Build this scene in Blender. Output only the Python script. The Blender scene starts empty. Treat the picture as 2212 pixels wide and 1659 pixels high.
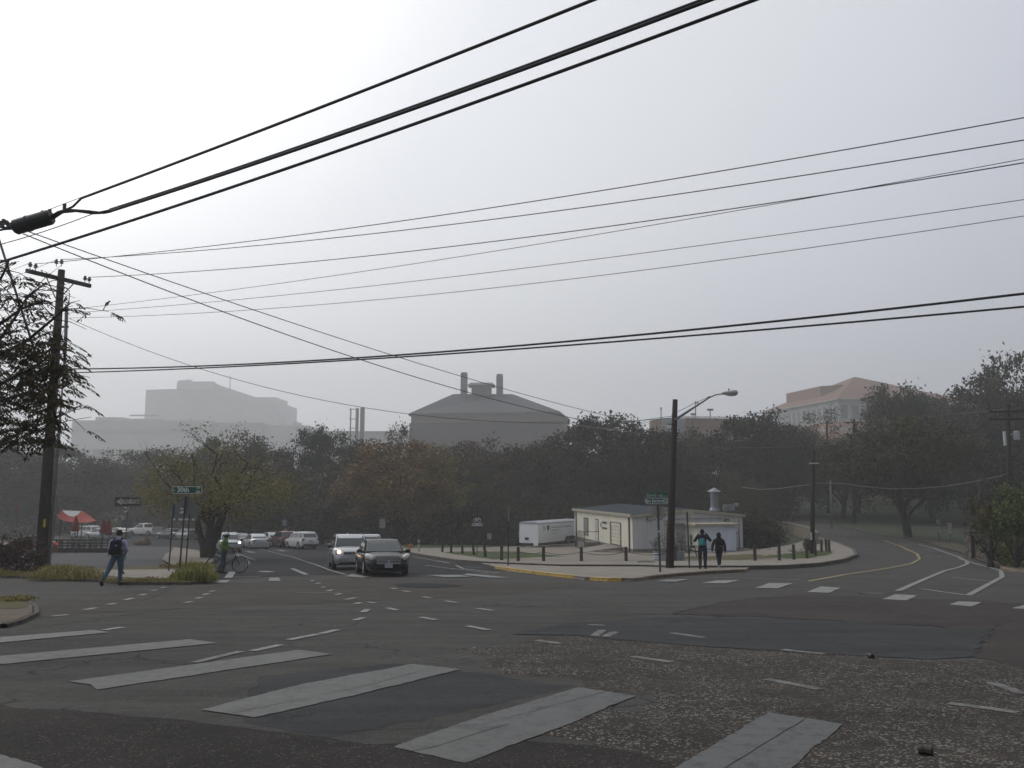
import bpy, bmesh, math, random
import numpy as np
from mathutils import Vector, Matrix, noise, geometry
random.seed(7); rng=np.random.default_rng(7)
ASPH=.55; FOL=.95
scene=bpy.context.scene; COL=scene.collection
rad=math.radians
# ---------------------------------------------------------------- camera model (2212 x 1659 units)
F=1787.; CX=1106.; CY=829.5; CAMH=1.6; TH=math.atan((1050-829.5)/F); HZ=1050.
def ray(u,v):
    a=(u-CX)/F; b=(CY-v)/F
    y=math.cos(TH)-b*math.sin(TH); z=math.sin(TH)+b*math.cos(TH)
    return a/y, z/y
def at(u,v,y):
    dx,dz=ray(u,v); return Vector((dx*y,y,CAMH+dz*y))
def proj(P):
    x,y,z=P[0],P[1],P[2]-CAMH
    d=y*math.cos(TH)+z*math.sin(TH); up=-y*math.sin(TH)+z*math.cos(TH)
    return CX+F*x/d, CY-F*up/d
def sstep(a,b,t):
    t=min(1,max(0,(t-a)/(b-a))); return t*t*(3-2*t)
SLP=-ray(CX,1160.)[1]
def hgt(x,y):
    s=x/max(y,1.0); k=sstep(.2,.36,s)
    def q(a,y0,y1,y2):
        if y<y0: return 0.
        t=min(y,y1); r=a*(t-y0)**2
        if y>y1: r+=2*a*(y1-y0)*(min(y,y2)-y1)
        return r
    hl=q(2.7e-4,45,140,330); hr=q(7e-4,38,130,230)
    return hl*(1-k)+hr*k-SLP*min(y,330.)
def gp(u,v,off=0.):
    dx,dz=ray(u,v); y0=1.; y=1.5
    while y<420:
        if CAMH+dz*y<=hgt(dx*y,y)+off: break
        y0=y; y*=1.02
    a,b=y0,y
    for _ in range(24):
        m=(a+b)/2
        if CAMH+dz*m<=hgt(dx*m,m)+off: b=m
        else: a=m
    return Vector((dx*b,b,hgt(dx*b,b)+off))
def topz(P,v):
    """height z of the point above ground point P that is seen at row v"""
    lo,hi=P[2]-1,P[2]+80
    for _ in range(40):
        m=(lo+hi)/2
        if proj((P[0],P[1],m))[1]>v: lo=m
        else: hi=m
    return (lo+hi)/2
# ---------------------------------------------------------------- materials
MATS={}
class NT:
    def __init__(s,name):
        s.m=bpy.data.materials.new(name); s.m.use_nodes=True; s.t=s.m.node_tree; s.t.nodes.clear()
        s.out=s.n('ShaderNodeOutputMaterial'); s.b=s.n('ShaderNodeBsdfPrincipled'); s.l(s.b.outputs[0],s.out.inputs[0])
        s.co=s.n('ShaderNodeTexCoord').outputs['Object']
    def n(s,t): return s.t.nodes.new(t)
    def l(s,a,b): s.t.links.new(a,b)
    def noise(s,scale,detail=4,rough=.6,vec=None,dist=0.):
        n=s.n('ShaderNodeTexNoise'); n.inputs['Scale'].default_value=scale; n.inputs['Detail'].default_value=detail
        n.inputs['Roughness'].default_value=rough; n.inputs['Distortion'].default_value=dist
        s.l(vec or s.co,n.inputs['Vector']); return n.outputs[0]
    def vor(s,scale,feature='F1',vec=None):
        n=s.n('ShaderNodeTexVoronoi'); n.feature=feature; n.inputs['Scale'].default_value=scale
        s.l(vec or s.co,n.inputs['Vector']); return n
    def ramp(s,fac,lo,hi,a=0.,b=1.):
        n=s.n('ShaderNodeMapRange'); n.inputs[1].default_value=lo; n.inputs[2].default_value=hi
        n.inputs[3].default_value=a; n.inputs[4].default_value=b; s.l(fac,n.inputs[0]); return n.outputs[0]
    def mix(s,fac,a,b,mode='MIX'):
        n=s.n('ShaderNodeMix'); n.data_type='RGBA'; n.blend_type=mode
        for i,x in ((0,fac),(6,a),(7,b)):
            if hasattr(x,'links') or hasattr(x,'is_output'): s.l(x,n.inputs[i])
            else: n.inputs[i].default_value=x if i==0 else (*x[:3],1)
        return n.outputs[2]
    def math(s,op,a,b=0.):
        n=s.n('ShaderNodeMath'); n.operation=op
        for i,x in ((0,a),(1,b)):
            if hasattr(x,'is_output'): s.l(x,n.inputs[i])
            else: n.inputs[i].default_value=x
        return n.outputs[0]
    def scalevec(s,v3):
        n=s.n('ShaderNodeMapping'); n.inputs['Scale'].default_value=v3; s.l(s.co,n.inputs[0]); return n.outputs[0]
    def bump(s,h,strength=.3,dist=.02):
        n=s.n('ShaderNodeBump'); n.inputs['Strength'].default_value=strength; n.inputs['Distance'].default_value=dist
        s.l(h,n.inputs['Height']); s.l(n.outputs[0],s.b.inputs['Normal'])
    def col(s,c):
        if hasattr(c,'is_output'): s.l(c,s.b.inputs['Base Color'])
        else: s.b.inputs['Base Color'].default_value=(*c,1)
def M(name,c,rough=.7,metal=0.,var=.25,scale=3.,bump=0.,bscale=40.,c2=None,coat=0.,emit=None,es=0.,spec=None):
    if name in MATS: return MATS[name]
    t=NT(name); b=t.b
    if c2 is None: c2=tuple(x*(1-var) for x in c)
    f=t.ramp(t.noise(scale,5,.65),.35,.65); t.col(t.mix(f,c,c2))
    b.inputs['Roughness'].default_value=rough; b.inputs['Metallic'].default_value=metal
    if coat: b.inputs['Coat Weight'].default_value=coat; b.inputs['Coat Roughness'].default_value=.06
    if bump: t.bump(t.noise(bscale,4),bump)
    if emit: b.inputs['Emission Color'].default_value=(*emit,1); b.inputs['Emission Strength'].default_value=es
    if spec is None and not coat and metal==0 and rough>.5: spec=.15
    if spec is not None: b.inputs['Specular IOR Level'].default_value=spec
    MATS[name]=t.m; return t.m
def asphalt(name,c1_,c2_,fleck=.12,flscale=45.,flcol=(.3,.29,.27),crack=.5,big=.35,rough=.85,fthr=.72):
    if name in MATS: return MATS[name]
    t=NT(name); c1=tuple(x*ASPH for x in c1_); c2=tuple(x*ASPH for x in c2_); flcol=tuple(x*.8 for x in flcol)
    base=t.mix(t.ramp(t.noise(big,5,.7,dist=.6),.38,.62),c1,c2)
    st=t.noise(1.0,5,.6,vec=t.scalevec((.25,1.6,1)))           # long wear streaks across the junction
    base=t.mix(t.ramp(st,.42,.7,0,.8),base,tuple(x*1.35 for x in c2))
    base=t.mix(t.ramp(t.noise(2.2,6,.75),.5,.7,0,.5),base,tuple(x*.62 for x in c1))
    base=t.mix(t.ramp(t.noise(11,8,.85),.52,.68,0,.75),base,tuple(x*.42 for x in c1)); base=t.mix(t.ramp(t.noise(23,6,.85),.55,.72,0,.6),base,tuple(x*1.9 for x in c2))
    base=t.mix(t.ramp(t.noise(1.0,6,.75,vec=t.scalevec((.5,5,1))),.55,.75,0,.5),base,tuple(x*1.5 for x in c2))
    g=t.noise(90,3,.8); base=t.mix(t.ramp(g,.3,.7,.0,.55),base,tuple(x*.5 for x in c1),'MIX')
    v=t.vor(flscale); bw=t.n('ShaderNodeSeparateColor'); t.l(v.outputs['Color'],bw.inputs[0])
    on=t.math('MULTIPLY',t.math('GREATER_THAN',bw.outputs[0],fthr),t.math('LESS_THAN',v.outputs['Distance'],t.math('MULTIPLY',bw.outputs[1],.55)))
    v2=t.vor(flscale*2.1); b2=t.n('ShaderNodeSeparateColor'); t.l(v2.outputs['Color'],b2.inputs[0])
    on2=t.math('MULTIPLY',t.math('GREATER_THAN',b2.outputs[0],fthr*.85),t.math('LESS_THAN',v2.outputs['Distance'],t.math('MULTIPLY',b2.outputs[1],.6)))
    on=t.math('MULTIPLY',t.math('MAXIMUM',t.math('MULTIPLY',on,b2.outputs[2]),on2),t.ramp(t.noise(1.3,6,.75),.36,.62,.05,1.))
    base=t.mix(t.math('MULTIPLY',on,fleck),base,flcol)
    if crack:
        wv=t.n('ShaderNodeVectorMath'); wv.operation='ADD'
        nn=t.n('ShaderNodeTexNoise'); nn.inputs['Scale'].default_value=1.6; nn.inputs['Detail'].default_value=5; t.l(t.co,nn.inputs['Vector'])
        t.l(t.co,wv.inputs[0]); t.l(nn.outputs['Color'],wv.inputs[1])
        e=t.vor(.42,'DISTANCE_TO_EDGE',wv.outputs[0])
        c=t.ramp(e.outputs['Distance'],.0,.014,1.,0.)
        c=t.math('MULTIPLY',c,t.ramp(t.noise(.33,3),.48,.6))
        base=t.mix(t.math('MULTIPLY',c,crack),base,(.012,.012,.012))
    t.col(base); t.b.inputs['Roughness'].default_value=rough; t.b.inputs['Specular IOR Level'].default_value=.10
    t.bump(t.math('ADD',g,t.math('MULTIPLY',on,1.2)),.6,.015)
    MATS[name]=t.m; return t.m
def paintmat(name,c,under,wear=.5,rough=.6):
    t=NT(name)
    w=t.ramp(t.noise(5,9,.85),wear-.05,wear+.04)
    nn=t.n('ShaderNodeTexNoise'); nn.inputs['Scale'].default_value=2.; nn.inputs['Detail'].default_value=6; t.l(t.co,nn.inputs['Vector'])
    wv=t.n('ShaderNodeVectorMath'); wv.operation='ADD'; t.l(t.co,wv.inputs[0]); t.l(nn.outputs['Color'],wv.inputs[1]); ed_=t.vor(1.1,'DISTANCE_TO_EDGE',wv.outputs[0]); ck=t.ramp(ed_.outputs['Distance'],0.,.02,1.,0.)
    w2=t.ramp(t.noise(1.1,5,.7),.5,.72,0,.7)
    base=t.mix(w2,c,tuple(x*.6 for x in c)); base=t.mix(w,base,under); base=t.mix(t.math('MULTIPLY',ck,.45),base,tuple(x*.25 for x in under))
    base=t.mix(t.ramp(t.noise(70,3,.8),.5,.75,0,.5),base,under)
    t.col(base); t.b.inputs['Roughness'].default_value=rough; t.bump(t.noise(80,3),.3,.01)
    MATS[name]=t.m; return t.m
def foliage(name,c1,c2,c3=None,tr=.25):
    c3=c3 or tuple(x*1.5 for x in c2); c1,c2,c3=[tuple(x*FOL for x in c) for c in (c1,c2,c3)]
    t=NT(name); oi=t.n('ShaderNodeObjectInfo')
    f=t.ramp(t.noise(.55,3,.6),.38,.62); base=t.mix(f,c1,c2)
    base=t.mix(t.ramp(t.noise(7,2,.7),.45,.7,0,.8),base,c3 or tuple(x*1.5 for x in c2))
    hs=t.n('ShaderNodeHueSaturation'); t.l(base,hs.inputs['Color']); t.l(t.ramp(oi.outputs['Random'],0,1,.55,1.5),hs.inputs['Value'])
    t.col(hs.outputs[0]); t.b.inputs['Roughness'].default_value=.75; t.b.inputs['Specular IOR Level'].default_value=.2
    MATS[name]=t.m; return t.m
# ---------------------------------------------------------------- mesh builder
class B:
    def __init__(s): s.v=[]; s.f=[]; s.mi=[]; s.cur=0
    def add(s,vs,fs):
        o=len(s.v); s.v+= [tuple(v) for v in vs]
        for f in fs: s.f.append(tuple(i+o for i in f)); s.mi.append(s.cur)
        return s
    def box(s,c,d,rz=0.,m=None,taper=1.,ch=0.):
        hx,hy,hz=d[0]/2,d[1]/2,d[2]/2
        vs=[]
        for sz,k in ((-1,1.),(1,taper)):
            for sx,sy in ((-1,-1),(1,-1),(1,1),(-1,1)): vs.append(Vector((sx*hx*k,sy*hy*k,sz*hz)))
        R=Matrix.Rotation(rz,3,'Z') if m is None else m
        vs=[R@v+Vector(c) for v in vs]
        return s.add(vs,[(3,2,1,0),(4,5,6,7),(0,1,5,4),(1,2,6,5),(2,3,7,6),(3,0,4,7)])
    def tube(s,path,r,n=8,cap=True):
        P=[Vector(p) for p in path]; R=r if isinstance(r,(list,tuple)) else [r]*len(P)
        o=len(s.v); ref=None
        for i,p in enumerate(P):
            t=(P[min(i+1,len(P)-1)]-P[max(i-1,0)])
            if t.length<1e-9: t=Vector((0,0,1))
            t.normalize()
            if ref is None: ref=Vector((0,0,1)) if abs(t.z)<.9 else Vector((1,0,0))
            a=t.cross(ref); 
            if a.length<1e-6: a=t.cross(Vector((0,1,0)))
            a.normalize(); b=t.cross(a).normalized(); ref=b.cross(t)*1.0 if False else ref
            for k in range(n):
                q=2*math.pi*k/n; s.v.append(tuple(p+(a*math.cos(q)+b*math.sin(q))*R[i]))
        for i in range(len(P)-1):
            for k in range(n):
                k2=(k+1)%n; s.f.append((o+i*n+k,o+i*n+k2,o+(i+1)*n+k2,o+(i+1)*n+k)); s.mi.append(s.cur)
        if cap and n>2:
            s.f.append(tuple(o+k for k in range(n))); s.mi.append(s.cur)
            e=o+(len(P)-1)*n; s.f.append(tuple(e+k for k in reversed(range(n)))); s.mi.append(s.cur)
        return s
    def cyl(s,c,r,h,n=16,axis='Z',r2=None):
        d={'X':Vector((1,0,0)),'Y':Vector((0,1,0)),'Z':Vector((0,0,1))}[axis]*(h/2); c=Vector(c)
        return s.tube([c-d,c+d],[r,r if r2 is None else r2],n)
    def lathe(s,c,prof,n=16):
        c=Vector(c); o=len(s.v)
        for r,z in prof:
            for k in range(n): q=2*math.pi*k/n; s.v.append((c.x+r*math.cos(q),c.y+r*math.sin(q),c.z+z))
        for i in range(len(prof)-1):
            for k in range(n):
                k2=(k+1)%n; s.f.append((o+i*n+k,o+i*n+k2,o+(i+1)*n+k2,o+(i+1)*n+k)); s.mi.append(s.cur)
        s.f.append(tuple(o+k for k in reversed(range(n)))); s.mi.append(s.cur)
        e=o+(len(prof)-1)*n; s.f.append(tuple(e+k for k in range(n))); s.mi.append(s.cur)
        return s
    def ell(s,c,r,n=12,m=8,mat=None):
        c=Vector(c); vs=[]; fs=[]
        for i in range(m+1):
            p=math.pi*i/m
            for k in range(n):
                q=2*math.pi*k/n; w=Vector((r[0]*math.sin(p)*math.cos(q),r[1]*math.sin(p)*math.sin(q),-r[2]*math.cos(p)))
                vs.append((mat@w if mat else w)+c)
        for i in range(m):
            for k in range(n): k2=(k+1)%n; fs.append((i*n+k,i*n+k2,(i+1)*n+k2,(i+1)*n+k))
        return s.add(vs,fs)
    def prism(s,poly,axis,a,b):
        """extrude a 2D polygon; axis 'Y': poly in xz, 'X': poly in yz, 'Z': poly in xy"""
        def mk(p,t):
            return {'Y':(p[0],t,p[1]),'X':(t,p[0],p[1]),'Z':(p[0],p[1],t)}[axis]
        n=len(poly); vs=[mk(p,a) for p in poly]+[mk(p,b) for p in poly]
        fs=[tuple(range(n))[::-1],tuple(range(n,2*n))]+[(i,(i+1)%n,n+(i+1)%n,n+i) for i in range(n)]
        return s.add(vs,fs)
    def build(s,name,mat,parent=None,smooth=False,rec=True):
        me=bpy.data.meshes.new(name); me.from_pydata(s.v,[],s.f)
        mats=mat if isinstance(mat,(list,tuple)) else [mat]
        for m in mats: me.materials.append(m)
        if len(mats)>1: me.polygons.foreach_set('material_index',s.mi)
        if rec:
            bm=bmesh.new(); bm.from_mesh(me); bmesh.ops.recalc_face_normals(bm,faces=bm.faces); bm.to_mesh(me); bm.free()
        if smooth: me.polygons.foreach_set('use_smooth',[True]*len(me.polygons))
        me.update(); return link(name,me,parent)
def link(name,me,parent=None):
    o=bpy.data.objects.new(name,me); COL.objects.link(o)
    if parent is not None: o.parent=parent
    return o
def smooth_angle(o,deg=35):
    me=o.data; bm=bmesh.new(); bm.from_mesh(me)
    for f in bm.faces: f.smooth=True
    for e in bm.edges:
        e.smooth = not (len(e.link_faces)==2 and e.calc_face_angle(0)>rad(deg))
    bm.to_mesh(me); bm.free(); return o
def tag(o,label=None,cat=None,group=None,kind=None):
    if label: o['label']=label
    if cat: o['category']=cat
    if group: o['group']=group
    if kind: o['kind']=kind
    return o
def empty(name,loc,rz=0.,label=None,cat=None,group=None):
    o=bpy.data.objects.new(name,None); COL.objects.link(o); o.location=loc; o.rotation_euler=(0,0,rz)
    o.empty_display_size=.3
    return tag(o,label,cat,group)
def eval_mesh(o,name):
    dg=bpy.context.evaluated_depsgraph_get(); dg.update()
    me=bpy.data.meshes.new_from_object(o.evaluated_get(dg),preserve_all_data_layers=False,depsgraph=dg); me.name=name
    return me
def text(s,size,mat,parent,loc,name='lettering',rz=0.,align='CENTER',width=1.,bold=0.,depth=.002):
    cu=bpy.data.curves.new(name,'FONT'); cu.body=s; cu.size=size; cu.align_x=align; cu.align_y='CENTER'
    cu.extrude=depth; cu.offset=bold; cu.resolution_u=3
    t=bpy.data.objects.new('tmp',cu); COL.objects.link(t)
    me=eval_mesh(t,name); bpy.data.objects.remove(t); bpy.data.curves.remove(cu)
    me.transform(Matrix.Diagonal((width,1,1,1))); me.transform(Matrix.Rotation(rad(90),4,'X'))
    me.materials.clear(); me.materials.append(mat)
    o=link(name,me,parent); o.location=loc; o.rotation_euler=(0,0,rz); return o
# ---------------------------------------------------------------- draped sheets
def zoff(y,off): return off*(.2+y/24.)
def sheet(name,pts,mat,off=.0,lift=0.,jag=0.,cell=1.,cell_far=None):
    """pts: list of world (x,y) ; draped on the terrain at lift + layered offset"""
    P=[Vector((p[0],p[1])) for p in pts]
    if jag:
        Q=[]
        for i,a in enumerate(P):
            b=P[(i+1)%len(P)]; L=(b-a).length; n=max(1,int(L/.08)) if a.y<14 else max(1,int(L/.3)) if a.y<40 else max(1,int(L/1.2)); n=min(n,160)
            nrm=Vector((-(b-a).y,(b-a).x)); 
            if nrm.length>0: nrm.normalize()
            for k in range(n):
                p=a.lerp(b,k/n); j=jag*(noise.noise(Vector((p.x*1.4,p.y*1.4,3.1)))*1.4+.5*noise.noise(Vector((p.x*6,p.y*6,8))))+(.02*noise.noise(Vector((p.x*11,p.y*11,5))) if a.y<16 and not name.startswith('road') else 0)
                Q.append(p+nrm*j)
        P=Q
    tris=geometry.tessellate_polygon([[Vector((p.x,p.y,0)) for p in P]])
    bm=bmesh.new(); vs=[bm.verts.new((p.x,p.y,0)) for p in P]
    for t in tris:
        try: bm.faces.new([vs[i] for i in t])
        except ValueError: pass
    xs=[p.x for p in P]; ys=[p.y for p in P]
    def cut(co,no):
        bmesh.ops.bisect_plane(bm,geom=bm.verts[:]+bm.edges[:]+bm.faces[:],dist=1e-5,plane_co=co,plane_no=no)
    if max(ys)>38:
        x=math.ceil(min(xs)/cell)*cell
        while x<max(xs): cut((x,0,0),(1,0,0)); x+=cell
        y=max(38,math.ceil(min(ys)/cell)*cell)
        while y<max(ys): cut((0,y,0),(0,1,0)); y+=cell
    for v in bm.verts: v.co.z=hgt(v.co.x,v.co.y)+lift+zoff(v.co.y,off)
    bmesh.ops.recalc_face_normals(bm,faces=bm.faces)
    if bm.faces and sum(f.normal.z for f in bm.faces)<0: bmesh.ops.reverse_faces(bm,faces=bm.faces)
    me=bpy.data.meshes.new(name); bm.to_mesh(me); bm.free(); me.materials.append(mat)
    return tag(link(name,me),kind='structure')
def px(pts,off=0.): return [gp(u,v,off) for u,v in pts]
def resample(P,step):
    out=[P[0]]
    for a,b in zip(P[:-1],P[1:]):
        n=max(1,int((b-a).length/step))
        for k in range(1,n+1): out.append(a.lerp(b,k/n))
    return out
def ribbon(bd,P,w,off=.012,lift=0.,step=.5,jit=0.):
    P=[Vector((p[0],p[1])) for p in P]; P=resample(P,step); o=len(bd.v)
    for i,p in enumerate(P):
        t=(P[min(i+1,len(P)-1)]-P[max(i-1,0)]).normalized(); n=Vector((-t.y,t.x))
        j=jit*noise.noise(Vector((p.x*3,p.y*3,1))); ww=w*(1+ (noise.noise(Vector((p.x*5,p.y*5,4)))*.9 if jit else 0))
        for s in (-1,1):
            q=p+n*(s*ww/2+j); bd.v.append((q.x,q.y,hgt(q.x,q.y)+lift+zoff(q.y,off)))
    for i in range(len(P)-1): bd.f.append((o+2*i,o+2*i+1,o+2*i+3,o+2*i+2)); bd.mi.append(0)
def kerb(name,P,mat,H,w=.16,inner=1,label=None,lift=0.):
    P=[Vector((p[0],p[1])) for p in P]; P=resample(P,.6); bd=B(); o=0
    for i,p in enumerate(P):
        t=(P[min(i+1,len(P)-1)]-P[max(i-1,0)]).normalized(); n=Vector((-t.y,t.x))*inner
        wob=.012*noise.noise(Vector((p.x*2,p.y*2,7)))
        q=p+n*w; a=hgt(p.x,p.y)+lift; b=hgt(q.x,q.y)+lift
        bd.v+=[(p.x,p.y,a-.06),(p.x+n.x*.015,p.y+n.y*.015,a+H-.03+wob),(p.x+n.x*.045,p.y+n.y*.045,a+H+.006+wob),(q.x,q.y,b+H+.006+wob),(q.x,q.y,b-.06)]
    for i in range(len(P)-1):
        for k in range(4): bd.f.append((5*i+k,5*i+k+1,5*i+k+6,5*i+k+5)); bd.mi.append(0)
    o=bd.build(name,mat); return tag(o,kind='structure')
SKY_S=.035; DECK_S=.97; SUN_E=.35; HAZE=.00112; HAZE_TOP=152.; EXPO=.06
DECK=[(0,(.09,.095,.11)),(.14,(.39,.415,.49)),(.42,(.53,.555,.635)),(.64,(.65,.67,.71)),(.84,(.72,.745,.80)),(1.,(1.0,1.0,.98))]
# ---------------------------------------------------------------- ground, roads, islands
m_ground=NT('ground_mat'); t=m_ground
base=t.mix(t.ramp(t.noise(.12,5,.7),.42,.6),(.020,.036,.011),(.034,.034,.018))
base=t.mix(t.ramp(t.noise(3,5,.8),.4,.65,0,.8),base,(.05,.065,.025)); t.col(base); t.b.inputs['Roughness'].default_value=.95; t.bump(t.noise(9,5,.8),.8,.1)
MATS['ground']=t.m; m_ground=t.m
A_base=asphalt('asphalt_old',(.124,.117,.108),(.165,.157,.145),fleck=.5,crack=.8)
A_new=asphalt('asphalt_new',(.052,.053,.056),(.07,.071,.073),fleck=.25,crack=.25)
A_brown=asphalt('asphalt_brown',(.115,.103,.092),(.15,.135,.12),fleck=.55,flscale=30,crack=.9)
A_slate=asphalt('asphalt_slate',(.085,.087,.091),(.118,.12,.123),fleck=.3,crack=.5)
A_red=asphalt('asphalt_red',(.095,.082,.075),(.125,.108,.098),fleck=.4,flscale=35,crack=.5)
A_chip=asphalt('asphalt_chips',(.088,.077,.067),(.12,.104,.09),fleck=1.,flscale=20,flcol=(.40,.37,.32),crack=.35,fthr=.45)
A_dark=asphalt('asphalt_smooth',(.064,.058,.053),(.088,.08,.073),fleck=.4,flscale=26,crack=.35,fthr=.9,flcol=(.4,.38,.34))
A_lot=asphalt('asphalt_lot',(.15,.152,.156),(.19,.19,.193),fleck=.4,crack=.4)
CONC=M('concrete_walk',(.29,.262,.225),.9,var=.25,scale=.9,bump=.3,bscale=30)
CONC2=M('lot_paving',(.27,.235,.195),.95,scale=.5,c2=(.20,.18,.152),bump=.4,bscale=20)
KERB=M('kerb_concrete',(.13,.12,.108),.9,scale=3,c2=(.07,.066,.06),bump=.4)
YEL=paintmat('kerb_yellow',(.60,.38,.06),(.19,.14,.07),.56)
YELB=paintmat('kerb_yellow_worn',(.20,.12,.035),(.09,.07,.05),.5)
GRASS=M('lawn',(.042,.075,.018),.95,scale=2.,c2=(.07,.085,.035),bump=.6)
DRYG=M('verge',(.085,.08,.035),.95,scale=2.,c2=(.11,.09,.05),bump=.6)
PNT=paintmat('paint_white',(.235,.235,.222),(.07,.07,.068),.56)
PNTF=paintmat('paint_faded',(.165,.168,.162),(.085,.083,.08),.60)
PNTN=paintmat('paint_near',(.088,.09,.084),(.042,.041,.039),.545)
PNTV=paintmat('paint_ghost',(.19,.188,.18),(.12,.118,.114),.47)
PNTY=paintmat('paint_yellow',(.34,.25,.08),(.11,.105,.09),.52)
TAR=M('crack_tar',(.022,.021,.021),.6,var=.4)
# terrain : fine grid near, coarse ring to the horizon
def terrain():
    xs=[-820,-700,-520,-380,-280,-210,-160,-125]+list(np.arange(-100,131,2.5))+[150,180,220,280,360,480,600,700,820]
    ys=[-50,-30,-20,-10,0,10,20,30]+list(np.arange(36,190,2.5))+[200,215,235,260,300,330,380,450,550,700,900,1050,1170]
    V=[];Fa=[]
    for y in ys:
        for x in xs:
            z=hgt(x,y)-.14
            if y>92: z+=.35*noise.noise(Vector((x*.06,y*.06,0)))*min(1,(y-92)/20)
            if y<45: z-=.05
            V.append((x,y,z))
    n=len(xs)
    for j in range(len(ys)-1):
        for i in range(n-1): Fa.append((j*n+i,j*n+i+1,(j+1)*n+i+1,(j+1)*n+i))
    me=bpy.data.meshes.new('ground'); me.from_pydata(V,[],Fa); me.materials.append(m_ground); me.update()
    me.polygons.foreach_set('use_smooth',[True]*len(me.polygons))
    tag(link('ground',me),kind='structure')
terrain()
W2=lambda x,y: Vector((x,y,0))
roadpts=[W2(-34,-6)]+px([(-700,1300),(-700,1243),(-700,1165),(-300,1162),(0,1162),(130,1158),(290,1149),(420,1153),(520,1161),(600,1169),(687,1173),(717,1180),(870,1193),(985,1213),(1150,1217),(1609,1218),(1700,1216),(1771,1211),(1815,1203),(1840,1196),(1836,1185),(1776,1165),(1752,1152),(1735,1143),(1703,1134),(1662,1126),(1662,1111),(1727,1121),(1768,1126),(1842,1144),(1880,1155),(1954,1165),(2017,1176),(2072,1193),(2135,1218),(2192,1234),(2260,1240),(2900,1262)])+[W2(34,-6)]
sheet('road',roadpts,A_base)
def patch(pts,mat,off,jag=.12,name='road_patch'): return sheet(name,px(pts),mat,off=off,jag=jag)
patch([(440,1255),(560,1247),(690,1242),(890,1242),(1000,1241),(1095,1232),(1040,1221),(985,1213),(870,1194),(717,1180),(687,1173.5),(600,1169.5),(520,1161.5),(420,1153.5),(290,1149.5),(135,1158),(130,1179),(375,1182),(430,1190),(462,1205),(461,1218),(474,1245)],A_new,.004,.05)
patch([(-600,1179),(130,1180),(372,1182),(395,1200),(345,1224),(0,1226),(-600,1229)],A_lot,.008,.03)
patch([(60,1336),(85,1308),(150,1290),(420,1263),(690,1252),(770,1248),(1050,1256),(1270,1262),(1120,1283),(820,1298),(640,1306),(500,1312),(380,1316),(250,1322)],A_brown,.004,.2)
patch([(1106,1371),(1230,1346),(1400,1336),(1650,1335),(2140,1362),(2112,1400),(2095,1422),(2000,1425),(1750,1411),(1500,1396),(1300,1379),(1240,1373)],A_slate,.012,.06)
patch([(1440,1327),(1560,1301),(1730,1284),(1900,1291),(2400,1310),(2700,1450),(2300,1460),(2100,1420),(2138,1361),(1650,1333)],A_red,.008,.15)
patch([(1030,1404),(1156,1378),(1231,1373),(1431,1386),(1686,1408),(1981,1428),(2212,1433),(2700,1440),(2900,1800),(1800,1850),(1500,1660),(1320,1610),(1180,1560),(1376,1505),(1250,1478),(1120,1452),(1040,1432)],A_chip,.004,.5)
patch([(-500,1560),(0,1522),(200,1540),(400,1556),(560,1575),(820,1604),(1150,1600),(1330,1618),(1480,1662),(1500,1900),(-500,1900)],A_dark,.006,.08)
patch([(560,1460),(850,1432),(1250,1482),(900,1560),(700,1600),(520,1560)],A_slate,.003,.1)
patch([(850,1263),(880,1260),(960,1262),(1000,1266),(930,1270),(870,1269)],A_new,.012,.12)
# crack sealing and joints
cb=B()
for pl in [[(102,1318),(250,1322),(470,1322),(640,1318),(820,1320)],[(0,1365),(150,1345),(320,1322),(480,1305),(690,1303)],[(540,1276),(640,1268),(760,1268)],
           [(1260,1330),(1450,1327),(1560,1302),(1700,1284)],[(1106,1309),(1200,1312),(1290,1317)],[(470,1300),(600,1300),(720,1308),(860,1312)],
           [(2095,1420),(2110,1405),(2128,1375),(2150,1350)],[(0,1640),(0,1640)],[(1060,1266),(1180,1272),(1300,1268)],[(500,1330),(700,1325),(900,1322),(1100,1326)],
           [(560,1290),(640,1288),(720,1298)],[(380,1262),(330,1290),(300,1297)]]:
    ribbon(cb,px(pl),.035,off=.016,step=.12,jit=.16)
tag(cb.build('crack_sealing',TAR,rec=False),kind='structure')
# crosswalks and lane paint ; quads given in picture units, built as worn paint sheets
def quads(name,qs,mat,off=.014,jag=.015):
    for q in qs: sheet(name,px(q),mat,off=off,jag=jag)
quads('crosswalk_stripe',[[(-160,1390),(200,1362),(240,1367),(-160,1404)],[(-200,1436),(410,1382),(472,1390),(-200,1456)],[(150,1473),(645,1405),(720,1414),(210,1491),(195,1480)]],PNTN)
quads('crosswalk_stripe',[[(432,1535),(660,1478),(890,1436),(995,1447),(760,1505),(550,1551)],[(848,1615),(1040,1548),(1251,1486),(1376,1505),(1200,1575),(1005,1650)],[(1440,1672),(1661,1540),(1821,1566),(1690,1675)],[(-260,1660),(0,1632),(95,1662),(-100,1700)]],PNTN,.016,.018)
quads('crosswalk_stripe',[[(1514,1261),(1546,1255),(1598,1254),(1568,1261)],[(1631,1271),(1661,1261),(1713,1261),(1681,1272)],[(1743,1280),(1773,1268),(1816,1271),(1791,1282)],[(1906,1295),(1933,1285),(1983,1287),(1958,1298)],[(2051,1307),(2071,1300),(2121,1302),(2098,1311)],[(2186,1315),(2212,1308),(2260,1310),(2240,1318)]],PNT)
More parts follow.
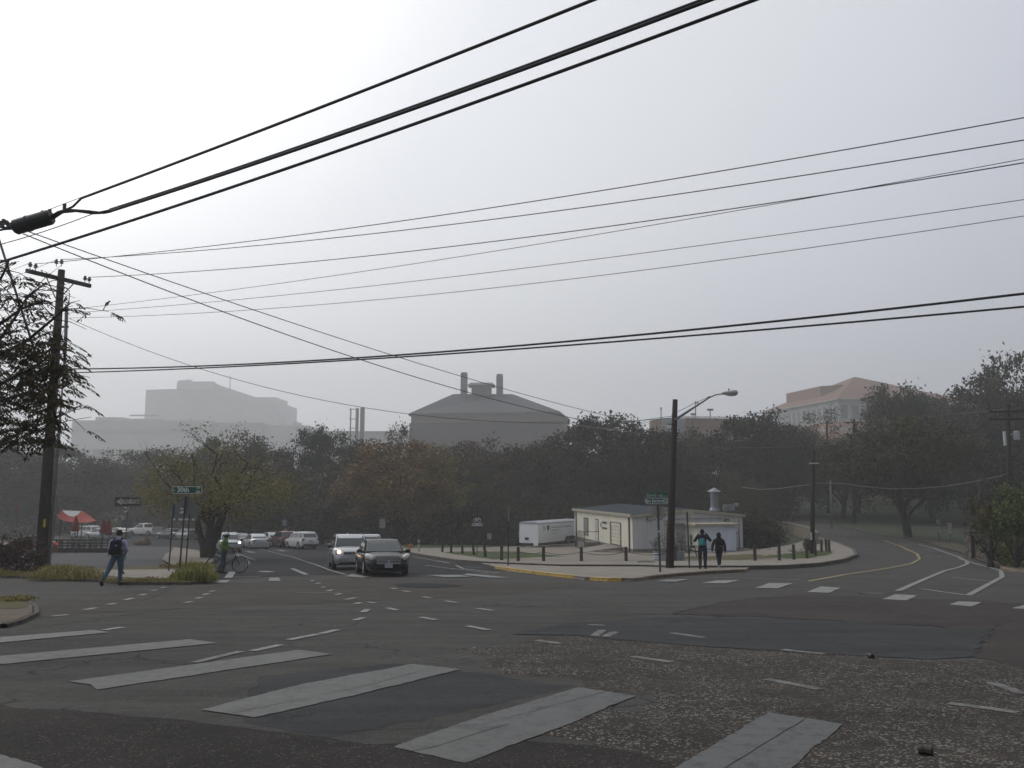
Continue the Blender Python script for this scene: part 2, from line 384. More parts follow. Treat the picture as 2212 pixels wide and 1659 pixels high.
quads('crosswalk_stripe',[[(450,1259),(460,1254),(498,1254),(490,1260)],[(580,1256),(583,1249),(602,1249),(606,1256)],[(745,1246),(760,1241),(800,1247),(782,1249)],[(920,1243),(990,1243),(1020,1247),(960,1248)],[(1000,1243),(1010,1240),(1065,1245),(1100,1249),(1060,1249)],[(1260,1243),(1300,1243),(1330,1250)],[(1420,1257),(1440,1253),(1490,1252),(1460,1258)]],PNTF,.016)
sm=B()
for pl in [[(640,1583+0),(1040,1548+20),(1315,1494)],[(1560,1665),(1750,1548)],[(500,1543),(760,1490),(950,1441)],[(60,1390+20),(450,1384)],[(848,1632),(930,1618),(1100,1565)]]: 
    ribbon(sm,px(pl),.007,off=.022,step=.15,jit=.012)
tag(sm.build('crosswalk_joint',TAR,rec=False),kind='structure')
dash=B()
def d(a,b,w=.13): ribbon(dash,px([a,b]),w,off=.014,step=.3)
for a,b in [((225,1362),(264,1356)),((478,1424)and(545,1407),(607,1394)),((624,1383),(686,1371)),((692,1370),(730,1361)),((766,1341),(786,1335)),((784,1324),(794,1317)),((768,1306),(779,1302)),((747,1296),(768,1292)),
            ((726,1286),(737,1283)),((708,1278),(717,1275)),((696,1270),(702,1268)),((684,1262),(690,1260)),((672,1256),(677,1254)),
            ((183,1318),(207,1314)),((233,1307),(250,1304)),((270,1297),(287,1293)),((303,1287),(315,1284)),((328,1277),(338,1275)),((348,1271),(358,1269)),((370,1263),(380,1261)),((113,1332),(146,1329)),
            ((400,1303),(414,1300)),((424,1294),(436,1291)),((440,1286),(450,1283)),((455,1279),(462,1277)),
            ((794,1301),(810,1304)),((837,1314),(857,1319)),((1010,1353),(1054,1362)),((1030,1315),(1065,1320)),((962,1299),(986,1303)),((908,1334),(942,1340)),((870,1277),(885,1280)),((914,1290),(932,1293)),((845,1271),(856,1273))]: d(a,b,.15)
tag(dash.build('lane_dash_marking',PNT,rec=False),kind='structure')
dash=B()
for a,b in [((420,1432),(520,1408)),((1158,1384),(1210,1391)),((1366,1419),(1450,1431)),((1450,1368),(1521,1378)),((1690,1404),(1780,1414)),((1271,1350),(1306,1352)),((1283,1375),(1301,1362)),((1308,1376),(1328,1366)),((1655,1468),(1771,1490)),((2050,1520),(2200,1540)),((2140,1475),(2212,1500)),((555,1238)and(640,1282),(760,1280))]: d(a,b,.14)
tag(dash.build('worn_dash_marking',paintmat('paint_dash_worn',(.20,.195,.18),(.06,.055,.05),.50),rec=False),kind='structure')
ln=B()
ribbon(ln,px([(1940,1277),(1990,1255),(2040,1234),(2072,1226),(2090,1219),(2088,1213),(2069,1203),(2017,1185),(1984,1177)]),.20,step=.25)
ribbon(ln,px([(2091,1287),(2135,1263),(2165,1247),(2162,1234),(2143,1228),(2072,1207)]),.18,step=.25)
ribbon(ln,px([(1993,1273),(2089,1287)]),.14); ribbon(ln,px([(2058,1248),(2134,1256)]),.10); ribbon(ln,px([(1430,1246),(1607,1249.5),(1735,1253.5)]),.10)
tag(ln.build('lane_line',PNT,rec=False),kind='structure')
yl=B()
for o in (0,1.6): ribbon(yl,px([(1746+o,1256+o*.6),(1827,1241+o),(1908,1229+o),(1968,1218+o),(1986+o,1208),(1979+o*2,1197),(1943+o*2,1180),(1908+o*2,1168.7)]),.11)
tag(yl.build('yellow_centre_line',PNTY,rec=False),kind='structure')
nl=B()
ribbon(nl,px([(560,1188),(580,1191.5),(632,1204),(682,1220.5),(714,1233),(747,1242)]),.13)
ribbon(nl,px([(631,1229),(662,1242)]),.22); ribbon(nl,px([(507,1198),(532,1209),(538,1216),(534,1222)]),.13); ribbon(nl,px([(509.5,1195.5),(552,1211)]),.1)
ribbon(nl,px([(493,1249),(502,1236)]),.3); ribbon(nl,px([(892,1203),(972,1217)]),.13); ribbon(nl,px([(919,1222),(985,1230.5)]),.13); ribbon(nl,px([(942,1212),(972,1217.5)]),.2)
ribbon(nl,px([(985,1222),(1000,1229),(1075,1238)]),.16); ribbon(nl,px([(950,1226),(1010,1233),(1055,1239)]),.12); ribbon(nl,px([(1090,1234),(1160,1241)]),.12); ribbon(nl,px([(1000,1225),(1040,1227)]),.1)
ribbon(nl,px([(502,1248),(560,1246)]),.14)
# flattened arrow symbols
for (x0,x1,vv) in ((515,566,1193.2),(587,630,1190.2),(557,592,1235.5)):
    xm=(x0+x1)/2
    ribbon(nl,px([(x0,vv),(xm,vv-.3),(x1,vv)]),.18); ribbon(nl,px([(xm-7,vv-1.2),(xm+7,vv+1.4)]),.5)
tag(nl.build('lane_marking',PNT,rec=False),kind='structure')
# islands
HB=.20; HA=.11; HL=.09
Bk=[(687,1171),(717,1177.5),(800,1184),(870,1190),(985,1209),(1040,1213),(1209,1219.5),(1383,1220),(1450,1222.3),(1607,1222),(1689,1221),(1771,1216),(1826,1207),(1852,1197),(1846,1186),(1812,1172),(1784,1163),(1762,1156)]
Bback=[(1744,1166),(1700,1178),(1640,1186),(1605,1184),(1240,1174),(1208,1176),(1133,1180),(1002,1182),(900,1180),(800,1177),(720,1171),(690,1166)]
BkP=px(Bk,HB)
sheet('sidewalk',BkP+px(Bback,HB),CONC,lift=HB)
sheet('lot_paving',px([(900,1186),(985,1204)][:0]+[(1030,1184),(1133,1181),(1208,1177),(1240,1175),(1605,1186),(1640,1187),(1700,1200),(1690,1209),(1400,1211),(1209,1211.5),(1090,1209),(1060,1204),(1365/1.157,1200)],HB),CONC2,lift=HB,off=.004,jag=.1)
sheet('lawn_patch',px([(960,1193),(1009,1191.5),(1117,1192),(1180,1197.7),(1216,1202),(1126,1205.6),(1068,1208.5),(1029,1203.5),(985,1198)],HB),GRASS,lift=HB,off=.008,jag=.25)
sheet('lawn_patch',px([(870,1183.5),(1060,1182.5),(1060,1178),(870,1178)],HB),GRASS,lift=HB,off=.008,jag=.15)
sheet('lawn_patch',px([(1640,1202),(1690,1198),(1752,1188),(1796,1192),(1790,1198),(1745,1206),(1700,1207)],HB),GRASS,lift=HB,off=.008,jag=.25)
sheet('lawn_patch',px([(1460,1204),(1620,1197),(1690,1205),(1600,1210),(1480,1209)],HB),DRYG,lift=HB,off=.009,jag=.3)
kerb('kerb',BkP,KERB,HB,.18)
Aw=[(1040,1217),(1068,1224),(1146,1234),(1240,1244),(1262,1247),(1272,1247),(1312,1249.5),(1362,1250),(1402,1246),(1434,1242),(1522,1235),(1609,1230.5),(1622,1224)]
AwP=px(Aw,HA)
sheet('corner_apron',AwP+px([(1450,1223),(1383,1221),(1209,1220),(1040,1214)],HA),CONC,lift=HA,off=.003)
kerb('kerb',AwP,CONC,HA-.012,.3); kerb('kerb',AwP[1:4],YEL,HA+.01,.22); kerb('kerb',AwP[5:7]+[AwP[6].lerp(AwP[7],.6)],YEL,HA+.01,.24); kerb('kerb',[AwP[6].lerp(AwP[7],.6),AwP[7]],YELB,HA+.01,.24)
kerb('kerb',AwP[8:12],YELB,HA+.02,.2); kerb('kerb',[AwP[0],AwP[1]],KERB,HA,.2)
Lf=[(-700,1241),(0,1242),(62,1246),(225,1253),(270,1258),(412,1258),(437,1255),(468,1244)]
sheet('verge',px(Lf,HL)+px([(463,1222),(455,1211),(400,1221),(350,1222),(212,1226),(62,1225),(0,1227),(-700,1229)],HL),DRYG,lift=HL)
kerb('kerb',px(Lf,HL),KERB,HL,.14)
sheet('footpath',px([(205,1234),(240,1231),(375,1230),(392,1240),(350,1250),(252,1246),(215,1240)],HL),CONC,lift=HL,off=.004,jag=.1)
sheet('verge',px([(375,1182),(427,1188.5),(459,1207),(457,1214),(402,1221),(372,1220),(350,1208),(358,1196),(372,1190)],.12),CONC2,lift=.12,jag=.05)
kerb('kerb',px([(375,1182),(427,1188.5),(459,1207),(457,1214)],.12),KERB,.12,.14)
cn=[(-260,1285),(0,1289),(52,1298),(70,1308),(70,1323),(37,1338),(0,1348),(-260,1356)]
sheet('corner_paving',px(cn,.07),M('corner_conc',(.17,.135,.105),.95,scale=2,c2=(.12,.10,.08),bump=.4),lift=.07)
sheet('verge',px([(-260,1286),(0,1290),(50,1299),(66,1308),(42,1315),(-260,1317)],.07),DRYG,lift=.07,off=.006,jag=.08)
kerb('kerb',px(cn[1:7],.07),KERB,.07,.12)
# right verge with kerb
sheet('verge',px([(2072,1192),(2135,1217),(2192,1233),(2260,1239),(2700,1252),(2700,1225),(2212,1216),(2140,1195),(2060,1172),(1990,1166),(2010,1174)],.08),M('leaf_dirt',(.10,.085,.06),.95,scale=1.4,c2=(.07,.065,.045),bump=.6),lift=.08)
kerb('kerb',px([(2160,1226),(2192,1233),(2260,1239),(2700,1252)],.08),M('kerb_rusty',(.20,.13,.08),.9,scale=2,c2=(.17,.15,.12)),.12,.16)
# manhole
mh=B(); c=gp(1883,1282); mh.lathe((c.x,c.y,c.z+.012),[(.36,0),(.36,.012),(.31,.012),(.30,.006),(.0,.006)],20)
tag(mh.build('manhole_cover',M('cast_iron',(.045,.042,.04),.6,.6)),'round cast iron manhole cover in the road beside the right crosswalk','manhole cover')
mh=B(); c=gp(1396,1248.7,HB) ; c=gp(1396,1214.5,HB); mh.lathe((c.x,c.y,c.z+.005),[(.5,0),(.5,.03),(.42,.03),(.42,.02),(0,.02)],20)
tag(mh.build('drain_cover',M('cast_iron2',(.08,.075,.07),.7,.5)),'round grey drain cover set in the sidewalk before the white building','drain cover')
# ---------------------------------------------------------------- vegetation
def leafmesh(name,C,N_each,sig,size,seed,aspect=.55,droop=.0):
    r=np.random.default_rng(seed); C=np.asarray(C,float); n=len(C)*N_each
    P=np.repeat(C,N_each,0)+r.normal(0,1,(n,3))*np.array(sig)
    a=r.normal(0,1,(n,3)); a[:,2]-=droop; a/=np.linalg.norm(a,axis=1)[:,None]
    b=r.normal(0,1,(n,3)); b-=a*np.sum(a*b,1)[:,None]; b/=np.linalg.norm(b,axis=1)[:,None]
    s=size*r.uniform(.55,1.35,(n,1))
    V=np.stack([P-a*s,P+b*s*aspect,P+a*s,P-b*s*aspect],1).reshape(-1,3)
    return V
def np_mesh(name,V,mat,extra=None):
    nq=len(V)//4; me=bpy.data.meshes.new(name)
    me.vertices.add(len(V)); me.vertices.foreach_set('co',V.astype(np.float32).ravel())
    me.loops.add(nq*4); me.loops.foreach_set('vertex_index',np.arange(nq*4,dtype=np.int32))
    me.polygons.add(nq); me.polygons.foreach_set('loop_start',np.arange(0,nq*4,4,dtype=np.int32))
    me.materials.append(mat); me.update(calc_edges=True); return me
BARK=M('bark',(.055,.047,.04),.95,scale=5,c2=(.03,.027,.024),bump=.7,bscale=12)
BARKL=M('bark_pale',(.13,.12,.105),.95,scale=5,c2=(.06,.055,.05),bump=.7,bscale=12)
F_dark=foliage('leaf_dark',(.034,.038,.016),(.052,.052,.022),(.075,.068,.028))
F_olive=foliage('leaf_olive',(.065,.064,.026),(.10,.09,.034),(.14,.12,.04))
F_rust=foliage('leaf_rust',(.14,.08,.038),(.20,.135,.05),(.28,.20,.07))
F_yel=foliage('leaf_yellow',(.15,.14,.045),(.24,.21,.06),(.42,.35,.085))
F_brown=foliage('leaf_brown',(.06,.045,.03),(.085,.062,.038),(.11,.08,.05))
F_green=foliage('leaf_green',(.055,.085,.022),(.09,.12,.032),(.15,.17,.05))
F_red=foliage('leaf_red',(.045,.018,.014),(.06,.03,.02),(.085,.05,.04))
def limb(bd,a,b,r0,r1,seed,wob=.12,n=6,sides=6):
    rr=random.Random(seed); a=Vector(a); b=Vector(b); L=(b-a).length; P=[];R=[]
    for i in range(n+1):
        t=i/n; p=a.lerp(b,t); k=math.sin(math.pi*t)*L*wob
        p+=Vector((rr.uniform(-1,1),rr.uniform(-1,1),rr.uniform(-.3,1)))*k*.6
        P.append(p); R.append(r0+(r1-r0)*t)
    bd.tube(P,R,sides); return P
def tree_meshes(seed,H=12.,R=5.,cb=.22,clusters=120,per=80,leaf=.2,sig=.55,trunk_r=.26,bare=0.,mat=None,low=False,lean=(0,0),forks=7,leafmat=F_dark,flat=1.):
    rr=random.Random(seed); bd=B()
    top=Vector((lean[0],lean[1],H*.52))
    tp=limb(bd,(0,0,-.4),top,trunk_r,trunk_r*.45,seed,.05,7,9)
    cz=H*(cb+(1-cb)*.5); hz=H*(1-cb)*.5
    centers=[]; tips=[]
    for k in range(forks):
        q=2*math.pi*(k+rr.uniform(-.3,.3))/forks; e=rr.uniform(-.1,.95)
        s=tp[rr.randint(2,6)]
        tgt=Vector((lean[0]+math.cos(q)*R*rr.uniform(.55,.9)*math.cos(e*1.1),lean[1]+math.sin(q)*R*rr.uniform(.55,.9)*math.cos(e*1.1),cz+hz*.85*math.sin(e*1.5)))
        lp=limb(bd,s,tgt,trunk_r*.42,trunk_r*.1,seed*31+k,.14,6,6)
        for j in range(5):
            s2=lp[rr.randint(2,6)]; d=Vector((rr.gauss(0,1),rr.gauss(0,1),rr.gauss(.4,.7))).normalized()
            e2=s2+d*R*rr.uniform(.25,.5); l2=limb(bd,s2,e2,trunk_r*.13,trunk_r*.03,seed*97+k*7+j,.12,4,4); tips.append(l2[-1]); tips.append(l2[2])
            if bare>0:
                for _ in range(3):
                    d2=(d+Vector((rr.gauss(0,.6),rr.gauss(0,.6),rr.gauss(.3,.5)))).normalized(); limb(bd,l2[rr.randint(1,4)],e2+d2*R*rr.uniform(.08,.25),trunk_r*.04,trunk_r*.012,rr.random(),.1,3,3)
    off=Vector((rr.uniform(0,99),)*3); tries=0
    while len(centers)<clusters and tries<9000:
        tries+=1
        if tips and rr.random()<.35: p=rr.choice(tips)+Vector((rr.gauss(0,.4),rr.gauss(0,.4),rr.gauss(0,.3)))
        else:
            d=Vector((rr.gauss(0,1),rr.gauss(0,1),rr.gauss(0,1))).normalized(); k=rr.uniform(.35,1)**.6
            lump=1+.32*noise.noise(d*1.7+off)+.16*noise.noise(d*4+off)
            p=Vector((lean[0]+d.x*R*k*lump,lean[1]+d.y*R*k*lump,cz+d.z*hz*k*lump*flat))
            if d.z<-.1 and not low: p.z=cz-(cz-p.z)*.7
        if noise.noise(p*(2.2/R)+off)<-.18: continue
        if p.z<.3: p.z=.3+rr.random()
        centers.append(p)
    V=leafmesh('c',[tuple(c) for c in centers],per,(sig*R/5,sig*R/5,sig*.75*R/5),leaf,seed,droop=.5)
    crown=np_mesh('crown',V,leafmat)
    tr=bpy.data.meshes.new('trunk'); tr.from_pydata(bd.v,[],bd.f); tr.materials.append(mat or BARK); tr.polygons.foreach_set('use_smooth',[True]*len(tr.polygons)); tr.update()
    return crown,tr,H,R
VAR={}
VAR['oak']=[tree_meshes(s,H=12,R=5.2,cb=.12,clusters=190,per=85,leaf=.17,sig=.50) for s in (1,2,3)]
VAR['tall']=[tree_meshes(s,H=12,R=3.9,cb=.10,clusters=180,per=80,leaf=.17,sig=.55,trunk_r=.2) for s in (4,5)]
VAR['low']=[tree_meshes(s,H=12,R=6,cb=.0,clusters=200,per=80,leaf=.17,sig=.5,low=True) for s in (6,7)]
VAR['airy']=[tree_meshes(s,H=12,R=4.6,cb=.2,clusters=95,per=60,leaf=.17,sig=.5,bare=1) for s in (8,9)]
VAR['open']=[tree_meshes(s,H=12,R=5.2,cb=.36,clusters=170,per=80,leaf=.17,sig=.5,trunk_r=.34) for s in (10,11)]
SAPL=[tree_meshes(s,H=4,R=2.,cb=.0,clusters=90,per=55,leaf=.12,sig=.75,low=True,trunk_r=.06) for s in (12,13)]
def tree(kind,u,y,vtop,wpx,leafmat,label,name='broadleaf_tree',cat='tree',group=None,k=0,bark=None,base=None,rz=None):
    crown,tr,H,R=(SAPL if kind=='sap' else VAR[kind])[k%len(SAPL if kind=='sap' else VAR[kind])]
    dx,_=ray(u,1150 if base is None else 1160)
    if base is not None: G=gp(u,base); x,y=G.x,G.y
    else: x=(u-CX)/(F/math.cos(TH))*y
    g=hgt(x,y)-.1
    Ht=max(1.,topz((x,y,g),vtop)-g); W=wpx/1817*y/2
    # ensure the top column is right: crown tops converge slightly
    e=empty(name,(x,y,g),rz if rz is not None else random.uniform(0,6.28),label,cat,group)
    e.scale=(W/R,W/R,Ht/H*(.93 if kind not in('elm','sap') and group!=G2 else .99))
    a=link('crown',crown,e); b=link('trunk',tr,e)
    a.material_slots[0].link='OBJECT'; a.material_slots[0].material=leafmat
    if bark: b.material_slots[0].link='OBJECT'; b.material_slots[0].material=bark
    return e
G1='trees of the dark wood beyond the road'; G2='trees on the hillside above the curving road'
T=[ # kind,u,y,vtop,width,mat,label,k
('tall',-40,118,905,170,F_dark,'dark tree at the far left edge, behind the pecan leaves',0,G1),
('oak',35,104,985,170,F_red,'reddish brown tree low behind the parked red car',1,G1),
('oak',120,112,945,170,F_dark,'dark tree rising just right of the wooden utility pole',2,G1),
('oak',205,108,985,190,F_brown,'brown green tree directly behind the red shade canopy',0,G1),
('low',280,116,975,180,F_olive,'dull olive tree behind the one way sign',1,G1),
('oak',345,124,962,180,F_dark,'grey green tree beyond the white pickup truck',2,G1),
('tall',455,122,938,120,F_dark,'dark round tree rising behind the bare twigs of the yellow elm',1,G1),
('oak',545,118,928,170,F_dark,'broad dark tree crown standing left of the tree nearest the two thin stacks',0,G1),
('tall',625,112,985,140,F_brown,'low brownish tree above the row of parked cars',0,G1),
('oak',700,122,909,125,F_dark,'dark domed tree left of the two thin stacks',2,G1),
('tall',770,112,945,110,F_olive,'olive tree at the left shoulder of the orange autumn tree',1,G1),
('oak',855,96,936,215,F_rust,'large rust and orange autumn tree, the brightest of the wood',1,G1),
('airy',868,126,905,90,F_dark,'thin leafed tree before the left corner of the grey roofed building',0,G1),
('oak',800,100,985,170,F_brown,'brown tree low in front of the orange autumn tree on its left',2,G1),
('low',935,99,965,170,F_yel,'yellow green tree at the right flank of the orange autumn tree',0,G1),
('tall',985,108,950,140,F_brown,'brown tree under the left half of the grey roofed building',1,G1),
('oak',1060,112,942,170,F_brown,'brown green tree under the middle of the grey roofed building',0,G1),
('oak',1145,108,945,180,F_dark,'dark tree under the right half of the grey roofed building',2,G1),
('tall',1225,114,915,140,F_dark,'dark tree at the right corner of the grey roofed building',0,G1),
('oak',1315,112,880,200,F_dark,'tall dark tree with feathery top left of the street lamp pole',1,G1),
('open',1385,104,905,170,F_dark,'dark tree with several bare trunks behind the white building roof',0,G1),
('oak',1450,124,935,150,F_dark,'dark tree directly behind the street lamp pole',2,G2),
('oak',1530,128,940,180,F_olive,'olive tree below the orange brick garage',0,G2),
('tall',1500,106,1010,120,F_brown,'short brown tree behind the vent stack of the white building',1,G2),
('oak',1625,122,893,190,F_dark,'dark tree below the left end of the red roof',2,G2),
('low',1700,118,935,170,F_dark,'dark tree below the dormer of the red roof',0,G2),
('low',1760,146,905,150,F_dark,'dark tree crown low in front of the red roofed building windows',1,G2),
('oak',1948,136,840,165,F_dark,'tall dark tree just covering the right end of the red roof',0,G2),
('airy',1985,134,845,150,F_dark,'gappy tree with sky showing through its crown, right of the red roof',1,G2),
('oak',1960,128,850,130,F_dark,'dark tree just right of the red roof slope, before the gappy tree',2,G2),
('oak',2010,143,856,170,F_dark,'broad dark tree between the two gappy crowns on the hillside',1,G2),
('oak',2050,150,868,150,F_dark,'dark tree between the gappy tree and the tall tree at the right edge',2,G2),
('tall',2135,120,800,170,F_dark,'tall dark tree towering at the right edge',0,G2),
('airy',2190,112,768,190,F_dark,'tall loose crowned tree reaching highest at the right edge',0,G2),
('oak',2230,105,835,190,F_dark,'dark tree cut by the right picture edge',2,G2),
('open',1850,124,960,200,F_dark,'dark spreading tree shading the lawn below the twin transformers',1,G2),
('low',1600,98,1030,105,F_olive,'yellow green leafy tree behind the right end of the white building',1,G2),
('low',1655,135,1000,120,F_green,'green leafy tree left of the leaning wooden pole',0,G2),
('oak',2010,112,940,230,F_dark,'dark tree shading the two small signs across the road',0,G2),
('low',2110,108,930,200,F_dark,'dense dark tree behind the wooden pole on the verge',0,G2),
('oak',2175,98,960,190,F_dark,'dense dark tree behind the stone wall',1,G2),
('tall',1330,118,960,180,F_brown,'brown tree filling the wood behind the white trailer',0,G1),
('low',1090,104,985,190,F_brown,'brown tree low in the wood above the bike lane sign',1,G1),
('low',1210,103,1000,180,F_dark,'dark tree low in the wood above the trailer nose',0,G1),
('low',700,106,1000,190,F_dark,'dark tree low in the wood above the parked white suv',1,G1),
('low',570,112,1010,170,F_brown,'brown tree low in the wood above the parked silver sedan',0,G1),
('low',1000,101,1030,180,F_dark,'dark tree low in the wood right above the black sedan',1,G1),
('low',1450,100,1045,130,F_dark,'dark bushy tree behind the roof of the white building',0,G1),
('low',110,103,1030,180,F_dark,'dark bushy tree behind the utility pole foot',1,G1),
('low',375,122,1045,170,F_dark,'dark bushy tree behind the signs facing away',0,G1),
]
for i,(kd,u,y,vt,w,mt,lb,k,g) in enumerate(T): tree(kd,u,y+(34 if u<430 else 0),vt,w*1.12,mt,lb,group=g,k=k)
# leafy mass on the creek bank, one body
def mass(name,us,ya,yb,zmax,n,seed,mat,label,leaf=.2,sig=.8,per=60):
    rr=random.Random(seed); C=[]
    for _ in range(n):
        u=rr.uniform(*us); y=rr.uniform(ya,yb); x=(u-CX)/1817*y
        C.append((x,y,hgt(x,y)+rr.random()**1.3*zmax*(1+.3*noise.noise(Vector((x*.2,y*.2,seed))))))
    me=np_mesh(name,leafmesh('m',C,per,(sig,sig,sig*.6),leaf,seed),mat)
    return tag(link(name,me),label,'undergrowth',kind='stuff')
mass('undergrowth',(455,1300),97,101,4.2,440,21,F_dark,'dark undergrowth along the foot of the wood beyond the road')
mass('undergrowth',(-80,470),133,140,6.5,380,31,F_brown,'brown undergrowth behind the pickup truck and canopy')
mass('undergrowth',(455,700),104,112,6.5,200,22,F_brown,'brown undergrowth deeper in the wood above the parked cars')
mass('undergrowth',(700,1460),103,108,6.5,420,23,F_dark,'deep dark undergrowth in the wood behind the trailer')
mass('undergrowth',(1600,1672),74,86,1.5,120,24,F_dark,'dark brush on the creek bank beside the bridge wall',leaf=.13,sig=.6)
mass('undergrowth',(1700,2212),150,170,9,380,25,F_dark,'dark undergrowth at the back of the sloping lawn')
mass('undergrowth',(1260,1700),112,125,10,420,26,F_brown,'brown brush on the slope behind the white building')
# trees with visible trunks on the lawn
c2=tree_meshes(41,H=11,R=6.5,cb=.34,clusters=210,per=85,leaf=.17,sig=.5,trunk_r=.42,lean=(-.8,0)); VAR['lawnoak']=[c2]
tree('lawnoak',1962,0,905,300,F_dark,'dark live oak standing on the sloping lawn across the curved road',group=G2,base=1160,rz=0)
tree('lawnoak',1822,0,955,190,F_dark,'dark oak on the lawn behind the transformer pole',group=G2,base=1116,rz=2)
tree('lawnoak',1382,0,930,230,F_dark,'oak with bare grey trunks rising just behind the white building',group=G1,base=1153.5,rz=4,bark=BARKL)
# the yellowing elm at the island
elm=tree_meshes(51,H=8.4,R=5.4,cb=.22,clusters=250,per=62,leaf=.085,sig=.52,trunk_r=.34,bare=1,forks=10,lean=(.55,0),flat=.95); VAR['elm']=[elm]
e=tree('elm',441,0,962,345,F_yel,'spreading elm with yellowing leaves and a thick dark leaning trunk on the island',name='elm_tree',base=1208,rz=0)
# leaning second stem
g=gp(446,1208); b2=B(); limb(b2,(g.x+.1,g.y,g.z-.1),at(500,1070,g.y+.3),.34,.1,5,.05,8,9); limb(b2,at(486,1100,g.y),at(560,1060,g.y+1),.1,.04,6,.08,5,6); limb(b2,(g.x-.1,g.y,g.z-.1),at(424,1095,g.y+.2),.3,.12,8,.04,8,9)
b2.v=[tuple(((Vector(v)-e.location)[0]/e.scale[0],(Vector(v)-e.location)[1]/e.scale[1],(Vector(v)-e.location)[2]/e.scale[2])) for v in b2.v]
b2.build('limb',BARK,e,smooth=True)
# bare twig tree above the elm
# shrubs
tree('sap',2175,0,1062,120,F_olive,'olive shrub hanging over the stone wall at the right edge',name='shrub',cat='shrub',base=1222,k=0)
tree('sap',2225,0,1068,130,F_green,'green shrub cut by the right edge beside the stone wall',name='shrub',cat='shrub',base=1226,k=1)
tree('sap',36,0,1166,98,F_red,'dark bush with reddish leaves beside the utility pole foot',name='shrub',cat='shrub',base=1243,k=1)
tree('sap',1749,0,1158,22,F_dark,'small dark ivy covered stump beside the leaning pole',name='shrub',cat='shrub',base=1196,k=0)
tree('sap',1640,0,1120,90,F_dark,'dark bush at the right end of the white building',name='shrub',cat='shrub',base=1184,k=1)
tree('sap',1335,0,1082,0.001+70,F_dark,'dark bush behind the left end of the white building roof',name='shrub',cat='shrub',base=1160,k=0)
# ---- verge grass (blades)
def blades(name,regs,label,mat,seed,cat='grass'):
    r=np.random.default_rng(seed); Vs=[]
    for (u0,u1,v0,v1,n,h) in regs:
        for _ in range(n):
            u=r.uniform(u0,u1); v=r.uniform(v0,v1); g=gp(u,v,.08); hh=h*r.uniform(.3,1.15)*(1-.6*abs((u-(u0+u1)/2)/((u1-u0)/2))**2)*max(.25,.75+1.1*noise.noise(Vector((g.x*1.3,g.y*1.3,seed))))
            for _ in range(6):
                a=r.uniform(0,6.28); l=r.uniform(.1,.5)*hh; dx,dy=math.cos(a)*l,math.sin(a)*l; w=.012
                b=np.array([g.x+r.normal(0,.1),g.y+r.normal(0,.1),g.z]); s=np.array([-math.sin(a)*w,math.cos(a)*w,0])
                m=b+np.array([dx*.4,dy*.4,hh*.65]); tp=b+np.array([dx,dy,hh*(1-.25*r.random())])
                Vs+=[b-s,b+s,m+s,m-s, m-s,m+s,tp+s*.2,tp-s*.2]
    me=np_mesh(name,np.array(Vs),mat); return tag(link(name,me),label,cat,kind='stuff')
G_y=foliage('blade_mat',(.19,.17,.06),(.26,.22,.08),(.33,.28,.11))
blades('grass',[(-60,60,1238,1245,200,.35),(60,225,1243,1252,560,.42),(62,200,1226,1240,360,.3),(225,400,1253,1258,360,.14),(345,470,1221,1228,260,.3)],'dry yellow green grass along the verge at the pole',G_y,3)
blades('grass',[(376,462,1245,1256,1100,.48),(395,452,1230,1245,600,.5)],'tall tufts of yellow green grass at the corner beside the cyclist',foliage('blade_mat2',(.19,.20,.055),(.26,.25,.07),(.34,.31,.10)),4)
blades('grass',[(0,60,1290,1299,260,.1)],'short grass on the near corner at the left edge',G_y,5)
blades('grass',[(1640,1790,1189,1206,500,.25)],'rough grass around the bollards by the road bend',F_olive,6)
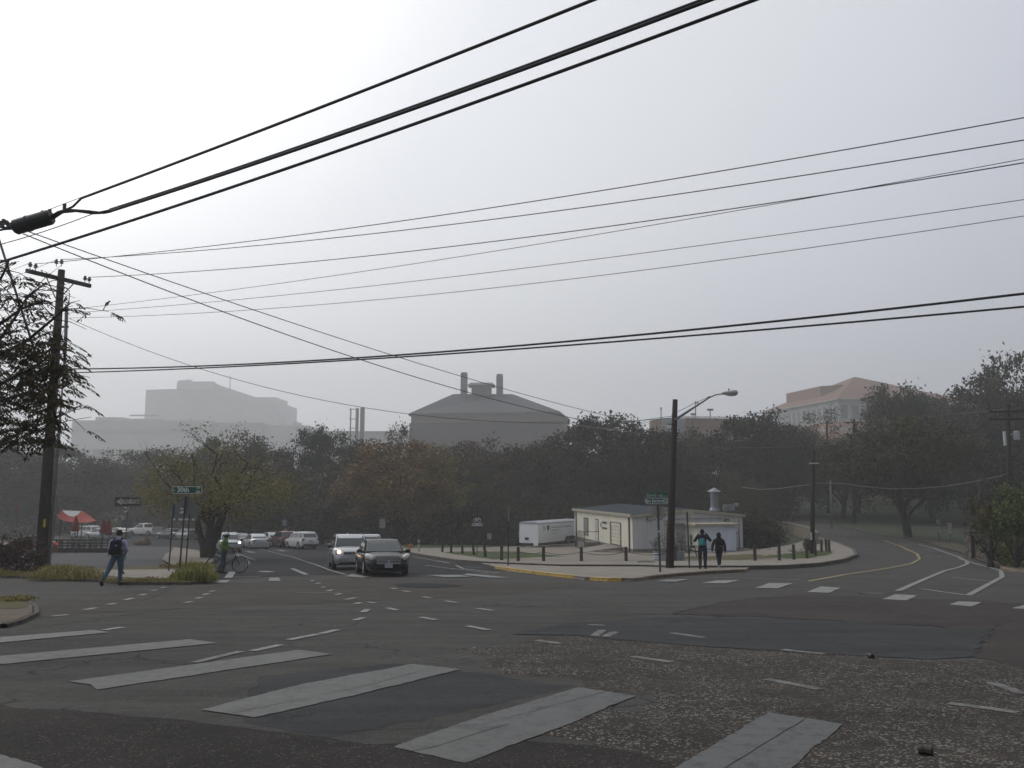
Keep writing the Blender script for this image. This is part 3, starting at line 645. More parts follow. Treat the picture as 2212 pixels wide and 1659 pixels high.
# ---- foreground pecan foliage
def pecan():
    rr=random.Random(5); Y=15.
    root=empty('pecan_tree',(-13.9,Y+.5,0),0,'near pecan tree whose drooping leaves hang before the wooden utility pole','tree')
    bd=B(); loc=lambda u,v,y: at(u,v,y)-Vector(root.location)
    bd.tube([(0,0,-.2),(.1,0,1.5),(.0,.1,3.2),(.3,0,5.2)],[.3,.26,.2,.12],10)
    mains=[[(-180,900,15.5),(-90,880,15.2),(-10,868,15),(60,850,15),(120,800,15)],[(-200,980,15.5),(-60,960,15),(20,930,15),(90,930,15.2),(135,890,15)],
           [(-120,820,15.3),(-20,760,15),(30,690,15),(60,640,15),(100,610,15)],[(-60,800,15),(60,735,15),(125,680,15),(150,655,15.1)],[(-90,720,15),(-20,640,15),(8,590,15),(20,560,15)],
           [(-100,760,15.3),(0,700,15.1),(50,665,15.1),(100,650,15.2)],[(-90,860,14.8),(0,830,14.8),(80,790,14.7),(140,745,14.7)]]
    tips=[]
    for k,mn in enumerate(mains):
        P=[loc(*q) for q in mn]; bd.tube(P,[.035-.007*i*(4/len(P)) if i else .04 for i in range(len(P))],6)
        for i in range(1,len(P)):
            for _ in range(8):
                s=P[i-1].lerp(P[i],rr.random()); e=s+Vector((rr.gauss(.05,.35),rr.gauss(0,.5),rr.gauss(.05,.3)))
                bd.tube([s,s.lerp(e,.5)+Vector((0,0,.05)),e],[.010,.007,.004],4); tips+=[s.lerp(e,.6),e,e]
    bd.tube([(.3,0,5.2),loc(-180,900,15.5)],[.1,.04],6); bd.tube([(.3,0,5.2),loc(-120,820,15.3)],[.1,.04],6); bd.tube([(.3,0,5.2),loc(-90,720,15)],[.1,.03],6)
    bd.build('branch',BARK,root,smooth=True)
    # dense zone centres
    def dens(u,v):
        if v>965 or v<560: return 0
        if v>735: lim=160 if v<800 else (152 if v<880 else 132)
        elif v>640: lim=150
        else: lim=75
        if u>lim+rr.uniform(-25,12): return 0
        return 1. if v>725 else (.16 if u<95 else .10)
    spots=[]
    while len(spots)<620:
        u=rr.uniform(-90,172); v=rr.uniform(565,962)
        if rr.random()<dens(u,v) and (noise.noise(Vector((u*.02,v*.02,2)))>-.32 or v<720): spots.append(loc(u,v,Y+rr.gauss(0,.6)))
    spots+=[rr.choice(tips) for _ in range(150)]
    V=[]
    for s in spots:
        # one compound leaf : arching rachis with drooping leaflets
        a=rr.uniform(0,6.28); d=Vector((math.cos(a),math.sin(a)*.7,rr.uniform(-.3,.3))).normalized(); L=rr.uniform(.28,.46); side=Vector((-d.y,d.x,0)).normalized()
        n=rr.randint(5,7); prev=None
        for i in range(1,n+1):
            t=i/n; p=s+d*L*t+Vector((0,0,-.28*L*t*t)); 
            if prev is not None:
                w=Vector((0,0,.004)); V+=[prev-w,prev+w,p+w,p-w]
            prev=p
            for sg in (-1,1):
                if rr.random()<.12: continue
                ld=(side*sg*.55+Vector((0,0,-1))*rr.uniform(.5,1.1)+d*.55).normalized(); ll=rr.uniform(.07,.125); ww=(ld.cross(Vector((rr.gauss(0,1),rr.gauss(0,1),rr.gauss(0,1))))).normalized()*ll*.17
                m=p+ld*ll*.45+side*sg*.01; V+=[p,m+ww,p+ld*ll+d*.02,m-ww]
    me=np_mesh('foliage',np.array([tuple(v) for v in V]),foliage('pecan_leaf',(.06,.06,.03),(.10,.085,.035),(.20,.14,.05))); link('foliage',me,root)
pecan()
# ---------------------------------------------------------------- far buildings
K=F/math.cos(TH)
def X(u,y): return (u-CX)/K*y
CONCF=M('far_concrete_fog_pale',(.50,.50,.49),.9,var=.15,scale=.05)  # pale concrete, lightened further so thicker fog sits in its colour
CONCD=M('far_concrete_dark',(.40,.40,.39),.9,var=.15,scale=.05)
WINF=M('far_glass',(.10,.11,.12),.4,var=.2,scale=.1)
METG=M('grey_steel',(.16,.165,.18),.5,.3,var=.15)
def blk(parent,name,u0,u1,v,y,depth,mat,vb=None):
    x0,x1=X(u0,y),X(u1,y); z1=at((u0+u1)/2,v,y).z; z0=hgt(0,y)-4 if vb is None else at((u0+u1)/2,vb,y).z
    b=B(); b.box(((x0+x1)/2,y+depth/2,(z0+z1)/2),(x1-x0,depth,z1-z0)); o=b.build(name,mat,parent)
    if parent is not None: o.location=-Vector(parent.location)
    return o
e=empty('research_block',(X(400,754),754,hgt(0,754)),0,'long pale low concrete building with a white ledge, faint in fog at the left','building')
blk(e,'wall',147,452,908,754,87.0,CONCF); blk(e,'wall',452,560,913,757,87.0,CONCD); blk(e,'wall',560,662,919,763,79.75,CONCF)
blk(e,'ledge',172,640,962,748,5.65,M('far_white',(.55,.55,.54),.8),970)
blk(e,'roof_unit',197,255,901,783,29.0,CONCF,910); blk(e,'roof_unit',276,335,904,783,29.0,CONCF,910); blk(e,'roof_unit',628,640,912,783,14.5,CONCF,921)
blk(e,'band',147.5,452,926,753.2,1.01,CONCD,934); blk(e,'window_band',175,636,971,753.3,0.87,WINF,1000)
for k in range(9): blk(e,'column',190+k*52,193+k*52,970,751,1.74,CONCF,1010)
b=B(); 
b.box(((X(272,790)+X(335,790))/2,790,at(300,897.5,790).z),(X(335,790)-X(272,790),1.7,1.4)); b.build('rail',CONCD,e).location=-Vector(e.location)
e=empty('hall_block',(X(430,1090),1090,hgt(0,1090)),0,'tall stepped hall rising behind the long low building, almost lost in fog','building')
def slab(parent,name,pts,y,depth,mat):
    b=B(); b.prism([(X(u,y),at(u,v,y).z) for u,v in pts],'Y',y,y+depth); o=b.build(name,mat,parent)
    if parent is not None: o.location=-Vector(parent.location)
    return o
slab(e,'wall',[(304,1000),(304,842),(371,840),(371,826),(452,827),(470,835),(515,848),(515,862),(570,880),(572,1000)],1090,90,CONCF)
slab(e,'stair_tower',[(374,842),(374,822),(400,820),(400,824),(452,824),(452,842)],1083,6.5,CONCF)
b=B(); p=at(497,842,1095); b.tube([p,at(497,812,1095)],.7,6); b.build('mast',METG,e).location=-Vector(e.location)
e=empty('rear_tower',(X(575,1150),1150,hgt(0,1150)),0,'faintest building, a pale block dissolving in fog behind the hall','building')
slab(e,'wall',[(536,1000),(536,862),(545,858),(590,858),(590,872),(612,874),(612,1000)],1150,60,CONCF)
e=empty('link_building',(X(690,609),609,hgt(0,609)),0,'low pale building between the long block and the thin stacks','building')
blk(e,'wall',640,880,934,609,36.25,CONCF); blk(e,'parapet',640,880,931,606,39.15,CONCD,934)
# thin stacks
e=empty('boiler_stacks',(X(770,400),400,hgt(0,400)),0,'cluster of thin grey boiler stacks between trees, left of the autumn tree','stacks')
for u0,u1,v in ((752.5,755.5,882),(764.5,771.5,882),(774.5,784.5,881)):
    b=B(); x=X((u0+u1)/2,400); b.cyl((x,400,(at(770,v,400).z+hgt(0,400))/2),(u1-u0)/2/K*400,at(770,v,400).z-hgt(0,400),14)
    o=b.build('stack',METG,e,smooth=False); o.location=-Vector(e.location)
for v in (884,905,925):
    b=B(); b.tube([at(754,v,400),at(768,v,400)],.2,5); b.build('stack_brace',METG,e).location=-Vector(e.location)
# grey hipped roof brick building
e=empty('hipped_roof_building',(X(1045,340),340,hgt(0,340)),0,'brick building with a large grey hipped metal roof, two chimneys and a cupola','building')
def seam(name,c,rib=1.2,axis=0,c2=None):
    t=NT(name); sx=t.n('ShaderNodeSeparateXYZ'); t.l(t.co,sx.inputs[0]); f=t.math('FRACT',t.math('MULTIPLY',sx.outputs[axis],1/rib)); st=t.math('LESS_THAN',f,.12)
    base=t.mix(t.ramp(t.noise(.4,4),.35,.65),c,c2 or tuple(q*.85 for q in c)); base=t.mix(st,base,tuple(q*.7 for q in c)); t.col(base); t.b.inputs['Roughness'].default_value=.8; t.b.inputs['Specular IOR Level'].default_value=.12; return t.m
ROOFG=seam('roof_seam_metal',(.085,.094,.10),.9)
BRK=M('brick_far',(.065,.05,.045),.95,scale=.6,c2=(.05,.04,.036)); BRKP=M('brick_band',(.16,.13,.115),.95,scale=.6,c2=(.14,.115,.10))
zl=at(880,888,346).z; zr=at(1210,894,335).z; ze=(zl+zr)/2
y0=340.; L0=Vector((X(880,346),346)); R0=Vector((X(1210,335),335)); dirv=(R0-L0).normalized(); bk=Vector((-dirv.y,dirv.x)); D=42.
T0=Vector((X(977,y0+18),y0+18+1)); T1=Vector((X(1107,y0+20),y0+19)); zt=at(1040,849,y0+15).z
def P3(p,z): return (p.x,p.y,z)
b=B(); b.add([P3(L0,ze),P3(R0,ze),P3(R0+bk*D,ze),P3(L0+bk*D,ze),P3(T0,zt),P3(T1,zt),P3(T1+bk*12,zt),P3(T0+bk*12,zt)],[(0,1,5,4),(1,2,6,5),(2,3,7,6),(3,0,4,7),(4,5,6,7),(3,2,1,0)])
roof=b.build('roof',ROOFG,e); roof.location=-Vector(e.location)
def ob(name,mat,dep0,dep1,z0,z1,ins=0.,par=None):
    a=L0+dirv*ins+bk*dep0; c=R0-dirv*ins+bk*dep0; d2=R0-dirv*ins+bk*dep1; f=L0+dirv*ins+bk*dep1
    b=B(); b.add([P3(q,z) for z in (z0,z1) for q in (a,c,d2,f)],[(3,2,1,0),(4,5,6,7),(0,1,5,4),(1,2,6,5),(2,3,7,6),(3,0,4,7)]); o=b.build(name,mat,e); o.location=-Vector(e.location); return o
ob('fascia',M('fascia_dark',(.09,.09,.092),.7),.05,D-.05,ze-1.0,ze-.02,.05)
zb1=at(1040,911,y0).z
ob('wall_band',BRKP,.9,D-1,zb1,ze-1.02,.9); ob('wall',BRK,.35,D-.5,hgt(0,340)-3,zb1-.02,.4)
for u0,u1,vt in ((994,1008,805),(1072,1086,808.5)):
    yy=y0+19; x=X((u0+u1)/2,yy); r=(u1-u0)/2/K*yy*1.05; z1=at(u0,vt,yy).z; z0=zt-2
    b=B(); b.box((x,yy,(z0+z1-1.2)/2),(2*r,2*r,z1-1.2-z0)); b.box((x,yy,z1-.6),(2*r,2*r,1.2),taper=.86); o=b.build('chimney',METG,e); o.location=-Vector(e.location)
b=B(); x=X(1039.5,y0+19); wq=(1061-1018)/K*(y0+19); z1=at(1040,834,y0+19).z; b.box((x,y0+20,(zt-1+z1)/2),(wq,wq,z1-zt+1)); cup=b.build('cupola',BRKP,e); cup.location=-Vector(e.location)
b=B(); b.box((x,y0+20,z1+.55),(wq+3.2,wq+3.2,1.1),taper=.78); o=b.build('cupola_roof',METG,cup)
# red hipped roof building
e=empty('red_roof_building',(111,380,hgt(100,380)),0,'large building with red tiled hipped roof, long dormer and a row of tall windows','building')
TILE=seam('red_tile',(.22,.12,.09),.7,0,(.19,.105,.08)); ORB=M('orange_brick',(.42,.22,.13),.95,scale=.3,c2=(.36,.19,.12)); PALE=M('pale_stone',(.42,.43,.42),.8,scale=.2)
C0=Vector((X(1818,364),364)); A=Vector((X(1645,437),437)); av=(A-C0); La=av.length; av/=La; bv=Vector((-av.y,av.x))*-1; 
if bv.x<0: bv=-bv
Lb=65.8; ze=at(1818,860.5,364).z; ap=C0+av*La*.5+bv*Lb*.5; za=at(1862,813.7,ap.y).z
q=[C0,C0+bv*Lb,C0+bv*Lb+av*La,A]
def wb(name,mat,ins,z0,z1,par=None):
    b=B(); c=(q[0]+q[2])/2; Q=[p+((c-p).normalized()*ins*1.414 if ins else Vector((0,0))) for p in q]
    b.add([P3(p,z) for z in (z0,z1) for p in Q],[(3,2,1,0),(4,5,6,7),(0,1,5,4),(1,2,6,5),(2,3,7,6),(3,0,4,7)]); o=b.build(name,mat,par or e)
    if par is None: o.location=-Vector(e.location)
    return o
b=B(); b.add([P3(p,ze) for p in q]+[P3(ap,za)],[(0,1,4),(1,2,4),(2,3,4),(3,0,4),(3,2,1,0)]); rf=b.build('roof',TILE,e); rf.location=-Vector(e.location)
wb('eave',PALE,-.15,ze-.5,ze-.02); wb('wall',PALE,1.6,ze-9.9,ze-.52); wb('brick_wall',ORB,1.2,hgt(120,300)-4,ze-9.92)
wb('sill_band',PALE,.95,ze-13.8,ze-13.1)
# dormer
dm=[(1716,846),(1781,830),(1823,828)]
s0=C0+av*La*.80+bv*8; s1=C0+av*La*.36+bv*8; zz=za-6.5
b=B(); dd=bv*12; b.add([P3(s0,ze-1),P3(s1,ze-1),P3(s1+dd,ze-1),P3(s0+dd,ze-1),P3(s0,zz),P3(s1,zz),P3(s1+dd,zz+1),P3(s0+dd,zz+1)],[(3,2,1,0),(4,5,6,7),(0,1,5,4),(1,2,6,5),(2,3,7,6),(3,0,4,7)]); b.build('dormer',M('dormer_red',(.27,.14,.10),.8),rf)
for k in range(15):
    for fa,fb,n0 in ((C0,av,-bv),):
        p=fa+fb*(3.9+k*4.6)+ (-n0)*0+bv*1.55
        if (p-fa).length>La-2: continue
        b=B(); ce=Vector((p.x,p.y,ze-5.7)); b.box(ce,(3.,.4,6.),m=Matrix.Rotation(math.atan2(fb.y,fb.x),3,'Z')); o=b.build('window',WINF,e); o.location=-Vector(e.location)
for k in range(11):
    p=C0+bv*(3.9+k*5.4)+av*1.55; b=B(); b.box((p.x,p.y,ze-5.7),(3.1,.4,6.),m=Matrix.Rotation(math.atan2(bv.y,bv.x),3,'Z')); o=b.build('window',WINF,e); o.location=-Vector(e.location)
# orange parking garage
e=empty('parking_garage',(X(1500,200),200,hgt(60,200)),0,'orange brick parking garage with roof railing behind the street lamp pole','parking garage')
slab(e,'wall',[(1485,1010),(1485,903),(1590,905),(1660,909),(1660,1010)],200,30,M('garage_brick',(.36,.25,.21),.95,scale=.2,c2=(.31,.22,.19)))
slab(e,'stair_wall',[(1408,1010),(1408,908),(1432,905),(1432,1010)],198,1.8,M('garage_pink',(.45,.30,.25),.95,scale=.2))
slab(e,'glass_stair',[(1432,1010),(1432,903.5),(1485,903.5),(1485,1010)],201,6,M('pale_glass',(.42,.45,.46),.3))
b=B()
for v in (899.5,902): b.tube([at(1462,v-.3,199.8),at(1590,v+1.5,199.8),at(1640,v+3.5,199.8)],.09,5)
for k in range(16): u=1465+k*11; b.tube([at(u,899.3+max(0,u-1500)*.025,199.8),at(u,904+max(0,u-1500)*.035,199.8)],.06,4)
b.build('railing',M('white_steel',(.6,.6,.6),.5),e).location=-Vector(e.location)
slab(e,'sign_panel',[(1443,925),(1443,918),(1453,918),(1453,925)],199,.5,M('white_panel',(.8,.8,.78),.6))
slab(e,'opening',[(1485,935),(1485,921),(1500,922),(1500,935)],199.6,.3,WINF)
for u,vt,wd,lb in ((1534,885,13,'widest twin headed lamp on the garage roof, right of the others'),(1497,894.7,10,'low twin headed lamp on the garage roof behind the lamp arm'),(1428,882,3,'thin single lamp left of the street lamp pole on the garage roof'),(1502.5,869,3,'tallest thin mast on the garage roof')):
    e2=empty('roof_lamp',at(u,903,205),0,lb,'lamp post'); b=B(); p=at(u,905,205); tpt=at(u,vt,205); b.tube([p,tpt],.13,6); b.build('pole',METG,e2).location=-Vector(e2.location)
    b=B(); w=wd/K*205; b.box(tpt,(w,.5,.45)); b.build('lamp_head',METG,e2).location=-Vector(e2.location)
# ---------------------------------------------------------------- white metal building
def ribbed(name,c,rib=.3,axis=0,c2=None,rough=.55):
    t=NT(name); sx=t.n('ShaderNodeSeparateXYZ'); t.l(t.co,sx.inputs[0]); f=t.math('FRACT',t.math('MULTIPLY',sx.outputs[axis],1/rib))
    st=t.ramp(f,.0,.16,1.,0.); st2=t.math('MULTIPLY',st,.45)
    v=t.noise(1.0,4,.7,vec=t.scalevec((1.5,1.5,.25)))
    base=t.mix(t.ramp(v,.35,.7),c,c2 or tuple(q*.82 for q in c)); base=t.mix(st2,base,tuple(q*.45 for q in c)); t.col(base); t.b.inputs['Roughness'].default_value=rough
    t.bump(f,.6,.03); return t.m
Gc=gp(1365,1194,HB); y4=Gc.y; ztop=at(1365,1114,y4).z
dz=-ray(1241,1100.6)[1]; yL=(CAMH-ztop)/dz; Cc=Vector((X(1365,y4),y4)); Lc=Vector((X(1241,yL),yL)); LN=(Lc-Cc).length; yax=(Lc-Cc).normalized(); rzb=math.atan2(yax.y,yax.x)-math.pi/2
zg=hgt(Gc.x,Gc.y)+HB; HE=ztop-zg
xr=Vector((yax.y,-yax.x)); 
# width so that the right end lands at u=1601
WD=6.
for _ in range(60):
    p=Cc+xr*WD; u=CX+K*p.x/p.y; WD+=(1601-u)*p.y/K*.8
print('BUILDING',y4,yL,LN,WD,HE)
e=empty('workshop',(Cc.x,Cc.y,zg),rzb,'low white ribbed metal workshop building with dark blue roof, garage door and annex','building')
CRE=ribbed('siding_cream',(.80,.76,.63),.42,1); SGR=ribbed('siding_grey',(.58,.59,.60),.42,0); CON=M('foundation',(.21,.20,.175),.9,scale=1.5)
zf=-.35-1.0
b=B(); b.prism([(0,.28),(WD,.28),(WD,HE-.0),(WD*.5,HE+.42),(0,HE)],'Y',0,LN); w_=b.build('wall',SGR,e)
b=B(); b.box((-.006,LN/2,HE/2+.14),(.012,LN-.02,HE-.30)); b.build('side_wall',CRE,e)
b=B(); b.box((WD/2,LN/2,-.6),(WD+.06,LN+.06,1.76)); b.build('foundation',CON,e)
RFM=seam('roof_blue_metal',(.028,.042,.055),.5,1)
b=B(); b.prism([(-.12,HE-.02),(WD/2,HE+.44),(WD+.12,HE-.02),(WD+.12,HE+.10),(WD/2,HE+.57),(-.12,HE+.10)],'Y',-.1,LN+.1); rf=b.build('roof',RFM,e)
TR=M('trim_tan',(.42,.39,.31),.6); TD=M('downpipe_brown',(.12,.11,.09),.6)
b=B(); b.box((-.19,LN/2,HE+.0),(.13,LN+.3,.24)); b.prism([(-.2,HE-.16),(WD/2,HE+.30),(WD+.2,HE-.16),(WD+.2,HE+.06),(WD/2,HE+.52),(-.2,HE+.06)],'Y',-.20,-.11); b.build('gutter',TR,rf)
for s in (.72,LN-.75):
    b=B(); b.box((-.07,s,HE/2-.05),(.1,.12,HE-.1)); b.build('downpipe',TD,e)
def face(name,mat,s0,s1,z0,z1,dep=.05,x=-.012,par=None):
    b=B(); b.box((x-dep/2,(s0+s1)/2,(z0+z1)/2),(dep,s1-s0,z1-z0)); return b.build(name,mat,par or e)
zd=HE-.75
face('garage_recess_shade',M('shadow_frame',(.16,.14,.12),.8),2.95,6.1,.30,zd+.05,.03)  # flat dark panel behind the door, recess shade put into its colour
b=B()
for k in range(6): b.box((-.07,4.25,.42+k*(zd-.4)/6+.12),(.06,2.35,(zd-.4)/6-.03))
gd=b.build('garage_door',M('door_cream',(.72,.67,.56),.6),e)
dr=face('door',M('door_grey',(.62,.62,.57),.6),9.75,10.75,.28,zd+.02,.05); face('door_frame',TD,9.65,10.85,.28,zd+.1,.03); face('door_panel',M('door_glass',(.5,.5,.48),.3),9.95,10.5,1.1,zd-.2,.02,-.064,dr)
wn=face('window',M('window_pane_grey',(.25,.25,.23),.3),13.2,14.6,HE-2.3,HE-.72,.05); 
b=B(); b.box((-.03,13.9,HE-.69),(.09,1.5,.06)); b.box((-.03,13.9,HE-2.33),(.09,1.5,.06)); b.box((-.03,13.17,HE-1.5),(.09,.06,1.7)); b.box((-.03,14.63,HE-1.5),(.09,.06,1.7)); b.build('frame',TD,wn)
# metal letters and bars
BLK=M('black_letters',(.02,.02,.02),.5)
b=B(); b.box((-.04,8.85,zd-.38),(.03,.16,.36)); b.build('sign_mark',BLK,e)
b=B(); b.box((-.04,7.75,zd-.13),(.03,1.5,.14)); b.box((-.04,7.75,zd-.62),(.03,1.5,.14)); b.build('sign_bar',BLK,e)
# steps, landing, rail and ramp
zw=hgt(*(Cc+yax*10.2-xr*1).to_2d()[:])+HB-zg
b=B(); b.box((-.8,10.2,(.24+zw-.2)/2),(1.5,2.0,.24-zw+.2)); 
for k in range(3): b.box((-.8,11.35+k*.3,(.24-(k+1)*.16+zw-.2)/2),(1.3,.3,max(.1,.24-(k+1)*.16-zw+.2)))
b.build('steps',CON,e)
b=B(); RLM=M('rail_dark',(.05,.045,.04),.5,.4)
pts=[(-1.5,9.25,.24),(-1.5,9.25,1.2),(-1.5,11.2,1.2),(-1.5,12.3,zw+.9),(-1.5,12.35,zw)]
b.tube(pts,.028,6)
for k in range(9): b.tube([(-1.5,9.45+k*.24,.24),(-1.5,9.45+k*.24,1.2)],.014,5)
b.tube([(-1.5,9.25,.36),(-1.5,11.25,.36)],.02,5); b.tube([(-1.5,9.25,1.2),(-.1,9.25,1.2)],.025,5); b.tube([(-1.5,11.7,zw),(-1.5,11.7,1.0)],.014,5)
b.build('railing',RLM,e)
b=B(); b.add([(-.05,2.7,.28),(-.05,6.6,.28),(-3.2,3.0,-.12),(-3.2,7.2,-.25),(-.05,2.7,-.7),(-.05,6.6,-.7),(-3.2,3.0,-.7),(-3.2,7.2,-.7)],[(0,2,3,1),(4,5,7,6),(0,4,6,2),(1,3,7,5),(2,6,7,3),(0,1,5,4)]); b.build('ramp',CONC,e)
# gable wall kit : wall lights, conduit, box
def gfx(u,v): # point on gable plane (y'=0) from picture coordinates
    dx,dzz=ray(u,v); n=yax; t=(Cc.dot(n))/(dx*n.x+n.y); P=Vector((dx*t,t)); return (P-Cc).dot(xr),CAMH+dzz*t-zg
for u,v in ((1402,1119.5),(1568,1124)):
    x,z=gfx(u,v); b=B(); b.box((x,-.14,z),(.42,.26,.3),taper=.75); o=b.build('wall_light',TD,e); b=B(); b.box((x,-.28,z-.03),(.3,.03,.18)); b.build('lens',M('lens',(.35,.35,.3),.3),o)
b=B(); x0,z=gfx(1454,1120.7); x1,_=gfx(1560,1122); b.tube([(x0,-.05,z),(x1,-.05,z)],.03,5); b.tube([(WD-.35,-.05,z-.1),(WD-.35,-.05,-.0)],.04,5); b.tube([(WD-.35,-.05,z-1.2),(WD-1.2,-.05,z-1.2)],.03,5)
b.build('conduit',M('conduit_grey',(.25,.25,.24),.5),e)
x,z=gfx(1440,1121); b=B(); b.ell((x,-.14,z),(.21,.14,.21)); b.build('meter',M('meter_dome',(.5,.5,.5),.3),e)
# annex
ax0,_=gfx(1512,1150); 
an_y=-2.9; dd=3.0
def annx(u):
    dx,_=ray(u,1150); n=yax; Q=Cc+yax*an_y; t=(Q.dot(n))/(dx*n.x+n.y); P=Vector((dx*t,t)); return (P-Q).dot(xr)
a0,a1=annx(1511.5),annx(1590); yy=(Cc+yax*an_y+xr*a0).y; ah=at(1512,1136,yy).z-zg; gzz=hgt(*(Cc+yax*an_y+xr*a0)[:])+HB-zg
SBL=ribbed('siding_bluewhite',(.66,.72,.85),.28,0)
b=B(); b.box(((a0+a1)/2,an_y/2-.004,(ah+gzz-.1)/2),(a1-a0,-an_y-.012,ah-gzz+.1)); an=b.build('annex',SBL,e)
b=B(); b.box((a0-.008,an_y/2,(ah+gzz)/2),(.012,-an_y-.1,ah-gzz)); b.build('annex_side',CRE,an)
b=B(); b.box(((a0+a1)/2-.1,an_y/2-.1,ah+.09),(a1-a0+.75,-an_y+.3,.16)); b.build('annex_roof',TR,an)
b=B(); b.box((a0-.03,an_y*.42,ah-1.2),(.03,.5,.8)); b.build('notice_board',M('notice',(.22,.22,.2),.7),an)
b=B(); 
for k in range(4): b.box((a0-.05,an_y*.42,ah-1.45+k*.17),(.02,.4,.06))
b.build('slot',BLK,an)
b=B(); b.box((a0-1.0,-.5,ah+.12),(1.7,.9,.06)); b.build('canopy',TR,an)
# roof vent stack and unit
x,z=gfx(1543,1108); vb=2.2
def bz(v,s): 
    p=Cc+yax*s+xr*xv; return at(1543,v,p.y).z-zg
xv=None
n=yax; Q=Cc+yax*vb; dx,_=ray(1543,1080); t=(Q.dot(n))/(dx*n.x+n.y); xv=(Vector((dx*t,t))-Q).dot(xr)
gal=M('galvanised',(.30,.32,.35),.45,.6)
zz0=HE+.30; z1=bz(1096,vb); z2=bz(1062,vb); z3=bz(1053,vb)
b=B(); b.lathe((xv,vb,0),[(.62,zz0-.4),(.36,z1)],10); b.lathe((xv,vb,0),[(.33,z1),(.33,z2+.05)],14); vs_=b.build('vent_stack',gal,rf)
b=B(); b.lathe((xv,vb,0),[(.58,z2),(.0,z3)],16); b.build('vent_cap',gal,vs_)
b=B(); b.box((xv+1.3,vb,HE+.55),(.8,.7,.5)); b.cyl((xv+2.0,vb,HE+.75),.2,.3,10,'X'); b.box((xv+.75,vb-.4,HE+.4),(.12,.12,.5)); b.build('roof_fan',gal,rf)
for k,(s,xx) in enumerate(((1.5,-2.0),(.6,-1.3))):
    p=Cc+yax*s+xr*xx; b=B(); b.box((0,0,.07),(.16,1.5,.14)); o=b.build('parking_block',CONC); o.location=(p.x,p.y,hgt(p.x,p.y)+HB); o.rotation_euler=(0,0,rzb+.9-.4*k)
    tag(o,('pale concrete parking block nearest the building corner','pale concrete parking block farther from the building corner')[1-k],'parking block','parking blocks at the workshop corner')
# ---------------------------------------------------------------- trailer
tc0=gp(1162,1181,HB); yT=at(1162,1133,83).y; 
zt0=at(1162,1133,83.).z; yR=(CAMH-zt0)/(-ray(1242,1127)[1]); p0=Vector((X(1162,83),83)); p1=Vector((X(1242,yR),yR)); ta=(p1-p0); 
e=empty('trailer',(p0.x,p0.y,hgt(p0.x,p0.y)+HB),math.atan2(ta.y,ta.x),'long white enclosed cargo trailer with a dark shield emblem beside the workshop','trailer')
zT=zt0-e.location.z; zB=at(1162,1174,83).z-e.location.z; TL=9.2
WHT=M('trailer_white',(.84,.86,.88),.35,var=.06,scale=.5,coat=.3)
b=B(); b.box((TL/2,1.1,(zT+zB)/2),(TL,2.2,zT-zB)); b.build('body',WHT,e)
b=B(); b.prism([(0,zT),(.0,zT+.12),(.25,zT+.24),(1.95,zT+.24),(2.2,zT+.12),(2.2,zT)],'X',-.03,TL+.03); b.build('roof',M('trailer_roof',(.42,.44,.47),.4),e)
b=B(); b.box((-.5,1.1,zB-.08),(1.2,.12,.14)); b.box((-1.1,1.1,(zB-.1)/2),(.09,.09,zB+.1)); b.box((TL/2,.3,zB-.08),(TL,.1,.14)); b.box((TL/2,1.9,zB-.08),(TL,.1,.14)); b.build('tow_bar',TD,e)
TYRE=M('tyre',(.018,.018,.019),.85,bump=.3); RIM=M('rim_alloy',(.42,.43,.45),.35,.7)
def wheelobj(parent,c,r,w,rim=RIM,side=-1):
    b=B(); 
    for s in (0,): b.tube([(c[0],c[1]-w/2,c[2]),(c[0],c[1]-w/2+.02,c[2]),(c[0],c[1]+w/2-.02,c[2]),(c[0],c[1]+w/2,c[2])],[r*.93,r,r,r*.93],22)
    wh=b.build('wheel',TYRE,parent,smooth=False); smooth_angle(wh,50)
    b=B(); yo=c[1]+side*(w/2+.004)
    b.tube([(c[0],yo-side*.02,c[2]),(c[0],yo,c[2])],[r*.66,r*.66],20); b.tube([(c[0],yo,c[2]),(c[0],yo+side*.015,c[2])],[r*.16,r*.12],8)
    rm=b.build('rim',rim,wh)
    b=B()
    for k in range(5):
        q=k*2*math.pi/5+.4
        for dq in (-.17,.17):
            p=Vector((c[0]+math.cos(q+dq)*r*.44,yo+side*.003,c[2]+math.sin(q+dq)*r*.44)); b.tube([p,p+Vector((0,side*.004,0))],[r*.1,r*.1],6)
    b.build('rim_hole',TYRE,wh); return wh
for xx in (TL-3.3,TL-2.35): wheelobj(e,(xx,.02,.36),.36,.24)
b=B(); b.prism([(TL-3.85,.5),(TL-3.6,.83),(TL-2.05,.83),(TL-1.8,.5)],'Y',-.14,-.02); b.build('fender',M('fender_dark',(.05,.05,.055),.5),e)
b=B(); b.box((-.03,1.3,zB+.42),(.03,.42,.26)); b.build('jack_plate',BLK,e)
b=B(); b.box((-.02,.25,zB-.1),(.05,.5,.3)); b.build('front_flap',WHT,e)
EMB=M('emblem_navy',(.03,.04,.05),.5); LET=M('letter_grey',(.16,.17,.19),.6)
def on_side(fn): return fn
b=B(); cx,cz,sh=1.95,zT-.42,.26; b.prism([(cx-sh*.9,cz+sh),(cx+sh*.9,cz+sh),(cx+sh*.85,cz),(cx+sh*.5,cz-sh*.7),(cx,cz-sh*1.2),(cx-sh*.5,cz-sh*.7),(cx-sh*.85,cz)],'Y',-.012,-.002); b.build('emblem',EMB,e)
text('ASCE',.16,M('emblem_text',(.3,.32,.36),.6),e,(cx,-.014,cz+.05),'lettering',depth=.001)
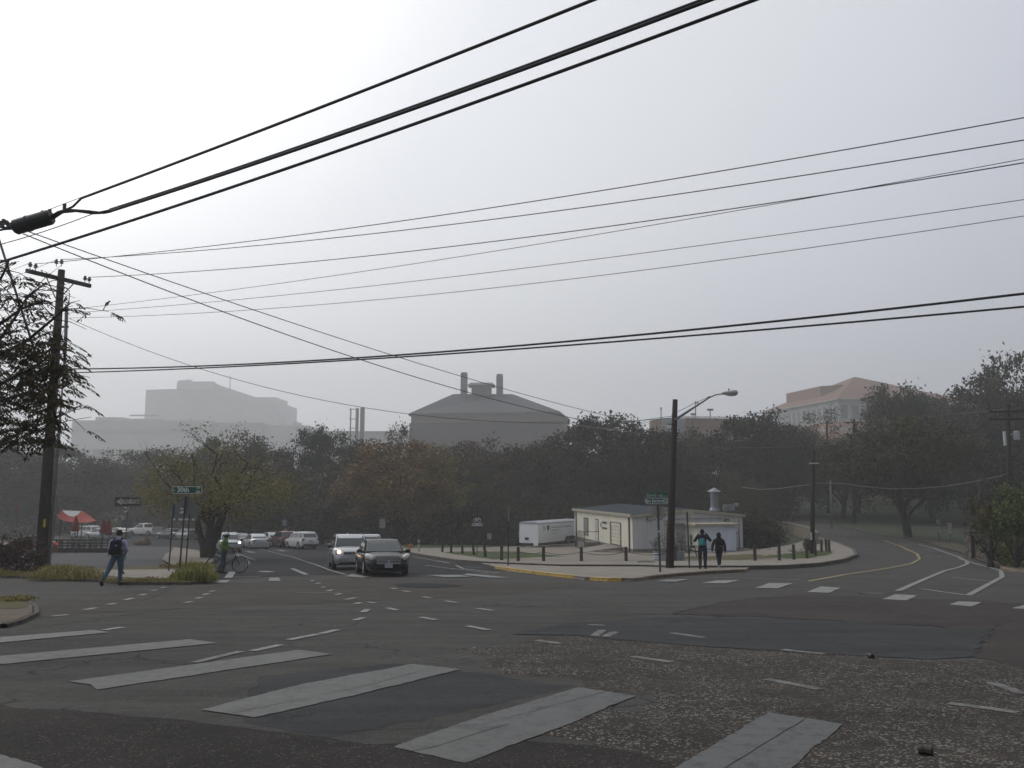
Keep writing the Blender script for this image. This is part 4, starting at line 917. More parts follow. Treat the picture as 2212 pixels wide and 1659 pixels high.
b=B(); b.prism([(1.05,zT-.72),(1.05,zT-.14),(1.2,zT-.14),(1.2,zT-.2),(1.12,zT-.2),(1.12,zT-.66),(1.2,zT-.66),(1.2,zT-.72)],'Y',-.01,-.002); b.prism([(1.28,zT-.6),(1.28,zT-.26),(1.42,zT-.26),(1.42,zT-.6)],'Y',-.01,-.002); b.build('emblem',LET,e)
text('American Society of Civil Engineers',.27,LET,e,(2.45,-.006,zT-.38),'lettering',align='LEFT',depth=.001,width=1.12)
text('Student Chapter',.20,LET,e,(2.6,-.006,zT-.68),'lettering',align='LEFT',depth=.001,width=1.1)
text('University of Texas',.15,LET,e,(2.5,-.006,zT-1.0),'lettering',align='LEFT',depth=.001,width=1.1)
# ---------------------------------------------------------------- wooden poles
WOOD=M('pole_wood',(.055,.047,.042),.95,scale=3,c2=(.035,.03,.028),bump=.6,bscale=15)
WOODB=M('pole_wood_brown',(.055,.043,.038),.95,scale=3,c2=(.05,.037,.033),bump=.6,bscale=15)
STEEL=M('steel_dark',(.07,.07,.072),.5,.5); INS=M('insulator',(.05,.045,.045),.3); GAL=M('galv_grey',(.22,.225,.23),.5,.4)
g=gp(88,1227,HL); PY=g.y; topw=at(133,583,PY-.2)
e=empty('utility_pole',g,0,'tall wooden utility pole with a crossarm at the left, before the shade canopy','utility pole')
lo=lambda p: Vector(p)-Vector(e.location)
b=B(); b.tube([lo(g)-Vector((0,0,.4)),lo(g.lerp(topw,.5)),lo(topw)],[.29,.235,.165],14); b.build('pole',WOOD,e,smooth=True)
A0=at(62,587,PY*.965); A1=at(200,620,PY*1.038); ad=(A1-A0); L_=ad.length
b=B(); b.box(lo((A0+A1)/2+Vector((0,-.22,0))),(L_,.14,.2),m=Matrix.Rotation(math.atan2(ad.y,ad.x),3,'Z')@Matrix.Rotation(-math.asin(ad.z/L_),3,'Y')); ca=b.build('crossarm',WOOD,e)
b=B(); mid=g.lerp(topw,.905); b.tube([lo(A0.lerp(A1,.3)+Vector((0,-.2,-.1))),lo(mid+Vector((-.1,-.2,-.1)))],.03,5); b.tube([lo(A0.lerp(A1,.72)+Vector((0,-.2,-.1))),lo(mid+Vector((.12,-.2,-.1)))],.03,5); b.build('brace',STEEL,e)
tops=[]
for pt,s in ((A0.lerp(A1,.05),-1),(A0.lerp(A1,.13),1),(topw+Vector((-.12,-.1,.0)),0),(topw+Vector((.14,-.1,.0)),0),(A0.lerp(A1,.9),0),(A0.lerp(A1,.97),0)):
    b=B(); c=lo(pt+Vector((0,-.2,.1))); b.lathe(c,[(.02,0),(.02,.14),(.11,.16),(.05,.22),(.12,.24),(.06,.32),(.05,.38)],8); b.build('insulator',INS,e); tops.append(pt+Vector((0,-.2,.46)))
b=B(); P=[at(144,664,PY-.3),at(141,760,PY-.3),at(126,950,PY-.3),gp(105,1226,HL)]; b.tube([lo(P[0])+Vector((-.1,0,-.12)),lo(P[0])]+[lo(p) for p in P[1:]],.085,8); b.build('riser_pipe',GAL,e)
b=B(); pa=at(127,797,PY-.25); b.box(lo(pa),(.9,.1,.14)); b.box(lo(at(137,706,PY-.3)),(.5,.08,.1)); b.build('bracket',STEEL,e)
b=B(); b.box(lo(at(96,1130,PY-.36)),(.1,.04,.4)); b.build('pole_tag',M('tag_yellow',(.5,.4,.05),.6),e)
# ---------------------------------------------------------------- wires
CAB=M('cable_black',(.012,.013,.016),.45); CABG=M('cable_grey',(.08,.085,.09),.5)
def wire_pts(a,b,pm,n=40):
    a,b=Vector(a),Vector(b)
    def pts(s): return [a.lerp(b,i/n)-Vector((0,0,s*4*(i/n)*(1-i/n))) for i in range(n+1)]
    def err(s):
        pr=[proj(p) for p in pts(s) if p.y>.5]
        for (u0,v0),(u1,v1) in zip(pr[:-1],pr[1:]):
            if (u0-pm[0])*(u1-pm[0])<=0 and u0!=u1: return v0+(v1-v0)*(pm[0]-u0)/(u1-u0)-pm[1]
        return 0
    if pm is None: return pts(0.05)
    lo_,hi=-2.,8.
    for _ in range(40):
        m=(lo_+hi)/2
        if err(m)<0: lo_=m
        else: hi=m
    return pts((lo_+hi)/2)
def wire(p0,p1,pm,r,label,mat=CAB,name='power_line',group=None,sides=6,cat='cable'):
    a=at(*p0) if len(p0)==3 and not isinstance(p0,Vector) else p0; c=at(*p1) if not isinstance(p1,Vector) else p1
    P=wire_pts(a,c,pm); b=B(); b.tube(P,r,sides); o=b.build(name,mat,smooth=True); tag(o,label,cat,group); return P
GW='power lines running from the left pole to the upper right'
y6=21.
wire(tops[1],(2400,219.5,y6),(1106,442),.017,'highest thin wire from the left pole crossarm to the upper right',group=GW,mat=CABG)
wire(tops[3],(2400,271,y6),(1106,468.5),.017,'second highest thin wire, fixed at the very top of the left pole',group=GW,mat=CABG)
wire(tops[5],(2400,320,y6),(1106,516.5),.017,'third thin wire, from the right tip of the crossarm',group=GW,mat=CABG)
wire((135,670,PY),(2400,308,y6),(1106,536.5),.011,'thin steep wire that carries the perched bird and crosses the third wire',group=GW,mat=CABG)
wire((138,677,PY),(2400,403,y6),(1106,582.5),.011,'fifth thin wire down from the top at the left pole',group=GW,mat=CABG)
wire((140,687,PY),(2400,437,y6),(1106,617.5),.011,'lowest of the six thin wires from the left pole',group=GW,mat=CABG)
wire((118,797,PY),(2400,612,20),(1531,708.7),.036,'upper of the two thick black cables sagging over the junction',group='thick cables across the junction',name='telephone_cable')
wire((118,806,PY),(2400,645,20),(1690,708.7),.030,'lower of the two thick black cables sagging over the junction',group='thick cables across the junction',name='telephone_cable')
wire((52,497,18),at(1345,906,PY),(850,768),.012,'thin diagonal wire crossing from upper left towards the far street lamp',mat=CABG)
wire((50,505,18),(1450,938,PY*.9),(950,830),.013,'lower diagonal wire crossing from upper left to the street lamp pole',mat=CABG)
wire((150,688,PY),(1450,903,PY*.9),(560,833),.014,'slack wire hanging from the left pole to the street lamp pole',mat=CABG)
for a_,b_,lb in (((-40,603,PY-6),tops[0],'short wire leaving the crossarm left end to the left edge'),((-40,622,PY-6),tops[2],'short wire leaving the pole top to the left edge'),((-40,662,PY-6),(150,612,PY),'short wire leaving the crossarm middle to the left edge'),((-40,700,PY-8),(128,680,PY),'short low wire leaving the left pole among the leaves')): wire(a_,b_,None,.011,lb,mat=CABG,group='wires leaving the left pole to the left')
# near thick bundle with splice case
GB='thick near cables rising to the top of the frame'
NY0,NY1=15.,9.5
wire((176,428,NY0),(1500,-88,NY1),(1037,97),.024,'uppermost thick cable, single, rising from the black splice case',name='telephone_cable',group=GB,sides=8)
def bend(name,pts,r,label,parent=None,mat=CAB,grp=None,cat='cable'):
    b=B(); b.tube(pts,r,8); o=b.build(name,mat,parent,smooth=True)
    if parent is None: tag(o,label,cat,grp)
    return o
P=wire((238,453,NY0),(1800,-108,NY1),(1050,174),.027,'middle thick cable of the near bundle, upper strand',name='telephone_cable',group=GB,sides=8)
wire((236,457,NY0),(1800,-101,NY1-.02),(1050,179),.026,'middle thick cable of the near bundle, lower strand',name='telephone_cable',group=GB,sides=8)
wire((-120,603,NY0+1.5),(1900,-102,NY1),(1160,173),.026,'lowest of the thick near cables, passing under the splice case',name='telephone_cable',group=GB,sides=8)
wire((-60,543,NY0),(200,462,NY0),None,.008,'thin strand wire just below the splice case',mat=CAB)
e=empty('splice_case',at(70,479,NY0),0,'black cylindrical cable splice case hanging from the near cables','splice case')
lo=lambda p: Vector(p)-Vector(e.location)
a,c=lo(at(30,492,NY0)),lo(at(112,468,NY0)); dv=(c-a)
b=B(); b.tube([a,a+dv*.05,a+dv*.35,a+dv*.36,a+dv*.40,a+dv*.41,a+dv*.92,a+dv],[.11,.145,.145,.155,.155,.145,.145,.12],14); b.build('case',M('case_black',(.02,.022,.02),.5,bump=.3),e,smooth=False)
for u,v in ((103,452),(125,445),(140,444)):
    pass
b=B()
for u,v,u2,v2 in ((108,466,107,452),(141,452,138,440),(40,480,38,474),(92,462,92,455)): b.box((lo(at(u,v,NY0))+lo(at(u2,v2,NY0)))/2,(.05,.04,(v-v2)/1800*NY0*1.05))
b.build('hanger',STEEL,e)
bend('strand',[lo(at(-60,510,NY0)),lo(at(30,479,NY0)),lo(at(100,455,NY0)),lo(at(176,426,NY0))],.006,None,e)
for k,pp in enumerate([[(110,468),(125,458),(145,452),(158,446),(176,428)],[(110,470),(130,458),(150,453),(190,456),(215,459),(238,454)],[(112,474),(135,459),(165,456),(200,461),(225,460),(240,457)],[(34,490),(15,492),(-10,489),(-60,498)],[(34,494),(10,495),(-60,510)]]):
    bend('cable_tail',[lo(at(u,v,NY0)) for u,v in pp],.021,None,e)
b=B(); 
for u,v in ((2,482),(8,478),(14,481),(5,488),(18,485)): b.box(lo(at(u,v,NY0)),(.05,.05,.08))
b.build('clamp',STEEL,e)
# guy wire in front of the pecan
bend('guy_wire',[at(-14,480,14),at(0,525,14),at(88,800,14.5),at(150,1000,15)],.022,'dark guy wire running steeply down through the pecan leaves','',mat=CAB,cat='guy wire') if False else None
b=B(); b.tube([at(-14,480,15.5),at(88,800,15.5),at(128,925,15.6)],.022,8); tag(b.build('guy_wire',CAB,smooth=True),'dark straight guy wire slanting down through the pecan leaves','guy wire')
# bird on the wire
bp=at(231,657,PY); e=empty('bird',bp,.5,'dark long tailed bird perched on a thin wire right of the pole','bird')
b=B(); b.ell((0,0,.02),(.075,.07,.13),10,8,Matrix.Rotation(rad(35),3,'Y')); b.ell((.10,0,.15),(.05,.045,.05),8,6); b.tube([(.14,0,.15),(.2,0,.13)],[.015,.003],5); b.tube([(-.05,0,-.06),(-.11,0,-.2),(-.15,0,-.34)],[.035,.022,.03],6)
b.tube([(.02,.02,-.06),(.02,.02,-.12)],.006,4); b.build('body',M('bird_black',(.015,.015,.018),.5),e,smooth=True)
# ---------------------------------------------------------------- street lamp
g=gp(1446,1227,HA); e=empty('street_lamp',g,0,'brown wooden street lamp pole with a long curved arm beside the corner','street lamp'); LY=g.y
lo=lambda p: Vector(p)-Vector(e.location); tp=at(1458.5,863,LY)
b=B(); b.tube([(0,0,-.3),lo(Vector(g).lerp(tp,.5)),lo(tp)],[.20,.165,.125],14); b.build('pole',WOODB,e,smooth=True)
z4=lambda x,y: at(1382.5+.1016*x,829.5+.1016*y,LY-.15)
b=B(); b.tube([lo(z4(735,770)),lo(z4(900,660)),lo(z4(1240,440)),lo(z4(1480,285)),lo(z4(1600,235)),lo(z4(1680,217)),lo(z4(1760,212))],[.06,.065,.045,.035,.032,.03,.03],8); b.build('arm',GAL,e,smooth=True)
b=B(); b.tube([lo(z4(770,605)),lo(z4(1210,385)),lo(z4(1470,275))],.012,5); b.tube([lo(z4(1215,380)),lo(z4(1245,440))],.03,5); b.box(lo(z4(1468,280)),(.12,.06,.08)); b.build('tie_rod',STEEL,e)
c=lo(z4(1905,205)); b=B(); hl=.35; prof=[(-.40,.03),(-.3,.08),(-.05,.11),(.2,.15),(.36,.12),(.42,.03)]
b.tube([c+Vector((px_,0,.02+.07*max(0,px_+.1))) for px_,_ in prof],[r_ for _,r_ in prof],12); lh=b.build('lamp_head',M('lamp_grey',(.42,.43,.44),.4),e,smooth=True)
b=B(); b.ell(c+Vector((.08,0,-.07)),(.26,.11,.06),12,6); b.build('lens',M('lamp_lens',(.55,.55,.5),.2),lh,smooth=True)
b=B(); b.cyl(c+Vector((-.03,0,.2)),.035,.09,8); b.build('photocell',BLK,lh)
b=B(); b.cyl(lo(z4(690,670))+Vector((0,-.1,0)),.06,.1,8,'Y'); b.box(lo(z4(660,855)),(.35,.05,.05)); b.box(lo(z4(790,1055)),(.1,.1,.12)); b.build('bracket',STEEL,e)
z4b=lambda x,y,yy: at(1382.5+.1016*x,829.5+.1016*y,yy)
b=B(); b.tube([z4b(690,690,LY),z4b(560,700,LY+.5),z4b(380,720,LY+3),z4b(0,775,LY+12),at(1340,914,LY+25),at(1240,905,LY+30)],.016,5); tag(b.build('service_cable',CABG,smooth=True),'service cable leaving the street lamp pole towards the far lamp','cable')
b=B(); b.tube([z4b(690,980,LY),z4b(300,870,LY+10),z4b(80,790,LY+25)],.022,5); tag(b.build('service_cable',CABG,smooth=True),'doubled cable slanting from mid pole up to the left, behind the lamp pole','cable')
b=B(); b.tube([at(1240,918,70),at(1340,930,60),at(1460,946,LY+.3),at(1560,968,60),at(1700,966,80),at(1900,955,85),at(2177,933,70)],.02,5); tag(b.build('service_cable',CABG,smooth=True),'faint cable across the hillside trees right of the street lamp','cable')
# far cobra lamp among the trees
g=gp(1375,1170); p=at(1366,914,95); e=empty('street_lamp',(p.x,95,hgt(p.x,95)),0,'small distant street lamp above the trees, left of the wooden lamp pole','street lamp')
lo=lambda p: Vector(p)-Vector(e.location)
b=B(); b.tube([(0,0,0),lo(p)],.07,8); b.build('pole',WOOD,e); b=B(); b.tube([lo(p),lo(at(1358,911,95))],.05,5); b.build('arm',GAL,e); b=B(); b.ell(lo(at(1352,910,95)),(.55,.2,.16)); b.build('lamp_head',M('lamp_grey2',(.5,.5,.5),.4),e,smooth=True)
# ---------------------------------------------------------------- right hand poles
def rpole(ub,vb,ut,vt,r0,r1,label,mat=WOOD,off=0.,y=None):
    g=gp(ub,vb,off) if y is None else Vector((X(ub,y),y,hgt(X(ub,y),y)))
    e=empty('utility_pole',g,0,label,'utility pole'); tp=at(ut,vt,g.y)
    b=B(); b.tube([(0,0,-.3),tp-Vector(e.location)],[r0,r1],10); b.build('pole',mat,e,smooth=True); return e,g.y,(lambda p:Vector(p)-Vector(e.location))
e,ya,lo=rpole(1754,1196,1757,973,.17,.12,'grey wooden pole beside the bridge wall at the road bend',off=HB)
b=B(); b.tube([lo(at(1748,1001,ya-.15)),lo(at(1768,1001,ya-.15))],.05,6); b.build('lamp_arm',M('white_arm',(.6,.6,.58),.5),e); b=B(); b.box(lo(at(1752,1158,ya-.2)),(.12,.05,.5)); b.build('pole_marker',M('white_marker',(.6,.6,.6),.5),e)
e,yb,lo=rpole(1797,1143,1793,1019,.09,.07,'thin short pole just right of the grey pole at the bend',mat=GAL)
e,yc,lo=rpole(1789,1108,1786,909,.2,.14,'distant wooden pole with a small crossarm before the hillside trees')
b=B(); b.box(lo(at(1786,914,yc-.3)),(1.9,.12,.12)); b.build('crossarm',WOOD,e)
e,yd,lo=rpole(1846,1128,1845,905,.22,.15,'wooden pole carrying two grey transformers among dark trees')
b=B(); b.box(lo(at(1845,913,yd-.3)),(2.6,.12,.14)); b.build('crossarm',WOOD,e)
TRF=M('transformer_grey',(.48,.51,.53),.4)
for u in (1835,1854):
    b=B(); c=lo(at(u,953.6,yd-.5)); b.lathe(c,[(.27,-.48),(.3,-.45),(.3,.38),(.2,.46)],14); t_=b.build('transformer',TRF,e,smooth=False)
    b=B()
    for dx_ in (-.34,-.2,.2,.34): b=B(); b.box(c+Vector((dx_,-.05,-.05)),(.04,.3,.7)); b.build('cooling_fin',TRF,t_)
    b=B(); b.tube([c+Vector((-.1,0,.46)),c+Vector((-.1,0,.7))],.04,6); b.tube([c+Vector((.1,0,.46)),c+Vector((.1,0,.7))],.04,6); b.build('bushing',INS,t_)
b=B(); b.tube([at(1820,916,yd),at(1786,911,yc),at(1740,913,100)],.02,4); tag(b.build('power_line',CABG),'short line between the transformer pole and the pole behind it','cable')
b=B(); b.tube([at(1845,910,yd),at(1960,904,yd*.88),at(2075,894,yd*.76),at(2177,884,62)],.018,4); tag(b.build('power_line',CABG),'faint line from the transformer pole to the right hand pole','cable')
e,ye,lo=rpole(2183,1199,2177,872,.2,.14,'wooden pole with a white transformer at the right, over the stone wall',off=0)
for v in (889,906):
    b=B(); b.box(lo(at(2177,v,ye-.3)),(2.7,.12,.13)); b.build('crossarm',WOOD,e)
b=B(); b.tube([lo(at(2155,889,ye-.3)),lo(at(2177,902,ye-.3)),lo(at(2200,889,ye-.3))],.03,4); b.build('brace',STEEL,e)
c=lo(at(2196,941,ye-.1)); b=B(); b.lathe(c,[(.2,-.3),(.21,.26),(.12,.34)],12); b.tube([c+Vector((-.5,0,.1)),c],.04,5); b.build('transformer',TRF,e)
c=lo(at(2170.5,947,ye-.4)); b=B(); b.lathe(c,[(.1,-.5),(.1,-.2),(.12,-.18),(.1,-.1),(.1,.2),(.12,.22),(.1,.3),(.1,.5)],10); b.build('cable_terminal',M('term_white',(.6,.62,.63),.4),e)
e,yf,lo=rpole(2128,1194,2116,1031,.17,.12,'short leaning wooden pole beside the end of the stone wall')
b=B(); b.ell(lo(at(2122,1168,yf-.3)),(.1,.1,.16)); b.build('lamp_globe',M('globe',(.6,.6,.6),.3),e)
CW=M('cable_white',(.30,.30,.31),.5)
P=[(2173,1024,ye),(2157,1029,ye+.5),(2100,1041,ye+1),(2041,1050.5,ye+2),(1980,1055.5,ye+3),(1917,1056,ye+4),(1860,1050,ye+5),(1820,1044.5,ye+5),(1762,1043.5,ya)]
b=B(); b.tube([at(*p) for p in P],.022,5); tag(b.build('messenger_cable',CW,smooth=True),'pale slack cable sagging in front of the dark trees at the right','cable')
b=B(); b.tube([at(1756,1046,ya),at(1720,1050,ya+4),at(1680,1056,ya+8),at(1640,1057,ya+12),at(1600,1052,ya+16)],.02,5); tag(b.build('messenger_cable',CW,smooth=True),'pale cable continuing left of the grey pole into the trees','cable')
b=B(); b.tube([at(1770,1002,ya),at(1800,1010,ya+8),at(1843,1030,yd)],.02,5); tag(b.build('messenger_cable',CABG,smooth=True),'short grey cable slanting down right from the grey pole top','cable')
# ---------------------------------------------------------------- signs, bollards, street things
SG=M('sign_green',(.005,.10,.065),.45,var=.1); SW=M('sign_white',(.72,.75,.72),.5,var=.1); SB=M('sign_black',(.018,.018,.02),.5,var=.1)
ALU=M('sign_back',(.36,.345,.28),.55,.2,var=.2); ALD=M('sign_back_dull',(.17,.18,.185),.55,.2,var=.2); POST=M('post_green',(.065,.075,.075),.6); POSTB=M('post_brown',(.07,.055,.05),.7); STK=M('sticker_white',(.65,.65,.65),.5)
def plate(parent,name,mat,cx,cz,w,h,y=0.,t=.006,rc=.03,rz=0.):
    b=B(); q=[]; 
    for sx,sz,a0 in ((1,-1,270),(1,1,0),(-1,1,90),(-1,-1,180)):
        for k in range(4):
            a=rad(a0+30*k); q.append((sx*(w/2-rc)+rc*math.cos(a),sz*(h/2-rc)+rc*math.sin(a)))
    b.prism(q,'Y',-t/2,t/2); o=b.build(name,mat,parent); o.location=(cx,y,cz); o.rotation_euler=(0,0,rz); return o
def post(parent,h,r,mat,lean=(0,0)):
    b=B(); b.tube([(0,0,-.3),(lean[0],lean[1],h)],r,8); return b.build('post',mat,parent)
def framed(parent,name,cx,cz,w,h,rz,y,bordermat=SW,fill=SG,bw=.022):
    p=plate(parent,name,bordermat,cx,cz,w,h,y,.006,.04,rz); f=plate(p,'panel',fill,0,0,w-2*bw,h-2*bw,-.005,.004,.03); return p
# 30th street sign
g=gp(386,1242,HL); y=g.y; zt=lambda u,v: at(u,v,y).z-g.z; S=y/K
e=empty('street_name_sign',g,0,'green street name sign reading E 30th ST above back turned stop sign','street sign')
post(e,zt(390,1072),.038,POST,((393-386)*S,0))
p=framed(e,'name_plate',(396.5-386)*S,(zt(396,1052)+zt(396,1065))/2,62*S*1.02,15*S*1.03,0,-.03)
text('30th',.27,SW,p,(-9*S,-.012,0),bold=.006); text('E',.10,SW,p,(-27*S,-.012,-.02)); text('ST',.12,SW,p,(24*S,-.012,.075),bold=.003); text('300',.12,SW,p,(23*S,-.012,-.075),bold=.003)
b=B(); b.box(((394-386)*S,0,zt(390,1069.5)),(.1,.06,.12)); b.build('bracket',GAL,e)
def octo(parent,name,mat,cx,cz,w,y,t=.006):
    b=B(); r=w/2/math.cos(rad(22.5)); b.prism([(r*math.cos(rad(22.5+45*k)),r*math.sin(rad(22.5+45*k))) for k in range(8)],'Y',-t/2,t/2); o=b.build(name,mat,parent); o.location=(cx,y,cz); return o
octo(e,'stop_plate',ALD,(395-386)*S,(zt(395,1078)+zt(395,1110))/2,36*S,.05)
b=B(); 
for u,v,w,h in ((386,1099,7,4),(389,1106,4,5),(385,1107,4,5)): b.box(((u-386)*S,-.02,zt(u,v)),(w*S,.01,h*S))
b.build('sticker',STK,e)
# wide sign seen from behind
g=gp(364,1233,HL); y=g.y; S=y/K; zt=lambda u,v: at(u,v,y).z-g.z
e=empty('rear_facing_sign',g,0,'wide rectangular sign seen from its back on two posts behind the stop sign','road sign')
for du in (0,36): 
    b=B(); b.tube([(du*S,0,-.2),((du+4)*S,0,zt(364,1089))],.032,6); b.build('post',POSTB if du else POST,e)
plate(e,'plate',ALD,28*S,(zt(364,1089)+zt(364,1125))/2,57*S,35*S,.02)
b=B()
for u,w in ((371,5),(388,16),(401,9),(412,5)): b.box(((u-364)*S,-.01,zt(364,1122)),(w*S,.01,4*S))
b.build('sticker',STK,e)
# one way sign
g=gp(280,1195); g=Vector((X(279,58),58,hgt(X(279,58),58)+.02)); y=58.; S=y/K; zt=lambda u,v: at(u,v,y).z-g.z
e=empty('one_way_sign',g,0,'black and white ONE WAY arrow sign pointing left','road sign')
post(e,zt(278,1072),.035,POSTB,(-1*S,0))
p=plate(e,'plate',SB,0,(zt(279,1074)+zt(279,1093))/2,55*S,19*S,-.04,rz=rad(4)); w,h=55*S,19*S
b=B(); b.prism([(-w*.45,0),(-w*.24,h*.38),(-w*.24,h*.22),(w*.45,h*.22),(w*.45,-h*.22),(-w*.24,-h*.22),(-w*.24,-h*.38)],'Y',-.008,-.004); ar=b.build('arrow',M('sign_grey_white',(.5,.51,.51),.5),p)
text('ONE WAY',h*.44,SB,ar,(.1*w,-.011,0),bold=.004,width=1.12)
plate(e,'small_plate',ALD,-.0,zt(279,1131),23*S,18*S,-.03)
b=B(); b.tube([(-8*S,-.03,zt(279,1097)),(2*S,-.03,zt(279,1097)),(0,-.03,zt(279,1103)),(-7*S,-.03,zt(279,1106))],.03,5); b.build('graffiti_mark',STK,e)
# Speedway / San Jacinto
g=gp(1426.5,1235.5,HA); y=g.y; S=y/K; zt=lambda u,v: at(u,v,y).z-g.z
e=empty('street_name_sign',g,0,'green street name signs reading Speedway and San Jacinto above a back turned stop sign','street sign')
post(e,zt(1424,1063),.045,POST,(-3*S,0))
p=framed(e,'name_plate',(1423.5-1426.5)*S,(zt(1423,1064)+zt(1423,1075.5))/2,41*S,12.5*S,-rad(4),-.02,bordermat=M('border_dull',(.06,.16,.12),.5))
text('Speedway',.19,M('letter_dull',(.38,.5,.46),.5),p,(-6*S,-.012,0),bold=.003,width=.92); text('3000',.085,M('letter_dull',(.38,.5,.46),.5),p,(15*S,-.012,-.04))
p=framed(e,'name_plate',(1422-1426.5)*S,(zt(1422,1075.5)+zt(1422,1088.5))/2,46.5*S,13.2*S,0,-.05)
text('San Jacinto',.20,SW,p,(-5.5*S,-.012,0),bold=.003,width=.98); text('BLVD',.08,SW,p,(18*S,-.012,.05),bold=.002); text('2900',.08,SW,p,(18*S,-.012,-.05),bold=.002)
octo(e,'stop_plate',ALU,(1424-1426.5)*S,(zt(1424,1092)+zt(1424,1125))/2,31*S,.05)
b=B()
for u,v,w,h in ((1418,1118,4,3),(1421,1122,3,7),(1428.5,1118,4,4),(1424.5,1148,3,5)): b.box(((u-1426.5)*S,.03 if v<1130 else -.05,zt(u,v)),(w*S,.012,h*S))
b.build('sticker',STK,e)
# yield sign back
g=gp(1489.5,1227,HA); y=g.y; S=y/K; zt=lambda u,v: at(u,v,y).z-g.z
e=empty('yield_sign',g,0,'pale yield sign seen from behind on a thin post near the two walkers','road sign')
post(e,zt(1488,1106),.035,POST,(-2*S,0)); b=B(); w=23*S; b.prism([(-w/2,zt(1488,1101.5)),(w/2,zt(1488,1101.5)),(.03,zt(1488,1128)),(-.03,zt(1488,1128))],'Y',.035,.042); o=b.build('plate',M('sign_back_pale',(.55,.52,.42),.55),e)
# small signs
def smallsign(u,vb,vt,plates,label,off=0.,y=None,pm=POST,name='parking_sign'):
    g=gp(u,vb,off) if y is None else Vector((X(u,y),y,hgt(X(u,y),y)+off)); S=g.y/K; z=lambda v: at(u,v,g.y).z-g.z
    e=empty(name,g,0,label,'road sign'); post(e,z(vt),.03,pm); out=[]
    for du,v0,v1,w,mat in plates: out.append((plate(e,'plate',mat,du*S,(z(v0)+z(v1))/2,w*S,(z(v0)-z(v1)),-.035),S,z))
    return e,out
e,o=smallsign(1030.5,1199,1116,[(0,1114,1129.5,23,SB),(0,1129.8,1136,23,SW)],'black bicycle symbol sign with BIKE LANE plate in the lawn patch',HB,name='bike_lane_sign')
p,S,z=o[0]; b=B()
for cx in (-4.6,4.8):
    b.tube([(cx*S+3.6*S*math.cos(a*math.pi/8),-.01,-1.8*S+3.6*S*math.sin(a*math.pi/8)) for a in range(17)],.022,5)
b.tube([(-4.6*S,-.01,-1.8*S),(-2.4*S,-.01,3*S),(3*S,-.01,3*S),(4.8*S,-.01,-1.8*S)],.02,5); b.tube([(-2.6*S,-.01,3*S),(.4*S,-.01,-1.8*S),(3*S,-.01,3*S)],.02,5); b.tube([(-4.6*S,-.01,-1.8*S),(.4*S,-.01,-1.8*S)],.02,5); b.tube([(3*S,-.01,3*S),(2.6*S,-.01,4.6*S),(4*S,-.01,4.6*S)],.02,5)
b.build('bicycle_symbol',SW,p); text('BIKE LANE',.17,SB,o[1][0],(0,-.01,0),bold=.004)
SIGNG=M('sign_offwhite',(.36,.36,.32),.5)
for u,vb,vt,v1,w,lb,col_ in ((1057,1182,1152,1165,9,'small off white sign behind the paved lot, left of the thin tall pole',HB),(1124.5,1181,1147.5,1161.5,8.5,'small off white sign right beside the trailer nose',HB)):
    e,o=smallsign(u,vb,vt,[(0,vt,v1,w,SIGNG)],lb,col_); p,S,z=o[0]
    text('NO',.2,LET,p,(0,-.01,.16)); text('PARKING',.105,LET,p,(0,-.01,-.05)); text('ANY TIME',.09,LET,p,(0,-.01,-.22))
e,o=smallsign(825,1188,1121,[(0,1120.5,1141,12.5,SIGNG)],'tall white parking rules sign behind the black sedan',.1); p,S,z=o[0]
for k,t_ in enumerate(('2 HR','PARKING','8 - 5','MON-FRI')): text(t_,.2 if k in(0,2) else .13,LET,p,(0,-.01,.42-.28*k),bold=.004)
e,o=smallsign(617,1176,1122,[(0,1122,1136,10,M('sign_bluegrey',(.20,.24,.27),.5)),(3,1142,1148,6,M('sign_yellow',(.35,.25,.06),.5))],'blue grey sign with a small yellow plate above the parked cars',0.,y=93,name='road_sign')
b=B(); p,S,z=o[0]
for dx_,dz_ in ((-2,3),(2,3.5),(0,0),(2.5,-2),(-2,-4)): b.box((dx_*S,-.01,dz_*S),(2.4*S,.01,1.8*S))
b.build('symbol',SIGNG,p)
e,o=smallsign(2029,1170,1123,[(0,1122.5,1132.5,7.5,SIGNG),(0,1138,1150,7.5,SIGNG)],'pair of small white signs one above the other across the right road',.0,name='road_sign')
b=B(); p,S,z=o[0]; b.box((0,-.01,0),(3.5*S,.01,6*S)); b.build('symbol',LET,p); b=B(); p,S,z=o[1]; b.box((0,-.01,0),(2*S,.01,8*S)); b.box((0,-.012,2*S),(5*S,.01,1.5*S)); b.build('symbol',LET,p)
e,o=smallsign(2053.5,1174,1130,[(0,1129.5,1143,9,M('sign_pinkwhite',(.42,.36,.35),.5)),(0,1144,1153,5.5,SIGNG)],'small pale reddish sign right of the paired signs across the road',.0,name='road_sign')
text('NO',.2,M('sign_red_ink',(.3,.05,.04),.5),o[0][0],(0,-.01,.1)); text('PARKING',.1,M('sign_red_ink',(.3,.05,.04),.5),o[0][0],(0,-.01,-.12))
g=Vector((X(42,80),80,hgt(X(42,80),80))); S=80/K; e=empty('yield_sign',g,0,'small red yield sign on a thin post left of the utility pole','road sign'); zq=at(42,1092,80).z-g.z; post(e,zq,.03,POST); b=B(); b.prism([(-4*S,zq),(4*S,zq),(0,zq-9*S)],'Y',-.05,-.04); b.build('plate',M('sign_red',(.25,.02,.02),.5),e)
